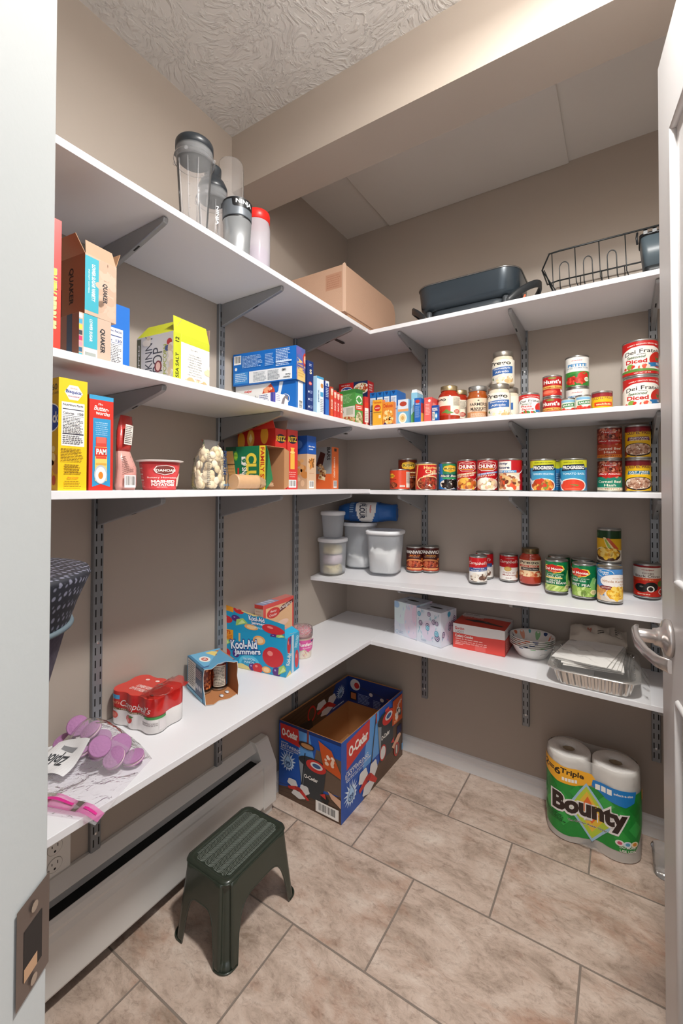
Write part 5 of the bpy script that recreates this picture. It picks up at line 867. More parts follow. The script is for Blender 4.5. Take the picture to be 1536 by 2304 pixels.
# electric skillet
def rrect(x0, x1, y0, y1, r, z, n=8):
    out = []
    for cx, cy, a0 in ((x1 - r, y0 + r, -PI / 2), (x1 - r, y1 - r, 0), (x0 + r, y1 - r, PI / 2), (x0 + r, y0 + r, PI)):
        for i in range(n): a = a0 + PI / 2 * i / (n - 1); out.append((cx + r * math.cos(a), cy + r * math.sin(a), z))
    return out
zr1 = zb(1, .65, -.15) + .0004
o = empty('electric_skillet', (.655, -.150, zr1), .0); tag(o, 'large black electric skillet with looped side handles', 'electric skillet')
SKB = M('#3a444c', .26, .3, .5, bump=.03, bscale=400); q = MB(); b0, b1 = -.172, .172
q.loft([rrect(-.155, .155, -.09, .09, .05, .044), rrect(-.172, .172, -.108, .108, .06, .050), rrect(-.180, .180, -.116, .116, .062, .062), rrect(-.186, .186, -.121, .121, .062, .132)], SKB, cap1=False)
q.loft([rrect(-.186, .186, -.121, .121, .062, .132), rrect(-.176, .176, -.111, .111, .058, .131), rrect(-.168, .168, -.103, .103, .055, .066)], SKB, cap0=False); q.build('pan_body', o)
q = MB(); rr_ = rrect(-.187, .187, -.122, .122, .063, .134); q.tube(rr_, .0024, M('#9a9a98', .25, .9), 6, closed=True); q.build('metal_rim', o)
q = MB(); q.loft([rrect(-.13, .13, -.075, .075, .05, .002), rrect(-.14, .14, -.082, .082, .055, .02), rrect(-.15, .15, -.09, .09, .05, .043)], M('#333a40', .5)); q.build('heating_base', o)
for s in (-1, 1):
    q = MB(); ring = []
    for i in range(17):
        t = PI * i / 16; ring.append((s * (.150 + .088 * math.sin(t) ** .8), -.112 + .224 * i / 16, .012 + .078 * math.sin(t) ** .7))
    rings = [[(p[0] + s * a, p[1], p[2] + b) for a, b in ((0, -.012), (.005, -.008), (.005, .012), (0, .016), (-.005, .012), (-.005, -.008))] for p in ring]
    rings = [[(v[0], v[1], max(.0012, v[2])) for v in r_] for r_ in rings]
    q.loft(rings, M('#2a2d30', .45)); q.build('side_handle', o)
    q = MB(); q.lathe([(.010, .0008), (.011, .004), (.011, .040), (.008, .044)], M('#55595d', .4, .4), 20, (s * .140, -.088)); q.build('foot', o)
q = MB(); q.tube([(.196, -.09, .014), (.203, -.086, .034)], .0035, M('#c96a4a', .5), 8); q.build('probe_socket', o)
# wire dish rack
WB = M('#1e2325', .4, .3); zrk = zb(1, 1.1, -.2) + .0004
o = empty('dish_rack', (0.908, -.262, zrk)); tag(o, 'black wire dish rack on the topmost shelf beside the skillet', 'dish rack')
LX, LY, HH = .56, .225, .142
q = MB(); q.tube([(.0, .05, .115), (.028, .004, HH)] + [(.06, 0, HH), (LX, 0, HH), (LX, LY, HH), (.028, LY, HH), (0, LY - .05, .115)], .0027, WB, 8, closed=True); q.build('top_rail', o)
q = MB(); q.tube([(.05, .01, .008), (LX - .01, .01, .008), (LX - .01, LY - .01, .008), (.05, LY - .01, .008)], .0022, WB, 8, closed=True); q.tube([(0, .05, .115), (.05, .012, .012)], .002, WB, 8); q.build('bottom_rail', o)
for yy, sgn in ((0, 1), (LY, -1)):
    for x0 in (.036, .102, .168, .236, .32, .40, .48):
        q = MB(); q.tube([(x0, yy, HH), (x0 + .004, yy, .03), (x0 + .012, yy + sgn * .01, .009)], .0016, WB, 6); q.build('upright_wire', o)
    for xa, xb in ((.058, .085), (.126, .150), (.190, .214)):
        q = MB(); c_ = (xa + xb) / 2; w_ = (xb - xa) / 2; pts = [(xa + .006, yy + sgn * .01, .009), (xa + .002, yy, .028), (xa, yy, .085)] + [(c_ - w_ * math.cos(PI * i / 8), yy, .085 + .018 * math.sin(PI * i / 8)) for i in range(1, 8)] + [(xb, yy, .085), (xb + .002, yy, .028), (xb + .006, yy + sgn * .01, .009)]
        q.tube(pts, .0016, WB, 6); q.build('loop_wire', o)
for yy in (.06, .10, .14, .18):
    q = MB(); q.tube([(.005, yy, .118), (.045, yy, .010), (LX - .02, yy, .008)], .0015, WB, 6); q.build('floor_wire', o)
# cutlery basket hooked on the rack
o = empty('cutlery_caddy', (1.235, -.238, zrk)); tag(o, 'dark grey plastic cutlery basket inside the end of the wire rack', 'cutlery basket')
GR = M('#4d5960', .4); q = MB()
q.loft([rrect(-.040, .075, -.010, .075, .012, .012), rrect(-.042, .077, -.012, .077, .014, .035)], M('#1f2325', .5), cap1=False)
q.loft([rrect(-.043, .078, -.012, .078, .014, .035), rrect(-.052, .086, -.014, .086, .016, .128)], GR, cap0=False, cap1=False); q.build('basket_body', o, solid=.002)
q = MB(); q.loft([rrect(-.054, .088, -.016, .088, .017, .126), rrect(-.055, .089, -.017, .089, .017, .134)], DK2, cap0=False, cap1=False)
for i in range(6): q.box(-.045 + .022 * i, -.021, .128, -.035 + .022 * i, -.015, .146, DK2)
q.build('slotted_rim', o, solid=.002)
q = MB(); q.tube([(-.06, -.02, .137), (-.062, -.026, .12), (-.060, -.026, .10)], .003, DK2, 8); q.build('hook', o)
# ------------------------------------------------------------ lowest shelf, left part
ZL = lambda y: .5562 + (.567 - .556) * (y + 1.93) / 1.929 + .0006
def lobes(cs, r, minr, n=120):
    cx = sum(c[0] for c in cs) / len(cs); cy = sum(c[1] for c in cs) / len(cs); rs = []
    for i in range(n):
        a = 2 * PI * i / n; dx, dy = math.cos(a), math.sin(a); best = minr(a) if callable(minr) else minr
        for x, y in cs:
            ox, oy = x - cx, y - cy; b = dx * ox + dy * oy; dd = r * r - (ox * ox + oy * oy - b * b)
            if dd > 0: best = max(best, b + math.sqrt(dd))
        rs.append(best)
    rs = [(rs[i - 2] + 2 * rs[i - 1] + 3 * rs[i] + 2 * rs[(i + 1) % n] + rs[(i + 2) % n]) / 9 for i in range(n)]
    return [(cx + rs[i] * math.cos(2 * PI * i / n), cy + rs[i] * math.sin(2 * PI * i / n)) for i in range(n)]
o = empty('juice_can_pack', (.0885, -1.123, ZL(-1.12)), math.radians(8)); tag(o, 'shrink-wrapped red and white pack of six tomato juice cans, torn at one end', 'juice pack')
cs = [(-.054, -.027), (0, -.027), (.054, -.027), (-.054, .027), (0, .027), (.054, .027)]
ol = lobes(cs, .0272, lambda a: min(.0765 / max(1e-6, abs(math.cos(a))), .0485 / max(1e-6, abs(math.sin(a))), .083)); q = MB(); FW = M('#e9e5e2', .22, coat=.4); FR = M('#c32420', .2, coat=.5); HH = .086
sc = lambda z, k: [(x * k, y * k, z) for x, y in ol]
q.loft([sc(.0, .95), sc(.004, 1), sc(.044, 1)], FW, cap1=False); q.loft([sc(.044, 1.0), sc(.046, 1.002), sc(HH - .006, 1.002), sc(HH - .001, .985)], FR, cap0=False, cap1=False)
q.loft([sc(HH - .001, .985), sc(HH, .95)], M('#cf4238', .35), cap0=False); q.build('shrink_wrap', o)
fr = ol[60:120]; fr = fr[4:57]
q = MB(); draw(q, Wrap([(x * 1.003, y * 1.003) for x, y in fr], .002, HH - .004), [R(0, .47, 1, .53, '#6a4a2c'), R(.72, .43, 1, .50, '#3f8f4a'), R(.02, .80, .30, .93, '#4fa5d8'), T("Campbell's", .17, .68, .13, '#f0b08a', .26, .0, sl=.35), T("Campbell's", .56, .67, .26, '#f6efe8', .50, .0, sl=.35), T('100% Tomato Juice', .5, .50, .05, '#f0dcc0', .40, .01), T('tomato juice', .16, .50, .045, '#f0dcc0', .2), E(.12, .30, .065, .12, '#d2352a'), E(.22, .30, .06, .11, '#dd5a4c'), E(.22, .30, .04, .07, '#e8897a'), P([(.1, .40), (.13, .44), (.16, .40), (.13, .37)], '#4f7d34'), E(.46, .27, .06, .12, '#cf3328'), P([(.46, .36), (.49, .40), (.54, .37), (.5, .32)], '#4f7d34'), E(.45, .24, .03, .05, '#e3695a'), Ln(.68, .22, .9, .34, 2, '#a8a0a0'), R(.9, .1, 1, .4, '#dcd6d6')], .25); q.build('printed_artwork', o)
q = MB(); draw(q, Face((-.08, -.054, HH + .0003), (.16, 0, 0), (0, .108, 0)), [T('LOWERS SODIUM', .5, .42, .12, '#f1d8d2', .36, .03), T('OF POTASSIUM', .46, .27, .12, '#f1d8d2', .36, .03), E(.3, .75, .04, .04, '#efd0c8'), E(.5, .78, .04, .04, '#efd0c8'), E(.66, .7, .04, .04, '#efd0c8')], .4); q.build('printed_top', o)
q = MB()     # torn end: film peeled back over a can end
q.lathe([(.0245, HH - .0005), (.0255, HH + .003), (.024, HH + .0035), (.022, HH + .001), (0, HH + .001)], TIN, 36, (.054, -.012)); q.build('can_end', o)
q = MB(); rings = []
for j in range(7):
    t_ = j / 6; rings.append([(.028 + .062 * i / 12, -.052 + .10 * t_ + .004 * math.sin(i * 1.7), HH + .006 + .010 * math.sin(PI * i / 12) * (0.4 + t_) + .003 * math.sin(j * 2.3 + i)) for i in range(13)])
q.loft(rings, clear_mat('torn_film', '#f4d8d4', .3, .1, '#c8302a', .45, .8), close=False); q.build('torn_film', o)
# open blue sleeve with small bean cans inside
o = empty('can_multipack', (.1005, -.923, ZL(-.92)), math.radians(-19)); tag(o, 'open blue cardboard sleeve lying open towards the room with bean cans inside', 'can multipack')
W, D, h = .128, .100, .095; t = .0014; BL = M('#5c9cc0', .4)
def panel(name, pts, n_, outer, art=None, fc=None):
    q = MB(); n_ = Vector(n_) * t; vp = [Vector(p) for p in pts]; k = len(vp)
    q.add(vp, [tuple(range(k))], outer); q.add([v - n_ for v in vp], [tuple(reversed(range(k)))], M('#a5683c', .85))
    for i in range(k): a, b = vp[i], vp[(i + 1) % k]; q.add([a, a - n_, b - n_, b], [(0, 1, 2, 3)], M('#d8d4cc', .7))
    if art: draw(q, fc, art, .4)
    q.build(name, o)
x0, x1, y0, y1 = -W / 2, W / 2, -D / 2, D / 2
wav = [(x1 + .004, y0, .01), (x1 + .010, y0, .004)]
panel('front_panel', [(x0, y0, 0), (x1 + .016, y0, 0), (x1 + .010, y0, .02), (x1 - .002, y0, .045), (x1 - .004, y0, .07), (x1 + .004, y0, h), (x0, y0, h)], (0, -1, 0), BL,
      [R(0, 0, 1, 1, '#5f94b8'), R(.05, .14, .55, .96, '#e4e2de'), Ln(.08, .2, .52, .92, 12, '#77726e'), R(.56, .1, .98, .9, '#3a4a6a'), Ln(.58, .6, .95, .86, 5, '#c9a8a8')] + [E(.62 + .1 * i, .34, .035, .08, '#d8dce2') for i in range(4)] + [R(0, 0, 1, .1, '#7ab8d6')], Face((x0, y0, 0), (W * .97, 0, 0), (0, 0, h)))
panel('top_panel', [(x0, y0, h), (x1 + .004, y0, h), (x1 + .010, y0 + .02, h), (x1 - .008, y0 + .045, h + .002), (x1 - .012, y0 + .07, h + .002), (x1 + .004, y1 - .01, h), (x1 + .006, y1, h), (x0, y1, h)], (0, 0, 1), BL,
      [R(0, 0, 1, 1, '#6cb0d4'), P([(.1, .5), (.4, .62), (.9, .62), (.9, .9), (.3, .95), (.08, .7)], '#e8cf78'), P([(.1, .8), (.5, .9), (.95, .95), (.95, 1), (.1, 1)], '#b87a4a'), R(0, .0, 1, .08, '#3f7aa0'), E(.5, .3, .2, .15, WH), E(.5, .3, .12, .09, '#c84a34'), T('50', .5, .3, .1, WH, .12, .03), CL(.6, .78, .3, .1, 26, .004, ['#c87a3a', '#9a4a2a', '#e8c070']), R(.94, .0, 1, 1, '#3a5a8c')], Face((x0, y0, h + .0001), (W * .93, 0, 0), (0, D, 0)))
panel('bottom_panel', [(x0, y0, t), (x0, y1, t), (x1 + .004, y1, t), (x1 + .018, y1 - .03, t), (x1 + .012, y1 - .06, t), (x1 + .024, y0 + .02, t), (x1 + .014, y0, t)][::-1], (0, 0, 1), M('#b5794c', .85))
panel('back_panel', [(x0, y1, 0), (x1 + .01, y1, 0), (x1 + .014, y1, .03), (x1 + .004, y1, .055), (x1 + .008, y1, .08), (x1 + .004, y1, h), (x0, y1, h)][::-1], (0, 1, 0), BL)
panel('end_panel', [(x0, y0, 0), (x0, y0, h), (x0, y1, h), (x0, y1, 0)], (-1, 0, 0), BL)
for sx_, sy_ in ((.045, .028), (.058, .006)):
    q = MB(); q.lathe([(.0001, .001), (.008, .001), (.009, .003), (.0001, .004)], M('#dfe2e6', .5), 14, sx=1, sy=.6); q.build('torn_tab', o, (sx_, sy_, .002))
Rz = Matrix.Rotation(math.radians(-19), 3, 'Z')
for lx, ly, lb, art in ((.0, .0235, 'small bean can with white panel inside the open blue sleeve', [CL(.12, .6, .2, .35, 50, .004, BEAN + ['#c8502c']), R(.28, .08, .80, .94, '#ddd6c6'), Ln(.30, .12, .78, .9, 13, '#4a4540'), R(.84, .1, 1, 1, '#3f7fae')]), (-.004, -.0240, 'small bean can half hidden behind the front panel of the open blue sleeve', [CL(.5, .5, .5, .45, 90, .004, BEAN + ['#d9824a'])])):
    pos = Vector((.1005, -.923, 0)) + Rz @ Vector((lx, ly, 0)); can('bean_can', lb, pos.x, pos.y, ZL(-.92) + .0025, .047, .083, [(.1, '#171310'), (1, '#7a2a18')], art, -6, 'small bean cans in the blue sleeve')
# punch drink box
pk = lambda dx, dy, s_: [E(dx, dy, .06 * s_, .11 * s_, '#5a2f7c'), E(dx - .02 * s_, dy + .03 * s_, .015, .025, '#b59ad0')]
ch = lambda dx, dy, s_: [E(dx, dy, .075 * s_, .12 * s_, '#cf2d33'), E(dx - .02 * s_, dy + .04 * s_, .02 * s_, .03 * s_, '#f08a80')]
lm = lambda dx, dy, s_: [P([(dx - .06 * s_, dy - .12 * s_), (dx + .07 * s_, dy + .02 * s_), (dx + .02 * s_, dy + .14 * s_), (dx - .05 * s_, dy + .06 * s_)], '#a9cf6a'), P([(dx - .04 * s_, dy - .08 * s_), (dx + .045 * s_, dy + .02 * s_), (dx + .01 * s_, dy + .09 * s_)], '#d5e8a0')]
og = lambda dx, dy, s_: [E(dx, dy, .09 * s_, .11 * s_, '#f0a860'), E(dx, dy, .06 * s_, .075 * s_, '#f7cf9a')]
def punch(sc=1., y0=0.):
    return [T('Kool-Aid', .33, y0 + .66 * sc, .25 * sc, '#f2f5fa', .44, .03, rot=8, o=('#1c3f8c', .10)), T('Jammers', .39, y0 + .46 * sc, .19 * sc, '#f2f5fa', .44, .03, rot=8, o=('#1c3f8c', .10)), T('TROPICAL', .42, y0 + .29 * sc, .06 * sc, '#c9ecf6', .2, .03, rot=4), T('PUNCH', .42, y0 + .21 * sc, .06 * sc, '#c9ecf6', .15, .03, rot=4)]
FB = '#1f9cc9'
KA = carton('drink_pouch_box', 'bright blue fruit punch drink box with tall raised top flap', 'drink box', (.231, -.738), .243, .084, 8, ZL(-.75), .122, {'*': FB, 'F': FB, 'S': FB},
    [R(0, 0, 1, 1, FB), E(.42, .18, .17, .22, '#5cc4e2'), E(.42, .16, .13, .15, '#2f9fc8'), R(.24, .72, .27, .95, '#e8b878')] + og(.58, .84, 1.1) + ch(.03, .35, 1) + lm(.03, .62, 1.) + pk(.2, .38, 1) + ch(.80, .46, 2.2) + [P([(.0, 0), (.1, .08), (.3, .14), (.5, .04), (.5, 0)], '#e5d18a')] + pk(.47, .1, .9) + ch(.56, .1, 1.1) + og(.7, .1, .8) + pk(.86, .1, 1.1) + lm(.95, .16, 1.1) + [R(.01, .72, .15, 1, '#f0a028'), T('75', .07, .92, .1, '#b8341e', .07, .03), Ln(.02, .74, .14, .86, 3, '#c8581e')] + punch(),
    [R(0, 0, 1, 1, FB), R(.42, .0, .58, 1, '#c9d6e2')] + ch(.22, .78, 1.8) + pk(.3, .92, 1.3) + [T('Kool-Aid', .2, .42, .3, WH, .3, .03, rot=70), R(.62, .55, .98, 1, '#2aa6d0'), T('TROPICAL PUNCH', .8, .76, .2, '#cfeef6', .32, .02, rot=70)] + ch(.8, .3, 2) + [P([(0, 0), (.3, .12), (.4, 0)], '#e5d18a')],
    open_top=True, flaps=[('S', .03, 150, '#2aa6d0', '#c9a58a'), ('K', .05, 175, '#d8b08c', '#c9a58a')])
# raised flap (continues the front face upwards)
q = MB(); W = .243; fl = [Vector((-W / 2 + .001, -.042, .122)), Vector((W / 2 - .004, -.042, .122)), Vector((W / 2 - .004, -.044, .166)), Vector((-W / 2 + .001, -.046, .205))]
n_ = Vector((0, -1, 0)) * .0009
q.add(fl, [(0, 1, 2, 3)], M(FB, .38)); q.add([v - n_ for v in fl], [(3, 2, 1, 0)], CBI)
class Tz:
    curved = False; W = .243; H = .083
    def at(s, u, v, off): 
        a = fl[0].lerp(fl[1], u); b = fl[3].lerp(fl[2], u); p = a.lerp(b, v); return p + Vector((0, -off, 0))
draw(q, Tz(), [R(.0, .0, 1, 1, FB)] + [R(.01, .78, .16, 1, '#f0a028')] + ch(.25, .94, 1.2) + pk(.2, .55, 1.3) + lm(.29, .42, 1.6) + ch(.04, .42, 1.3) + og(.46, .3, 1.3) + [P([(.3, .95), (.5, .9), (.6, 1), (.3, 1)], '#e5d18a'), T('Kool-Aid', .55, .80, .26, '#f2f5fa', .26, .03, rot=6, o=('#1c3f8c', .1)), T('Jammers', .58, .56, .2, '#f2f5fa', .24, .03, rot=6, o=('#1c3f8c', .1)), T('TROPICAL', .58, .34, .08, '#c9ecf6', .14, .03)] + ch(.82, .45, 2.4) + pk(.84, .05, 1.2) + lm(.93, .08, 1.2), .38)
q.build('raised_flap', KA)
carton('cake_mix_box', 'pink and red baking mix box leaning against the left wall behind the drink box', 'baking mix box', (.074, -.672), .040, .172, 1, ZL(-.6), .188, {'*': '#d8685e', 'F': '#c9b9a8', 'S': '#d9504a', 'T': '#8a8fae'}, [Ln(.1, .1, .9, .9, 14, '#b89a8c'), R(.0, .93, 1, 1, '#c8403a')],
    [R(0, 0, 1, 1, '#d8504a'), R(.08, .06, .95, .92, '#e6b98c'), E(.32, .80, .21, .10, '#cf3b34'), T('Betty', .32, .83, .05, WH, .2, .01, sl=.2), T('Crocker', .31, .765, .05, WH, .24, .01, sl=.2), P([(.5, .76), (.98, .88), (.98, .95), (.55, .88)], '#6a2a24'), T('Delights', .73, .86, .085, WH, .42, .01, sl=.25, rot=9), E(.62, .55, .2, .06, '#efc9b4'), E(.6, .25, .3, .2, '#e8a0a0'), CL(.6, .3, .28, .12, 30, .008, ['#e88a94', '#f3c4b8', '#c9683a']), E(.6, .14, .3, .05, '#a85a34')], Tp=[R(0, .5, 1, 1, '#c9766e'), Ln(.1, .1, .9, .45, 3, '#dfe0ea')])
o = empty('frosting_tub', (.166, -.568, ZL(-.57))); tag(o, 'clear tub of white frosting with pink sprinkles in its lid', 'frosting tub')
q = MB(); q.lathe([(0, .001), (.030, 0), (.032, .003), (.0345, .070), (.036, .074)], M('#e9dcc9', .3, coat=.5), 48)
draw(q, Cone(arc_pts(.0325, cam_angle(.166, -.568), PI / 2, 40), .004, .068), [CL(.4, .2, .4, .2, 22, .0016, ['#3a3a50', '#c84a6a', '#3f8fc0', '#e8b02a']), P([(.34, .98), (.92, .98), (.92, .42), (.7, .3), (.56, .5), (.42, .4), (.36, .6)], '#d9589a'), T('Funfetti', .62, .74, .2, WH, .5, .03), T('frosting', .66, .54, .1, '#f6d0e2', .3), E(.82, .9, .05, .06, '#1f2f6a')], .35); q.build('tub_body', o)
q = MB(); q.lathe([(.0355, .072), (.0375, .074), (.0375, .092), (.035, .104), (.030, .107), (0, .107)], clear_mat('lid_plastic', '#f6e6ea', .3, .05, '#ffe8ee', .2), 48); q.build('tub_lid', o)
q = MB(); R2 = random.Random(12)
for i in range(150):
    a = R2.uniform(0, 2 * PI); r_ = .033 * math.sqrt(R2.random()); c_ = Vector((r_ * math.cos(a), r_ * math.sin(a), R2.uniform(.079, .101))); b_ = R2.uniform(0, PI)
    dx, dy = .003 * math.cos(b_), .003 * math.sin(b_); q.tube([c_ - Vector((dx, dy, 0)), c_ + Vector((dx, dy, .001))], .001, M(['#e8789a', '#f2a8b8', '#d9405e', '#f7d0d6', '#e85a4a'][i % 5], .4), 5)
sp = q.build('sprinkles', o); sp['kind'] = 'stuff'
# zip bag of purple sandwich cookies
R2 = random.Random(21); zl = ZL(-1.3)
PU = M('#a774a0', .8, bump=.5, bscale=180); CRM = M('#cdb2b8', .7)
cookies = [(.045, -1.305, .012, 20, 10), (.075, -1.262, .014, 50, -20), (.10, -1.30, .012, 8, 30), (.125, -1.265, .022, 28, 40), (.16, -1.285, .014, 60, 15), (.145, -1.245, .012, 14, -30), (.195, -1.262, .026, 55, 60), (.215, -1.285, .018, 38, 20), (.06, -1.285, .042, 50, 60), (.105, -1.275, .045, 30, -10), (.23, -1.252, .012, 12, 0), (.18, -1.300, .040, 42, 70)]
def cookie_mesh():
    q = MB(); r_ = .0225
    q.lathe([(0, 0), (r_ * .9, 0), (r_, .0015), (r_ * .97, .004), (r_ * .9, .0045), (r_ * .9, .0072), (r_ * .97, .0077), (r_, .010), (r_ * .9, .0118), (r_ * .82, .0112), (r_ * .75, .0120), (0, .0120)], PU, 32, mats=[PU, PU, PU, CRM, CRM, CRM, PU, PU, PU, PU, PU])
    return q
c0 = None
for i, (x, y, zz, tilt, az) in enumerate(cookies):
    if c0 is None: c = cookie_mesh().build('sandwich_cookie'); c0 = c
    else: c = c0.copy(); COL.objects.link(c)
    c.location = (x, y, zl + zz * .8 + .0225 * math.sin(math.radians(tilt)) - .004); c.rotation_euler = (math.radians(tilt), 0, math.radians(az))
    tag(c, 'purple sandwich cookie inside the clear zip bag', 'cookie', 'purple sandwich cookies in the zip bag')
o = empty('zip_bag', (.14, -1.32, zl)); tag(o, 'clear zip bag with pink seal hanging slightly over the front shelf edge', 'zip bag')
ZB = clear_mat('zip_bag_film', '#fdfcfd', .08, .08, '#f4f4f6', .12, .5)
q = MB(); nx, ny = 34, 26; grid = []
# bag plane coordinates: s along x (back wall -> shelf front), t from bag bottom (far) to zipper (near)
def bagz(x, y, top):
    b = math.exp(-((x + .015) / .095) ** 2 - ((y - .045) / .052) ** 2)
    return (.008 + .066 * b if top else .0006) + (.0035 * math.sin(x * 60 + y * 41) * math.cos(y * 55 - x * 23) + .0035 if top else 0)
def bagpt(i, j, top):
    s_ = i / (nx - 1); t_ = j / (ny - 1)
    x = (1 - t_) * (-.140 + .245 * s_) + t_ * (-.10 + .285 * s_); y = (1 - t_) * (.120 - .018 * s_ + .016 * math.sin(PI * s_)) + t_ * (-.185 + .118 * s_)
    e = min(1, 6 * min(s_, 1 - s_, t_ * 1.3, (1 - t_) * 1.6 + .05)); z = bagz(x, y, top) * (e if top else 1)
    if x + .14 > .290: z = z - (x + .14 - .290) * .2
    return (x, y, z + .0004)
q.loft([[bagpt(i, j, True) for i in range(nx)] for j in range(ny)], ZB, close=False)
q.loft([[bagpt(i, j, False) for i in range(nx)] for j in range(ny)], ZB, close=False); q.build('bag_film', o)
q = MB()
def bstrip(t0, t1, s0, s1, mt, off, n=24):
    vs = []
    for k in range(n + 1):
        s_ = s0 + (s1 - s0) * k / n
        for tt in (t0, t1):
            a = bagpt(s_ * (nx - 1), tt * (ny - 1), True); vs.append((a[0], a[1], a[2] + off))
    q.add(vs, [(2 * k, 2 * k + 2, 2 * k + 3, 2 * k + 1) for k in range(n)], mt, True)
bstrip(.86, .97, 0, 1, clear_mat('pink_film', '#f3b8d6', .2, .1, '#e88ac0', .45), .001); q.build('zipper_band', o)
q = MB(); bstrip(.905, .93, 0, .80, M('#cf2a86', .35), .0022); bstrip(.905, .93, .88, .97, M('#cf2a86', .35), .0022); q.build('zipper', o)
q = MB()
class BagF:
    curved = True; W = .15; H = .05
    def __init__(s, s0, s1, t0, t1, off=.0015): s.a = (s0, s1, t0, t1, off)
    def at(s, u, v, off):
        s0, s1, t0, t1, o_ = s.a; p = bagpt((s1 + (s0 - s1) * u) * (nx - 1), (t0 + (t1 - t0) * v) * (ny - 1), True); return Vector((p[0], p[1], p[2] + o_ + off))
draw(q, BagF(.02, .52, .45, .70), [G(*[R(i / 20, j / 16, (i + 1) / 20, (j + 1) / 16, '#e9e9ea') for i in range(20) for j in range(16)])], .4)
draw(q, BagF(.02, .52, .45, .70, .003), [P([(.16, .2), (.5, .14), (.5, .24), (.22, .3)], '#8a8c90'), T('Ziploc', .42, .5, .42, '#3a3d42', .42, .03, sl=.15)], .4)
draw(q, BagF(.1, .45, .74, .84), [T('SC Johnson', .5, .6, .5, '#9a9c9e', .6, .03), T('A Family Company', .5, .2, .2, '#a9abad', .6, .01)], .4); q.build('printed_label', o)
# ------------------------------------------------------------ lowest shelf, back wall
zL5 = lambda x: .5658 - .0195 * (x - SD) / 1.36
flw = lambda seed, cols, n: [it for k in range(n) for it in (lambda r_, x, y, s_: [E(x, y, .075 * s_, .075 * s_, cols[0]), E(x, y, .055 * s_, .055 * s_, cols[1]), E(x + .004, y, .035 * s_, .035 * s_, cols[2]), E(x, y, .018 * s_, .018 * s_, cols[1])])(0, random.Random(seed + k * 3).uniform(.08, .92), random.Random(seed + k * 5 + 1).uniform(.2, .92), random.Random(seed + k).uniform(.8, 1.3))]
def leafs(seed, col, n, cols2=None):
    out = []; r_ = random.Random(seed)
    for k in range(n):
        x, y = r_.uniform(.05, .95), r_.uniform(.05, .9); a = r_.uniform(.9, 2.2); l = r_.uniform(.08, .17)
        dx, dy = math.cos(a) * l, math.sin(a) * l; out.append(P([(x, y), (x + dx * .5 + dy * .14, y + dy * .5 - dx * .14), (x + dx, y + dy), (x + dx * .5 - dy * .14, y + dy * .5 + dx * .14)], col if k % 3 else (cols2 or col)))
    return out
ts = dict(W=.112, D=.106, h=.130)
t1 = [R(0, 0, 1, 1, '#d5dbe8'), E(.3, .7, .4, .35, '#d3e4e8'), E(.8, .5, .35, .5, '#ddd2e2'), E(.95, .7, .15, .3, '#e0c6da')] + leafs(3, '#bcd3e6', 16, '#c9c4de') + [E(.1, .9, .14, .1, '#9dbfe0'), E(.12, .1, .06, .05, '#8fb8d8'), E(.12, .1, .045, .038, '#dde6ee'), Ln(.22, .06, .42, .14, 2, '#9ab0c8')]
t2 = [R(0, 0, 1, 1, '#d8dde8'), E(.5, .4, .3, .3, '#dcd2e4')] + leafs(5, '#a9c8d6', 22, '#8fb7c8') + flw(11, ['#3d2c5c', '#dccfe2', '#3d2c5c'], 6) + flw(40, ['#4a9ab8', '#a8d4e0', '#4a9ab8'], 3) + [Ln(.2, .06, .42, .12, 2, '#9ab0c8')]
tt = lambda base, dark: [R(0, 0, 1, 1, base)] + leafs(8, '#a9c8d6', 14, '#4a3a6a') + [E(.5, .5, .3, .12, '#c3c8d2'), E(.5, .5, .26, .09, dark), R(.3, .15, .45, .25, '#8a8a96')]
carton('tissue_box', 'pale blue and lilac watercolour tissue box, left of the pair', 'tissue box', (.4455, -.1965), ts['W'], ts['D'], -14, zL5(.4) + .0005, .135, {'*': '#d5dbe8', 'T': '#bcc3cf'}, t1, t1, tt('#c5cbd6', '#14161c'), 'tissue boxes')
carton('tissue_box', 'white tissue box with purple and teal flowers, right of the pair', 'tissue box', (.5555, -.2245), ts['W'], ts['D'], -14, zL5(.5) + .0005, .130, {'*': '#d8dde8', 'T': '#c5cad6'}, t2, t2[:2] + leafs(15, '#a9c8d6', 18, '#4a9ab8') + flw(23, ['#3d2c5c', '#dccfe2', '#3d2c5c'], 5) + [E(.5, .9, .1, .08, '#4a9ab8')], tt('#cdd2dc', '#1a1a22'), 'tissue boxes')
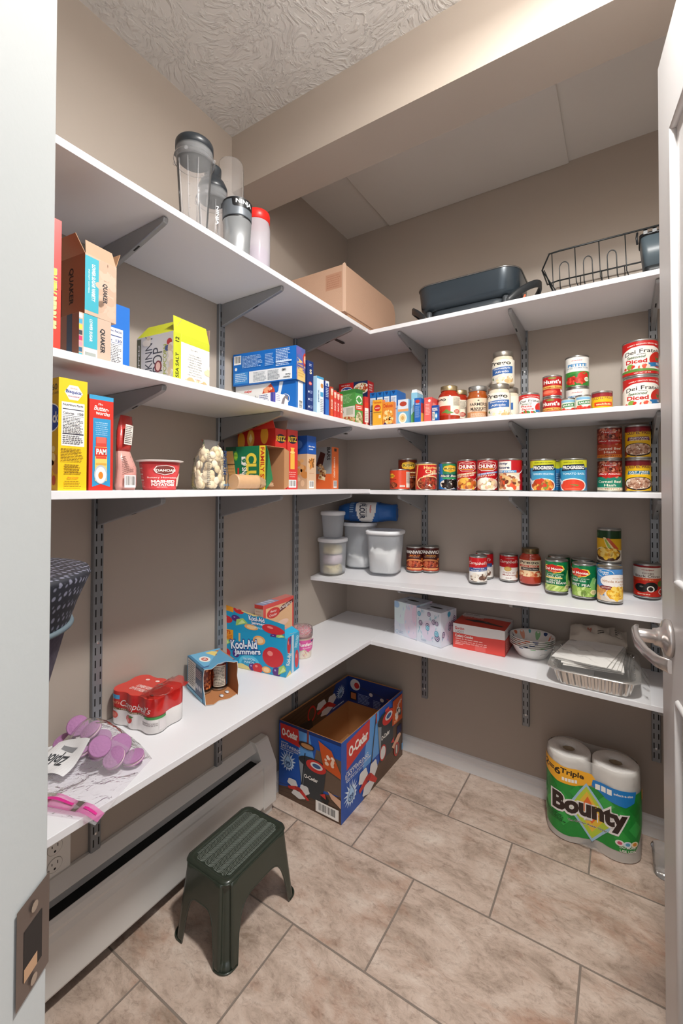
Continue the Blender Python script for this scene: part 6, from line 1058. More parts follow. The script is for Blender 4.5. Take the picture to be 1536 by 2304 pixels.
CU = carton('cutlery_box', 'red and white cutlery box with black plastic cutlery picture on top', 'cutlery box', (.775, -.176), .188, .160, 1, zL5(.7) + .0005, .092, {'*': '#d9443a', 'T': '#c7331f'},
    [R(0, 0, 1, 1, '#d9463c'), P([(0, .62), (.5, .60), (1, .64), (1, 1), (0, 1)], '#dcd8d6'), T('Gordon', .13, .82, .12, '#c23a30', .19, .03), T('CHOICE', .13, .68, .11, '#7a7676', .17, .01), T('Cutlery Combo', .22, .5, .14, WH, .36, .03), Ln(.05, .36, .75, .43, 1, '#f5c8c0'), Ln(.05, .2, .7, .34, 2, '#f0b0a8'), R(.04, .16, .2, .19, '#f0b0a8')],
    [R(0, 0, 1, 1, '#cc4238'), R(0, .62, 1, 1, '#d0cccc'), Ln(.1, .1, .9, .55, 6, '#f0c0b8'), T('G', .4, .82, .14, '#8a5a7a', .2)],
    [R(0, 0, 1, 1, '#c9361f'), P([(0, .72), (.3, .70), (.62, .80), (1, .74), (1, 1), (0, 1)], '#d6d2d0'), T('Gordon Choice', .2, .9, .07, '#5a4a48', .3, .02), T('Cutlery Combo', .25, .70, .09, '#f3dcd4', .44, .03), Ln(.06, .6, .6, .66, 1, '#e8b0a4'), P([(.12, .42), (.4, .52), (.5, .38), (.36, .32)], '#2a201e'), P([(.34, .52), (.62, .48), (.66, .34), (.38, .34)], '#17110f'), P([(.6, .46), (.93, .30), (.90, .24), (.56, .32)], '#3a2e2a'), P([(.5, .44), (.6, .46), (.58, .40)], '#8a7a70')])
q = MB(); q.box(-.012, -.0808, .002, .026, -.0802, .020, M('#e0605a', .3)); q.build('tuck_tab', CU)
# paper bowls, five nested
bz = zL5(.85) + .0005; bc = ['#e07a52', '#1d3a6e', '#8dbf8a', '#4fa5ad', '#e9a58a']
def bowl(k):
    o = empty('paper_bowl', (.8535, -.100, bz + .0068 * k), .5 + .9 * k)
    tag(o, ['bottom-most white paper bowl with plain white base', 'second paper bowl from the bottom of the stack', 'middle paper bowl of the stack of five', 'second paper bowl from the top of the stack', 'topmost paper bowl showing coral, green and navy leaf print inside'][k], 'paper bowl', 'nested patterned paper bowls')
    q = MB(); WHT = M('#ebe8e4', .4)
    op = [(0, 0), (.040, .0), (.047, .003), (.062, .026), (.068, .040), (.0745, .046), (.0765, .046)]; ip = [(.0765, .0468), (.0735, .0472), (.0665, .0415), (.0605, .0275), (.046, .0045), (0, .0015)]
    q.lathe(op + ip, WHT, 64, cap=False); q.build('bowl_body', o)
    q = MB(); r_ = random.Random(60 + k)
    def ipt(a, s_, off):   # s_ 0 rim .. 1 down the inner wall
        pts = ip[:5]; d = s_ * 3.999; i = int(d); f_ = d - i; rr = pts[i][0] + (pts[i + 1][0] - pts[i][0]) * f_; zz = pts[i][1] + (pts[i + 1][1] - pts[i][1]) * f_
        return (rr * math.cos(a) * (1 - off * 8), rr * math.sin(a) * (1 - off * 8), zz + off)
    nn = 14 if k == 4 else 10
    for i in range(nn):
        a = 2 * PI * i / nn; c_ = bc[(i + k) % 5]; s0, s1, w_ = (.35, 2.6 / 4, .13) if i % 2 else (.4, .9, .15)
        if k == 4:
            ring = [(a + w_ * math.sin(t_) * (.5 if i % 3 == 0 else 1), (s0 + s1) / 2 + (s1 - s0) / 2 * math.cos(t_)) for t_ in [2 * PI * j / 16 for j in range(16)]]
            cen = ipt(a, (s0 + s1) / 2, .0006); q.add([ipt(x_, y_, .0006) for x_, y_ in ring] + [cen], [(j, (j + 1) % 16, 16) for j in range(16)], M(c_, .5))
        # band of print on the outer flank, seen between the nested rims
        b0 = a + r_.uniform(-.1, .1); n2 = 6; w2 = r_.uniform(.10, .26)
        vs = [((.0685 + .006 * t_ + .0004) * math.cos(b0 + w2 * j / n2), (.0685 + .006 * t_ + .0004) * math.sin(b0 + w2 * j / n2), .0402 + .0052 * t_) for j in range(n2 + 1) for t_ in (0, 1)]
        q.add(vs, [(2 * j, 2 * j + 2, 2 * j + 3, 2 * j + 1) for j in range(n2)], M(c_, .5))
    q.build('leaf_print', o)
for k in range(5): bowl(k)
# foil roasting pan
FO = M('#d6d2cd', .22, .8, bump=.18, bscale=70); FO2 = M('#e2dfdb', .2, .8)
pz = zL5(1.1) + .0005; o = empty('foil_pan', (1.0525, -.166, pz)); tag(o, 'rectangular foil roasting pan with fluted sides at the door end of the lowest shelf', 'foil pan')
def fl(x, y, r_, z, amp, n=300):
    b0 = [Vector(p) for p in rrect(-x, x, -y, y, r_, z, 12)]; Ls = [0]
    for i in range(len(b0)): Ls.append(Ls[-1] + (b0[(i + 1) % len(b0)] - b0[i]).length)
    base = []; j = 0
    for i in range(n):
        d = Ls[-1] * i / n
        while Ls[j + 1] < d: j += 1
        base.append(b0[j].lerp(b0[(j + 1) % len(b0)], (d - Ls[j]) / max(1e-9, Ls[j + 1] - Ls[j])))
    out = []
    for i, (a, b, c) in enumerate(base):
        k = 1 + amp * (1 if (i % 6) < 3 else -1); out.append((a * k, b * k, c))
    return out
q = MB(); q.loft([fl(.096, .126, .03, .0005, 0), fl(.099, .129, .03, .004, .010), fl(.108, .138, .036, .045, .014), fl(.112, .142, .04, .051, 0)], FO, cap1=False, smooth=False); q.build('fluted_wall', o)
q = MB(); q.loft([fl(.111, .141, .04, .051, 0), fl(.121, .151, .045, .052, 0), fl(.123, .153, .046, .0495, 0)], FO2, cap0=False, cap1=False, smooth=False); q.tube(rrect(-.123, .123, -.153, .153, .046, .0505, 8), .0022, FO2, 8, closed=True); q.build('rolled_rim', o)
# white paper napkins fanned in the pan
NP = M('#e4e1dd', .9)
for k, (x, y, a, tx, ty) in enumerate(((1.045, -.165, 4, 5, -1), (1.050, -.163, 2, 5, -1.5), (1.046, -.166, -1, 6, -2), (1.052, -.165, -5, 6, -3), (1.047, -.168, -9, 7, -3), (1.040, -.170, -13, 8, -4), (1.034, -.172, -17, 9, -4))):
    q = MB(); n = 8; hs = .082
    top = [[(-hs + 2 * hs * i / n, -hs + 2 * hs * j / n, .0012 + .0012 * math.sin(i * .9 + k) * math.cos(j * .8)) for i in range(n + 1)] for j in range(n + 1)]
    q.loft(top, NP, close=False); q.loft([[(p[0], p[1], p[2] - .0012) for p in r_] for r_ in top], NP, close=False)
    q.box(-hs, -hs, .0002, hs, -hs + .0004, .0016, NP); q.box(hs - .0004, -hs, .0002, hs, hs, .0016, NP)
    c = q.build('paper_napkin', loc=(x, y, pz + .054 + .0036 * k), rot=(math.radians(tx), math.radians(ty), math.radians(a)))
    tag(c, 'white folded paper napkin in the fanned stack over the foil pan', 'napkin', 'white napkins in the foil pan')
# crumpled printed packaging behind the napkins
q = MB(); nx_, ny_ = 22, 10
def pk_(i, j, top):
    u, v = i / (nx_ - 1), j / (ny_ - 1); e = min(1, 5 * min(u, 1 - u, v, 1 - v))
    return (-.085 + .17 * u, -.035 + .07 * v, (.022 * e * (1 if top else -.4)) + .004 * math.sin(u * 19 + v * 7) + .020 * v)
for tp in (True, False): q.loft([[pk_(i, j, tp) for i in range(nx_)] for j in range(ny_)], M('#c9bfb2', .6, bump=.5, bscale=40), close=False)
draw(q, type('PF', (), {'curved': True, 'W': .17, 'H': .07, 'at': lambda s, u, v, off: Vector(pk_(u * (nx_ - 1), v * (ny_ - 1), True)) + Vector((0, 0, .0008 + off))})(), [T('my', .36, .5, .3, '#c8502c', .08, .03), Ln(.5, .3, .62, .5, 2, '#4a4640'), R(.7, .3, .92, .75, '#a89e92'), Ln(.74, .4, .88, .66, 3, '#4a4640')], .5)
tag(q.build('napkin_packet', loc=(1.058, -.062, pz + .090), rot=(math.radians(14), 0, math.radians(2))), 'crumpled beige printed packet at the back of the foil pan', 'packet')
# clear bag draped over the pan
q = MB(); BGM = clear_mat('draped_bag', '#fdfdfc', .06, .08, '#f4f4f2', .07, .5); rings = []
for j in range(18):
    v = j / 17; row = []
    for i in range(26):
        u = i / 25; x = -.150 + .295 * u; y = -.168 + .16 * v
        hgt = .092 - .10 * max(0, .18 - v) / .18 * .75 - (.05 * max(0, u - .86) / .14) - (.035 * max(0, .14 - u) / .14); row.append((x, y + .004 * math.sin(u * 31), max(.002, hgt + .004 * math.sin(u * 23 + v * 17) + .003 * math.cos(u * 41))))
    rings.append(row)
q.loft(rings, BGM, close=False); tag(q.build('clear_bag', loc=(1.052, -.166, pz)), 'thin clear plastic bag draped over the napkins and foil pan', 'plastic bag')
# ------------------------------------------------------------ floor things
# baseboard heater
HM = noise_paint('heater_enamel', '#cfcdc9', '#d6d4d0', .35, 6, .03); y0h, y1h = -2.05, -.662
o = empty('baseboard_heater', (0.0005, -1.35, 0)); tag(o, 'long cream baseboard heater along the left wall under the shelves', 'heater')
Yo = 1.35
q = MB(); q.prism([(0, .044), (.010, .044), (.010, .236), (.034, .226), (.036, .229), (.010, .2545), (0, .2545)], y0h + Yo, y1h + Yo, HM); q.build('back_plate', o)
q = MB(); q.prism([(.064, .046), (.070, .046), (.072, .052), (.072, .165), (.068, .178), (.070, .186), (.066, .200), (.060, .207), (.056, .204), (.062, .196), (.064, .186), (.062, .176), (.066, .163), (.066, .055)], y0h + Yo, y1h + Yo, HM); q.build('front_cover', o, bevel=.0012)
q = MB(); q.box(.010, y0h + Yo, .06, .058, y1h + Yo, .190, M('#101010', .8)); q.build('heating_element', o)
q = MB(); ec = [(0, .030), (.062, .030), (.066, .036), (.0745, .040), (.0755, .170), (.072, .184), (.036, .252), (.030, .2575), (0, .2575)]; q.prism(ec, y1h - .002 + Yo, -.600 + Yo, HM); q.prism([(0, 0), (.060, 0), (.062, .030), (0, .030)], -.655 + Yo, -.606 + Yo, HM); q.build('end_cap', o, bevel=.002)
q = MB(); q.box(.0, y0h + Yo, .0, .012, y1h + Yo, .044, M('#8a857e', .7)); q.build('foot_plate', o)
q = MB(); q.lathe([(.0001, .0006), (.0012, .0003), (.0014, 0)], M('#6a4a3a', .6), 8); 
# outlet
o = empty('wall_outlet', (0.0005, -1.306, .300)); tag(o, 'white double electrical outlet on left wall above the heater', 'outlet')
OW = M('#dcdad5', .35); q = MB(); q.box(0, -.036, -.058, .005, .036, .058, OW); q.build('cover_plate', o, bevel=.0018)
for s in (-1, 1):
    q = MB(); q.add([(.0056, .017 * math.cos(t_), s * .020 + .0165 * math.sin(t_)) for t_ in [2 * PI * i / 28 for i in range(28)]], [tuple(range(28))], M('#8c8880', .5)); q.add([(.0059, .0162 * math.cos(t_), s * .020 + .0157 * math.sin(t_)) for t_ in [2 * PI * i / 28 for i in range(28)]], [tuple(range(28))], OW)
    for yy, hh in ((-.0062, .0035), (.0062, .0045)): q.box(.0058, yy - .0008, s * .020 + .002 - hh + .003, .0063, yy + .0008, s * .020 + .002 + hh + .001, BLK)
    q.add([(.0062, .0026 * math.cos(t_), s * .020 - .0085 + .0026 * math.sin(t_)) for t_ in [2 * PI * i / 12 for i in range(12)]], [tuple(range(12))], BLK); q.build('socket', o)
# step stool
SG = M('#30372e', .28, 0, .5, coat=.2); SG2 = M('#1b231b', .55)
o = empty('step_stool', (.2345, -.9445, 0), math.radians(0)); tag(o, 'small dark green plastic step stool with wavy tread in front of the heater', 'step stool')
q = MB(); HS = .19; npr = 192
def stool_ring(t_):      # t_ 0 top edge .. 1 floor
    hx = .079 + .020 * t_; hy = .116 + .020 * t_; r_ = .022
    base = rrect(-hx, hx, -hy, hy, r_, 0, 48); return base
tops = stool_ring(0); cols = []
N_ = len(tops)
def archfrac(p, hx, hy):
    # distance along the side from its middle, 0..1
    x, y = p[0] / hx, p[1] / hy
    if abs(p[0]) >= hx - .0005: s_ = abs(p[1]) / (hy - .034); H = .128
    elif abs(p[1]) >= hy - .0005: s_ = abs(p[0]) / (hx - .034); H = .118
    else: return 0
    if s_ >= 1: return 0
    return H * (1 - s_ ** 5) ** .45
# resample perimeter finely
def per(hx, hy, r_):
    pts = rrect(-hx, hx, -hy, hy, r_, 0, 14); out = []
    for i in range(len(pts)):
        a = Vector(pts[i]); b = Vector(pts[(i + 1) % len(pts)]); k = max(1, int((b - a).length / .0022))
        for j in range(k): out.append(a.lerp(b, j / k))
    return out
P0 = per(.079, .116, .022); nP = len(P0); rings = []; nz = 18
for j in range(nz + 1):
    row = []
    for p in P0:
        zb_ = archfrac(p, .079, .116); z = HS - (HS - zb_) * (j / nz) ** 1.0; t_ = (HS - z) / HS
        k = .020 * t_; q_ = Vector(p); sx = 1 + k / .079; sy = 1 + k / .116
        # corner groove
        cx, cy = abs(p.x) - (.079 - .022), abs(p.y) - (.116 - .022); g = 0
        if cx > 0 and cy > 0:
            an = math.atan2(cy, cx); w_ = 1 - abs(an - PI / 4) / (PI / 4); g = .017 * min(1, max(0, w_ - .18) * 3.2) * (1 if .03 < t_ < .96 else 0)
        row.append((p.x * sx * (1 - g * 6), p.y * sy * (1 - g * 5), z))
    rings.append(row)
q.loft(rings, SG, cap0=False, cap1=False)
q.build('stool_shell', o, solid=.0028)
q = MB(); rim = [(p[0], p[1]) for p in rings[-1]]; pts = [Vector(p) for p in rings[-1]]; q.tube([(p.x * 1.012, p.y * 1.010, p.z + .0025) for p in pts][::2], .0024, SG, 6, closed=True); q.build('edge_bead', o)
q = MB(); q.loft([rrect(-.079, .079, -.116, .116, .022, HS - .001), rrect(-.0775, .0775, -.1145, .1145, .022, HS + .003), rrect(-.072, .072, -.109, .109, .020, HS + .0045), rrect(-.066, .066, -.103, .103, .018, HS + .0035), rrect(-.065, .065, -.102, .102, .018, HS + .0015)], SG, cap0=False); q.build('top_plate', o)
q = MB(); WV = M('#737a72', .5)
k = 0; yy = -.098
while yy < .0985:
    pts = []
    for i in range(41):
        x = -.062 + .124 * i / 40; y = yy + .0042 * math.sin(x * 2 * PI / .031); lim = .0985 - max(0, abs(x) - .047) * .75
        if abs(y) < lim: pts.append((x, y, HS + .0022))
    if len(pts) > 2: q.tube(pts, .0009, WV, 5)
    yy += .0040
q.build('wavy_tread', o)
# mop bucket carton, open top
o = empty('bucket_carton', (.170, -.286, 0), math.radians(-1)); tag(o, 'large open blue mop and bucket carton standing in the corner on the floor', 'carton')
W, D, h = .284, .484, .280; t = .003; NB = M('#1b3f8c', .4); CI = M('#b07c4c', .85)
def wall_panel(name, x0, y0, x1, y1, fm):
    q = MB(); q.box(x0, y0, .0, x1, y1, h, CI, fm); q.build(name, o, bevel=.0008)
wall_panel('front_panel', -W / 2, -D / 2, W / 2, -D / 2 + t, {'F': NB}); wall_panel('back_panel', -W / 2, D / 2 - t, W / 2, D / 2, {'K': NB})
wall_panel('left_panel', -W / 2, -D / 2 + t, -W / 2 + t, D / 2 - t, {'L': NB}); wall_panel('right_panel', W / 2 - t, -D / 2 + t, W / 2, D / 2 - t, {'S': NB})
q = MB(); q.box(-W / 2 + t, -D / 2 + t, .0, W / 2 - t, D / 2 - t, .004, CI); q.build('bottom_panel', o)
DG = '#34383c'; MR = '#c8302a'; MW = '#dcdad8'; WD = '#5a4436'
def burst(cx, cy, s_, ax=1.):
    pts = []
    for i in range(32):
        a = 2 * PI * i / 32; r_ = s_ * (1.25 if i % 2 else .78) * (1 + .15 * math.sin(i * 3)); pts.append((cx + r_ * math.cos(a), cy + r_ * math.sin(a) * ax))
    out = [P([(cx, cy), pts[i], pts[(i + 1) % 32]], '#cfe2f6') for i in range(32)]
    drop = [(cx + s_ * .62 * math.sin(t_) * (1 - .0 * t_), cy - s_ * ax * .15 + s_ * ax * .62 * -math.cos(t_)) for t_ in [PI * .7 * (i / 8 - 1) for i in range(17)]]
    return out + [P(drop + [(cx, cy + s_ * ax * 1.0)], '#23487e'), P([(cx + (x - cx) * .86, cy + (y - cy) * .86) for x, y in drop + [(cx, cy + s_ * ax * 1.0)]], '#a8cdf0'), T('99', cx, cy - .02 * ax, s_ * ax * .5, '#23487e', s_ * .8, .04), Ln(cx - s_ * .3, cy - s_ * ax * .6, cx + s_ * .3, cy - s_ * ax * .38, 2, '#23487e')]
def bucket(cx, cy, w_, hh):
    return [P([(cx - w_ * .5, cy + hh * .5), (cx - w_ * .36, cy - hh * .5), (cx + w_ * .36, cy - hh * .5), (cx + w_ * .5, cy + hh * .4), (cx, cy + hh * .3)], DG), P([(cx - w_ * .5, cy + hh * .5), (cx - w_ * .46, cy + hh * .2), (cx - w_ * .34, cy - hh * .48), (cx - w_ * .28, cy + hh * .3)], '#8a9096'), E(cx, cy + hh * .42, w_ * .5, hh * .15, '#2a2e32'), E(cx + w_ * .14, cy + hh * .38, w_ * .36, hh * .16, MR), E(cx + w_ * .16, cy + hh * .40, w_ * .22, hh * .09, MW), E(cx + w_ * .16, cy + hh * .40, w_ * .15, hh * .055, '#3a5a8a'), T('O-Cedar', cx - w_ * .04, cy + hh * .02, hh * .1, WH, w_ * .5, .03), P([(cx + w_ * .3, cy - hh * .4), (cx + w_ * .55, cy - hh * .5), (cx + w_ * .6, cy - hh * .35), (cx + w_ * .35, cy - hh * .2)], '#1a1c1e'), P([(cx + w_ * .28, cy - hh * .3), (cx + w_ * .5, cy - hh * .36), (cx + w_ * .46, cy - hh * .22)], MR)]
def mop(cx, cy, s_, ax=1.):
    out = []
    for i, (dx, dy, rx, ry) in enumerate(((-.5, .35, .42, .34), (.5, .2, .4, .4), (0, -.45, .55, .3))):
        out += [('P', [(cx + s_ * (dx + rx * (1 + .1 * math.sin(k * 5)) * math.cos(2 * PI * k / 24)), cy + s_ * ax * (dy + ry * (1 + .1 * math.sin(k * 5)) * math.sin(2 * PI * k / 24))) for k in range(24)], MW)]
    return out + [P([(cx - s_ * .9, cy - s_ * ax * .1), (cx - s_ * .2, cy + s_ * ax * .2), (cx + s_ * .3, cy + s_ * ax * .1), (cx + s_ * .9, cy - s_ * ax * .5), (cx + s_ * .7, cy - s_ * ax * .6), (cx, cy - s_ * ax * .1), (cx - s_ * .8, cy - s_ * ax * .3)], MR), E(cx, cy + s_ * ax * .05, s_ * .28, s_ * ax * .16, '#a8241f')]
def ocf(): # front (small) face
    wood = [P([(0, 0), (1, 0), (1, .34), (.0, .12)], WD)] + [P([(.0, .0 + .05 * i), (1, .05 * i + .14), (1, .05 * i + .145), (0, .005 + .05 * i)], '#3f2f26') for i in range(4)]
    return [R(0, 0, 1, 1, '#1d52a8'), P([(.35, .62), (.6, .6), (.5, 1), (.3, 1)], '#5d9ad8'), P([(.52, .3), (1, .34), (1, .78), (.62, .8)], '#6a5546'), R(0, .955, 1, 1, '#16306a')] + wood + \
        [P([(.035, .765), (.36, .735), (.33, .965), (.02, .965)], MR), T('O-Cedar', .185, .86, .1, WH, .27, .04), T('MICROFIBER', .1, .722, .014, WH, .12, .01), T('EASYWRING', .2, .682, .042, WH, .32, .0), T('SPIN MOP & BUCKET SYSTEM', .18, .645, .016, WH, .3, .01), Ln(.03, .61, .32, .63, 1, '#cfe0f4')] + burst(.16, .49, .105, 1.) + \
        bucket(.56, .40, .44, .48) + [P([(.44, .70), (.455, .70), (.40, .20), (.38, .20)], '#15171a'), P([(.48, 1), (.51, 1), (.505, .8), (.475, .8)], '#7a3a3a')] + mop(.34, .19, .2, .75) + [P([(.80, .35), (1, .3), (1, .2), (.86, .27)], '#dcae90'), P([(.66, .93), (.86, .86), (1, .62), (1, .56), (.74, .62)], '#c8541f'), CL(.84, .72, .08, .06, 12, .008, ['#e8c8b0', '#f0dccc']), E(.47, .80, .13, .045, '#3a2418'), E(.48, .797, .10, .03, '#b07c4c'), R(.62, .03, .97, .17, WH), BC(.64, .04, .95, .16)]
def ocs():
    return [R(0, 0, 1, 1, '#1d52a8'), P([(.3, .4), (.56, .4), (.56, 1), (.4, 1)], '#5d9ad8'), P([(.3, 0), (1, 0), (1, .7), (.8, .55), (.58, .3)], WD)] + [P([(.35 + .05 * i, 0), (1, .36 - .06 * i), (1, .37 - .06 * i), (.36 + .05 * i, 0)], '#3f2f26') for i in range(5)] + \
        [P([(.07, .60), (.40, .73), (.41, .99), (.07, .94)], MR), T('O-Cedar', .24, .81, .13, WH, .28, .04, rot=3), T('MICROFIBER', .14, .57, .016, WH, .14), T('EASYWRING', .22, .535, .06, WH, .33, .0, rot=2), T('SPIN MOP & BUCKET SYSTEM', .24, .48, .024, WH, .36, .01, rot=2), Ln(.07, .44, .4, .46, 1, '#cfe0f4')] + burst(.13, .26, .075, 1.65) + \
        bucket(.68, .56, .3, .62) + [P([(.50, .98), (.512, .98), (.43, .34), (.415, .34)], '#2a2c2e'), P([(.495, 1), (.52, 1), (.515, .86), (.50, .86)], '#b03a34')] + mop(.38, .22, .16, 1.7) + [E(.62, .36, .055, .11, MR), E(.62, .36, .045, .09, MW)] + \
        [P([(.80, .96), (.985, .96), (.985, .58), (.79, .60)], '#c8541f'), T('SPIN', .93, .86, .05, WH, .08, rot=30), CL(.90, .72, .05, .07, 14, .012, ['#efe6dc', '#4a4a52', '#f3d8c0']), T('360', .86, .63, .04, '#f0b890', .08), R(.66, .90, .73, .94, '#d84a44'), P([(.78, .30), (.92, .42), (.96, .36), (.84, .22)], '#dcae90'), R(.88, .40, .97, .52, '#1a2450'), E(.87, .2, .05, .1, MR), E(.87, .2, .038, .08, '#7a5a4a'), R(.86, .14, .88, .26, MW), R(.97, .1, .995, .2, '#6aa0d0')]
q = MB(); draw(q, Face((-W / 2, -D / 2, 0), (W, 0, 0), (0, 0, h)), ocf(), .4, 1.2e-4); q.build('printed_front', o)
q = MB(); draw(q, Face((W / 2, -D / 2, 0), (0, D, 0), (0, 0, h)), ocs(), .4, 1.2e-4); q.build('printed_side', o)
# flaps folded down inside: their printed side shows upside down
FH = .118
q = MB(); q.box(-W / 2 + t + .0004, -D / 2 + t + .004, h - FH, -W / 2 + t + .003, D / 2 - t - .002, h - .002, CI, {'S': NB})
draw(q, Face((-W / 2 + t + .003, -D / 2 + t + .004, h - FH), (0, D - .012, 0), (0, 0, FH - .002)), [R(0, 0, 1, 1, '#1d3f86'), P([(0, 0), (.62, 0), (.78, 1), (0, 1)], '#54402f')] + [P([(.0, .15 * i), (.7, .15 * i + .3), (.7, .15 * i + .32), (0, .15 * i + .02)], '#3a2a20') for i in range(6)] + mop(.63, .42, .17, 2.6) + [E(.40, .5, .06, .28, MR), E(.40, .5, .045, .21, '#5a4432'), E(.12, .3, .05, .25, MR), E(.12, .3, .036, .18, '#cfc9c2'), P([(.2, .0), (.24, .4), (.4, .3), (.42, 0)], '#26282c'), R(.01, .55, .05, .85, '#dfe2e6')] + burst(.86, .55, .06, 3.4) + [Ln(.72, .08, .97, .18, 1, '#c9d8ee')], .42)
q.build('inner_flap', o)
q = MB(); q.box(-W / 2 + t + .004, D / 2 - t - .003, h - FH, W / 2 - t - .003, D / 2 - t - .0004, h - .002, CI, {'F': NB})
draw(q, Face((-W / 2 + t + .004, D / 2 - t - .003, h - FH), (W - .013, 0, 0), (0, 0, FH - .002)), [R(0, 0, 1, 1, '#16347a'), E(.14, .72, .1, .22, MW), E(.17, .70, .05, .12, MR), P([(.2, .70), (.98, .44), (.98, .42), (.2, .68)], '#3a3f4a'), P([(.75, .53), (.95, .46), (.95, .43), (.75, .5)], MR), E(.45, .50, .035, .07, MW), E(.66, .42, .035, .07, MW), R(.04, .1, .17, .42, '#241a14'), R(.055, .14, .155, .38, '#c87a4a'), Ln(.2, .04, .44, .42, 7, '#8fa8d8'), Ln(.5, .0, .64, .34, 6, '#8fa8d8')], .42)
q.build('inner_flap', o)
q = MB(); q.add([(W / 2 - t - .001, -D / 2 + .05, .10), (W / 2 - t - .001, -D / 2 + .24, .13), (W / 2 - .10, -D / 2 + .20, .07), (W / 2 - .11, -D / 2 + .06, .05)], [(0, 1, 2, 3)], M('#b8875a', .85)); q.build('loose_flap', o, solid=.002)
# pack of two paper towel rolls
o = empty('paper_towel_pack', (1.0405, -.1235, 0), math.radians(-2)); tag(o, 'green and white two-roll pack of paper towels standing on the floor', 'paper towels')
cs = [(-.0685, 0), (.0685, 0)]; RL = .0675
for cx in (-.0685, .0685):
    q = MB(); q.lathe([(.020, .270), (.019, .2745), (.062, .2765), (.0665, .273), (.067, .262), (.067, .004), (.062, 0), (.02, .0)], M('#e6e3df', .95, bump=.5, bscale=200), 56, (cx, 0), cap=False)
    q.lathe([(.0202, .2745), (.0202, .004)], M('#b9a68c', .9), 32, (cx, 0), cap=False); q.build('towel_roll', o)
ol = lobes(cs, RL + .0008, lambda a: .060 / abs(math.sin(a)) if abs(math.sin(a)) > .62 else 0, 160); FWR = clear_mat('towel_film', '#fbfaf8', .06, .12, '#eceae6', .35, .4)
q = MB(); sc = lambda z, k, dz=0: [(x * k, y * k, z) for x, y in ol]
q.loft([sc(.004, 1.0), sc(.05, 1.004), sc(.24, 1.004), sc(.266, 1.0), sc(.276, .985), sc(.279, .965)], FWR, cap0=False, cap1=False); q.build('clear_wrap', o)
GRN = '#1f8a34'; fr = [(x * 1.007, y * 1.007) for x, y in ol[83:160]] 
q = MB(); lat_ = []
for i in range(9):
    for j in range(7):
        if (i + j) % 2: x_, y_ = i / 8, .16 + j * .12; lat_.append(P([(x_ - .07, y_), (x_, y_ - .10), (x_ + .07, y_), (x_, y_ + .10)], ['#2b9a3c', '#187a2c', '#36a548'][(i * j) % 3]))
body = []
xs = [i / 40 for i in range(41)]
low = lambda x_: .13 - .06 * math.sin(min(1, x_ * 1.9) * PI) + (.0 if x_ < .5 else .11 * max(0, .62 - x_)) + (max(0, x_ - .86) * 1.9)
hi = lambda x_: .80 + .03 * math.cos(x_ * 6)
body = [P([(xs[i], low(xs[i])), (xs[i + 1], low(xs[i + 1])), (xs[i + 1], hi(xs[i + 1])), (xs[i], hi(xs[i]))], GRN) for i in range(40)]
art = body + [G(*[p for p in lat_ if min(y for _, y in p[1]) > low(p[1][1][0]) and max(y for _, y in p[1]) < .8])] + \
  [P([(.0, .98), (.25, .93), (.5, .93), (.53, .88), (.5, .79), (.36, .72), (.2, .72), (.0, .80)], '#f0ad28'), T('2=6', .13, .865, .09, '#2b1a10', .2, .03, rot=-8), T('Triple', .33, .86, .085, '#2b1a10', .21, .03, rot=-4)] + [R(.24 + .028 * k, .755, .262 + .028 * k, .795, WH) for k in range(5)] + \
  [P([(.51, .87), (.88, .85), (.86, .72), (.78, .66), (.62, .70), (.5, .8)], '#1f7cc4')] + [R(.53 + .05 * k, .765, .57 + .05 * k, .83, WH) for k in range(3)] + [T('select-a-size', .765, .80, .028, WH, .16, .02)] + \
  [P([(.455, .80), (.28, .46), (.50, .10), (.70, .40)], '#9dbfd6'), P([(.455, .76), (.31, .46), (.50, .14), (.67, .40)], '#b4c93a'), P([(.46, .70), (.36, .48), (.50, .22), (.61, .42)], '#e3b83a'), P([(.465, .64), (.41, .5), (.50, .32), (.56, .44)], '#e06a2c'),
   T('Bounty', .47, .46, .29, '#2d1c17', .66, .05, sl=.05, rot=3, o=('#e4e0dc', .12)), T('The Quicker Picker Upper', .46, .29, .032, '#1d130f', .34, .02, rot=2, o=('#e8e4e0', .06)), E(.73, .235, .036, .036, '#e8dcd6'), E(.795, .23, .036, .036, '#cfe0e6'), E(.86, .23, .036, .036, '#ecd9b4'), E(.73, .235, .02, .02, '#c8506a'), E(.795, .23, .02, .02, '#5a9ab8'), E(.86, .23, .02, .02, '#d98a2c'), T('DO MORE.', .80, .192, .028, WH, .14, .02), T('USE LESS.', .80, .148, .028, WH, .14, .02)] + [Ln(.06, .22, .28, .31, 4, '#0f4a1c')] + [R(.965, .72, 1, .84, '#e8a028')]
draw(q, Wrap(fr, .004, .262), art, .3); q.build('printed_wrap', o)
for k, v in enumerate(q.v): pass
q = MB(); rings = [[(x * (.99 + .03 * math.sin(i * .5)), y * 1.0 - .004 * s_, .004 + .010 * s_ + .002 * math.sin(i * .9)) for i, (x, y) in enumerate(ol[110:132])] for s_ in (0, .5, 1)]
q.loft([[(x, y - .006 * s_, z) for x, y, z in r_] for s_, r_ in zip((0, .6, 1.2), rings)], FWR, close=False); q.build('gathered_film', o)
# little clear cup by the door
q = MB(); q.lathe([(0, .001), (.024, 0), (.026, .004), (.031, .075), (.033, .078)], clear_mat('cup_plastic', '#eef0f0', .25, .1, '#e6e8ea', .3), 40, cap=False); tag(q.build('plastic_cup', loc=(1.232, -.170, 0)), 'small cloudy plastic cup on the floor beside the door', 'cup')
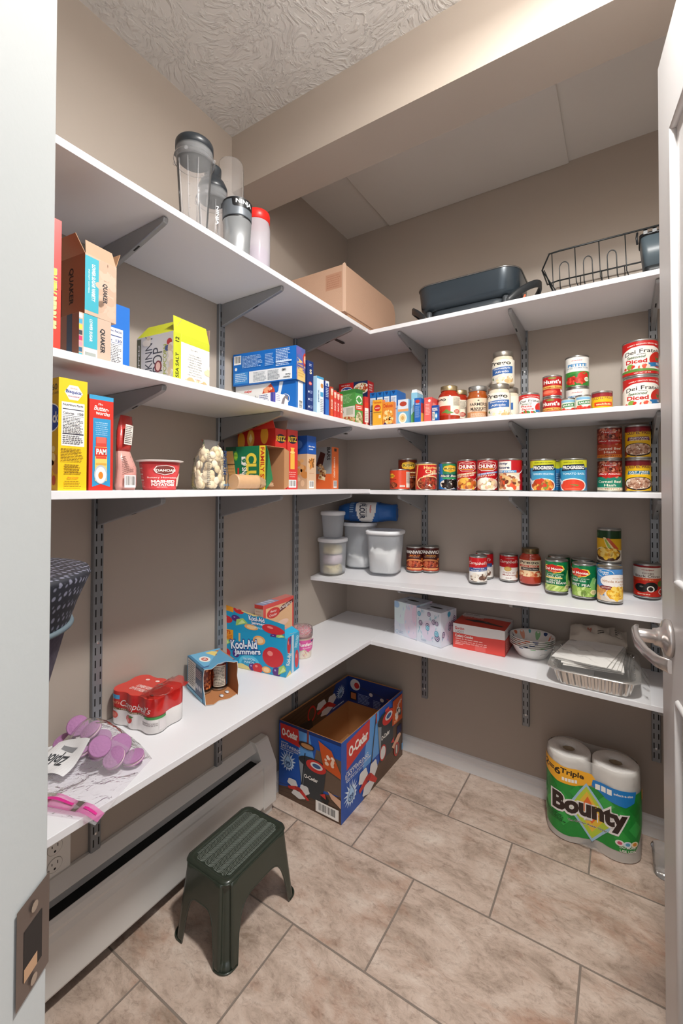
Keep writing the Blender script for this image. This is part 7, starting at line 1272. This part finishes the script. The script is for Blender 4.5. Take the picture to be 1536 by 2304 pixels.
# ------------------------------------------------------------ hanging mesh bag by the doorway
MS = bpy.data.materials.new('woven_mesh'); MS.use_nodes = True; nt = MS.node_tree; b = nt.nodes['Principled BSDF']
tc = nt.nodes.new('ShaderNodeTexCoord'); mp = nt.nodes.new('ShaderNodeMapping'); mp.inputs['Scale'].default_value = (150, 150, 120); mp.inputs['Rotation'].default_value = (0, .5, .6); vo = nt.nodes.new('ShaderNodeTexVoronoi'); vo.inputs['Scale'].default_value = 1; vo.inputs['Randomness'].default_value = .15
cr = nt.nodes.new('ShaderNodeValToRGB'); cr.color_ramp.elements[0].position = .25; cr.color_ramp.elements[0].color = (*lin('#6e6e7e'), 1); cr.color_ramp.elements[1].position = .42; cr.color_ramp.elements[1].color = (*lin('#12141f'), 1)
nt.links.new(tc.outputs['Object'], mp.inputs[0]); nt.links.new(mp.outputs[0], vo.inputs['Vector']); nt.links.new(vo.outputs['Distance'], cr.inputs[0]); nt.links.new(cr.outputs[0], b.inputs['Base Color']); b.inputs['Roughness'].default_value = .7
hb = lat(-.412, .455); hb.z = .815
o = empty('mesh_bag', hb, math.atan2(Rh.y, Rh.x)); tag(o, 'dark mesh bag with pale piping hanging beside the door frame', 'bag')
el = lambda rx, ry, z, cx=0, n=48: [(cx + rx * math.cos(2 * PI * i / n), ry * math.sin(2 * PI * i / n), z) for i in range(n)]
q = MB(); q.loft([el(.116, .105, .200), el(.124, .115, .225), el(.136, .130, .254), el(.134, .128, .259), el(.120, .112, .261)], MS, cap0=False); q.build('mesh_upper', o)
q = MB(); q.loft([el(.040, .04, -.02), el(.065, .06, .04), el(.088, .08, .10), el(.105, .09, .16), el(.115, .103, .200)], M('#433b4a', .9, bump=.6, bscale=120), cap1=False); q.build('fabric_lower', o)
q = MB(); q.tube(el(.118, .106, .200), .003, M('#525f66', .6), 8, closed=True); q.build('piping', o)
q = MB(); q.tube([(0, .11, .25), (0, -.10, .34), (0, -.155, .37)], .004, DK2, 8); q.tube([(0, -.10, .25), (0, -.155, .37)], .004, DK2, 8); q.build('hanging_strap', o)
# ------------------------------------------------------------ door, open into the room
E0 = lat(.6365, .877); dd = Vector((-.1305, .9914, 0)); nn = Vector((-.9914, -.1305, 0))
DM = noise_paint('door_paint', '#cbc9c8', '#d1cfce', .35, 5, .03)
ang = math.atan2(dd.y, dd.x)      # local x runs from hinge to free edge
DW, DH, DT = .61, 2.012, .035
org = E0 - dd * DW
# local frame: x towards free edge, y = away from the camera side, z up
o = q = None
q = MB(); q.box(0, -DT, .008, DW, -.004, DH, DM)
st = .112; zs_ = [(.10, .18), ]
panels = [(1.00, 1.81), (.20, .79)]
xs_ = [(.0, st), (DW - st, DW)]
for a_, b_ in ((.008, .20), (.79, 1.00), (1.81, DH)): q.box(0, -.004, a_, DW, 0, b_, DM)
for a_, b_ in xs_:
    for p0, p1 in panels: q.box(a_, -.004, p0, b_, 0, p1, DM)
door = q.build('door_1', loc=(org.x, org.y, 0), rot=ang); door['kind'] = 'structure'
for p0, p1 in panels:
    xa, xb = st, DW - st; q = MB()
    for (ax, az, bx, bz) in ((xa, p0, xb, p0), (xb, p0, xb, p1), (xb, p1, xa, p1), (xa, p1, xa, p0)): q.tube([(ax, -.001, az), (bx, -.001, bz)], .007, DM, 10)
    q.box(xa + .035, -.004, p0 + .035, xb - .035, -.0005, p1 - .035, DM); q.build('raised_panel', door, bevel=.002)
NI = M('#c4bdb9', .27, .8)
lz = .888; lx = DW - .062
q = MB(); TT = Matrix.Translation((lx, 0, lz)) @ Matrix.Rotation(-PI / 2, 4, 'X')
def lt(mb, prof, mt, seg=40):
    k0 = len(mb.v); mb.lathe(prof, mt, seg)
    for i in range(k0, len(mb.v)): mb.v[i] = tuple(TT @ Vector(mb.v[i]))
lt(q, [(.034, 0), (.034, .006), (.031, .011), (.020, .014), (.0165, .020), (.0155, .026), (.0125, .027), (.0125, .052), (.013, .056), (0, .057)], NI)
q.build('handle_rose', door, bevel=0)
q = MB(); pts = [(lx + .013, .050, lz + .012), (lx - .002, .056, lz + .004), (lx - .035, .057, lz - .004), (lx - .07, .050, lz - .010), (lx - .095, .040, lz - .014), (lx - .110, .024, lz - .016)]
rings = []
for i, (x, y, z) in enumerate(pts):
    hh = [.004, .0125, .011, .0095, .010, .011][i]; tt_ = [.003, .0045, .004, .0035, .0035, .0025][i]
    rings.append([(x + a * .3, y + a, z + b) for a, b in ((-tt_, -hh), (tt_ * .2, -hh * 1.05), (tt_, -hh * .8), (tt_ * 1.2, 0), (tt_, hh * .8), (tt_ * .2, hh * 1.05), (-tt_, hh))])
q.loft(rings, NI); q.build('door_handle', door, bevel=0)
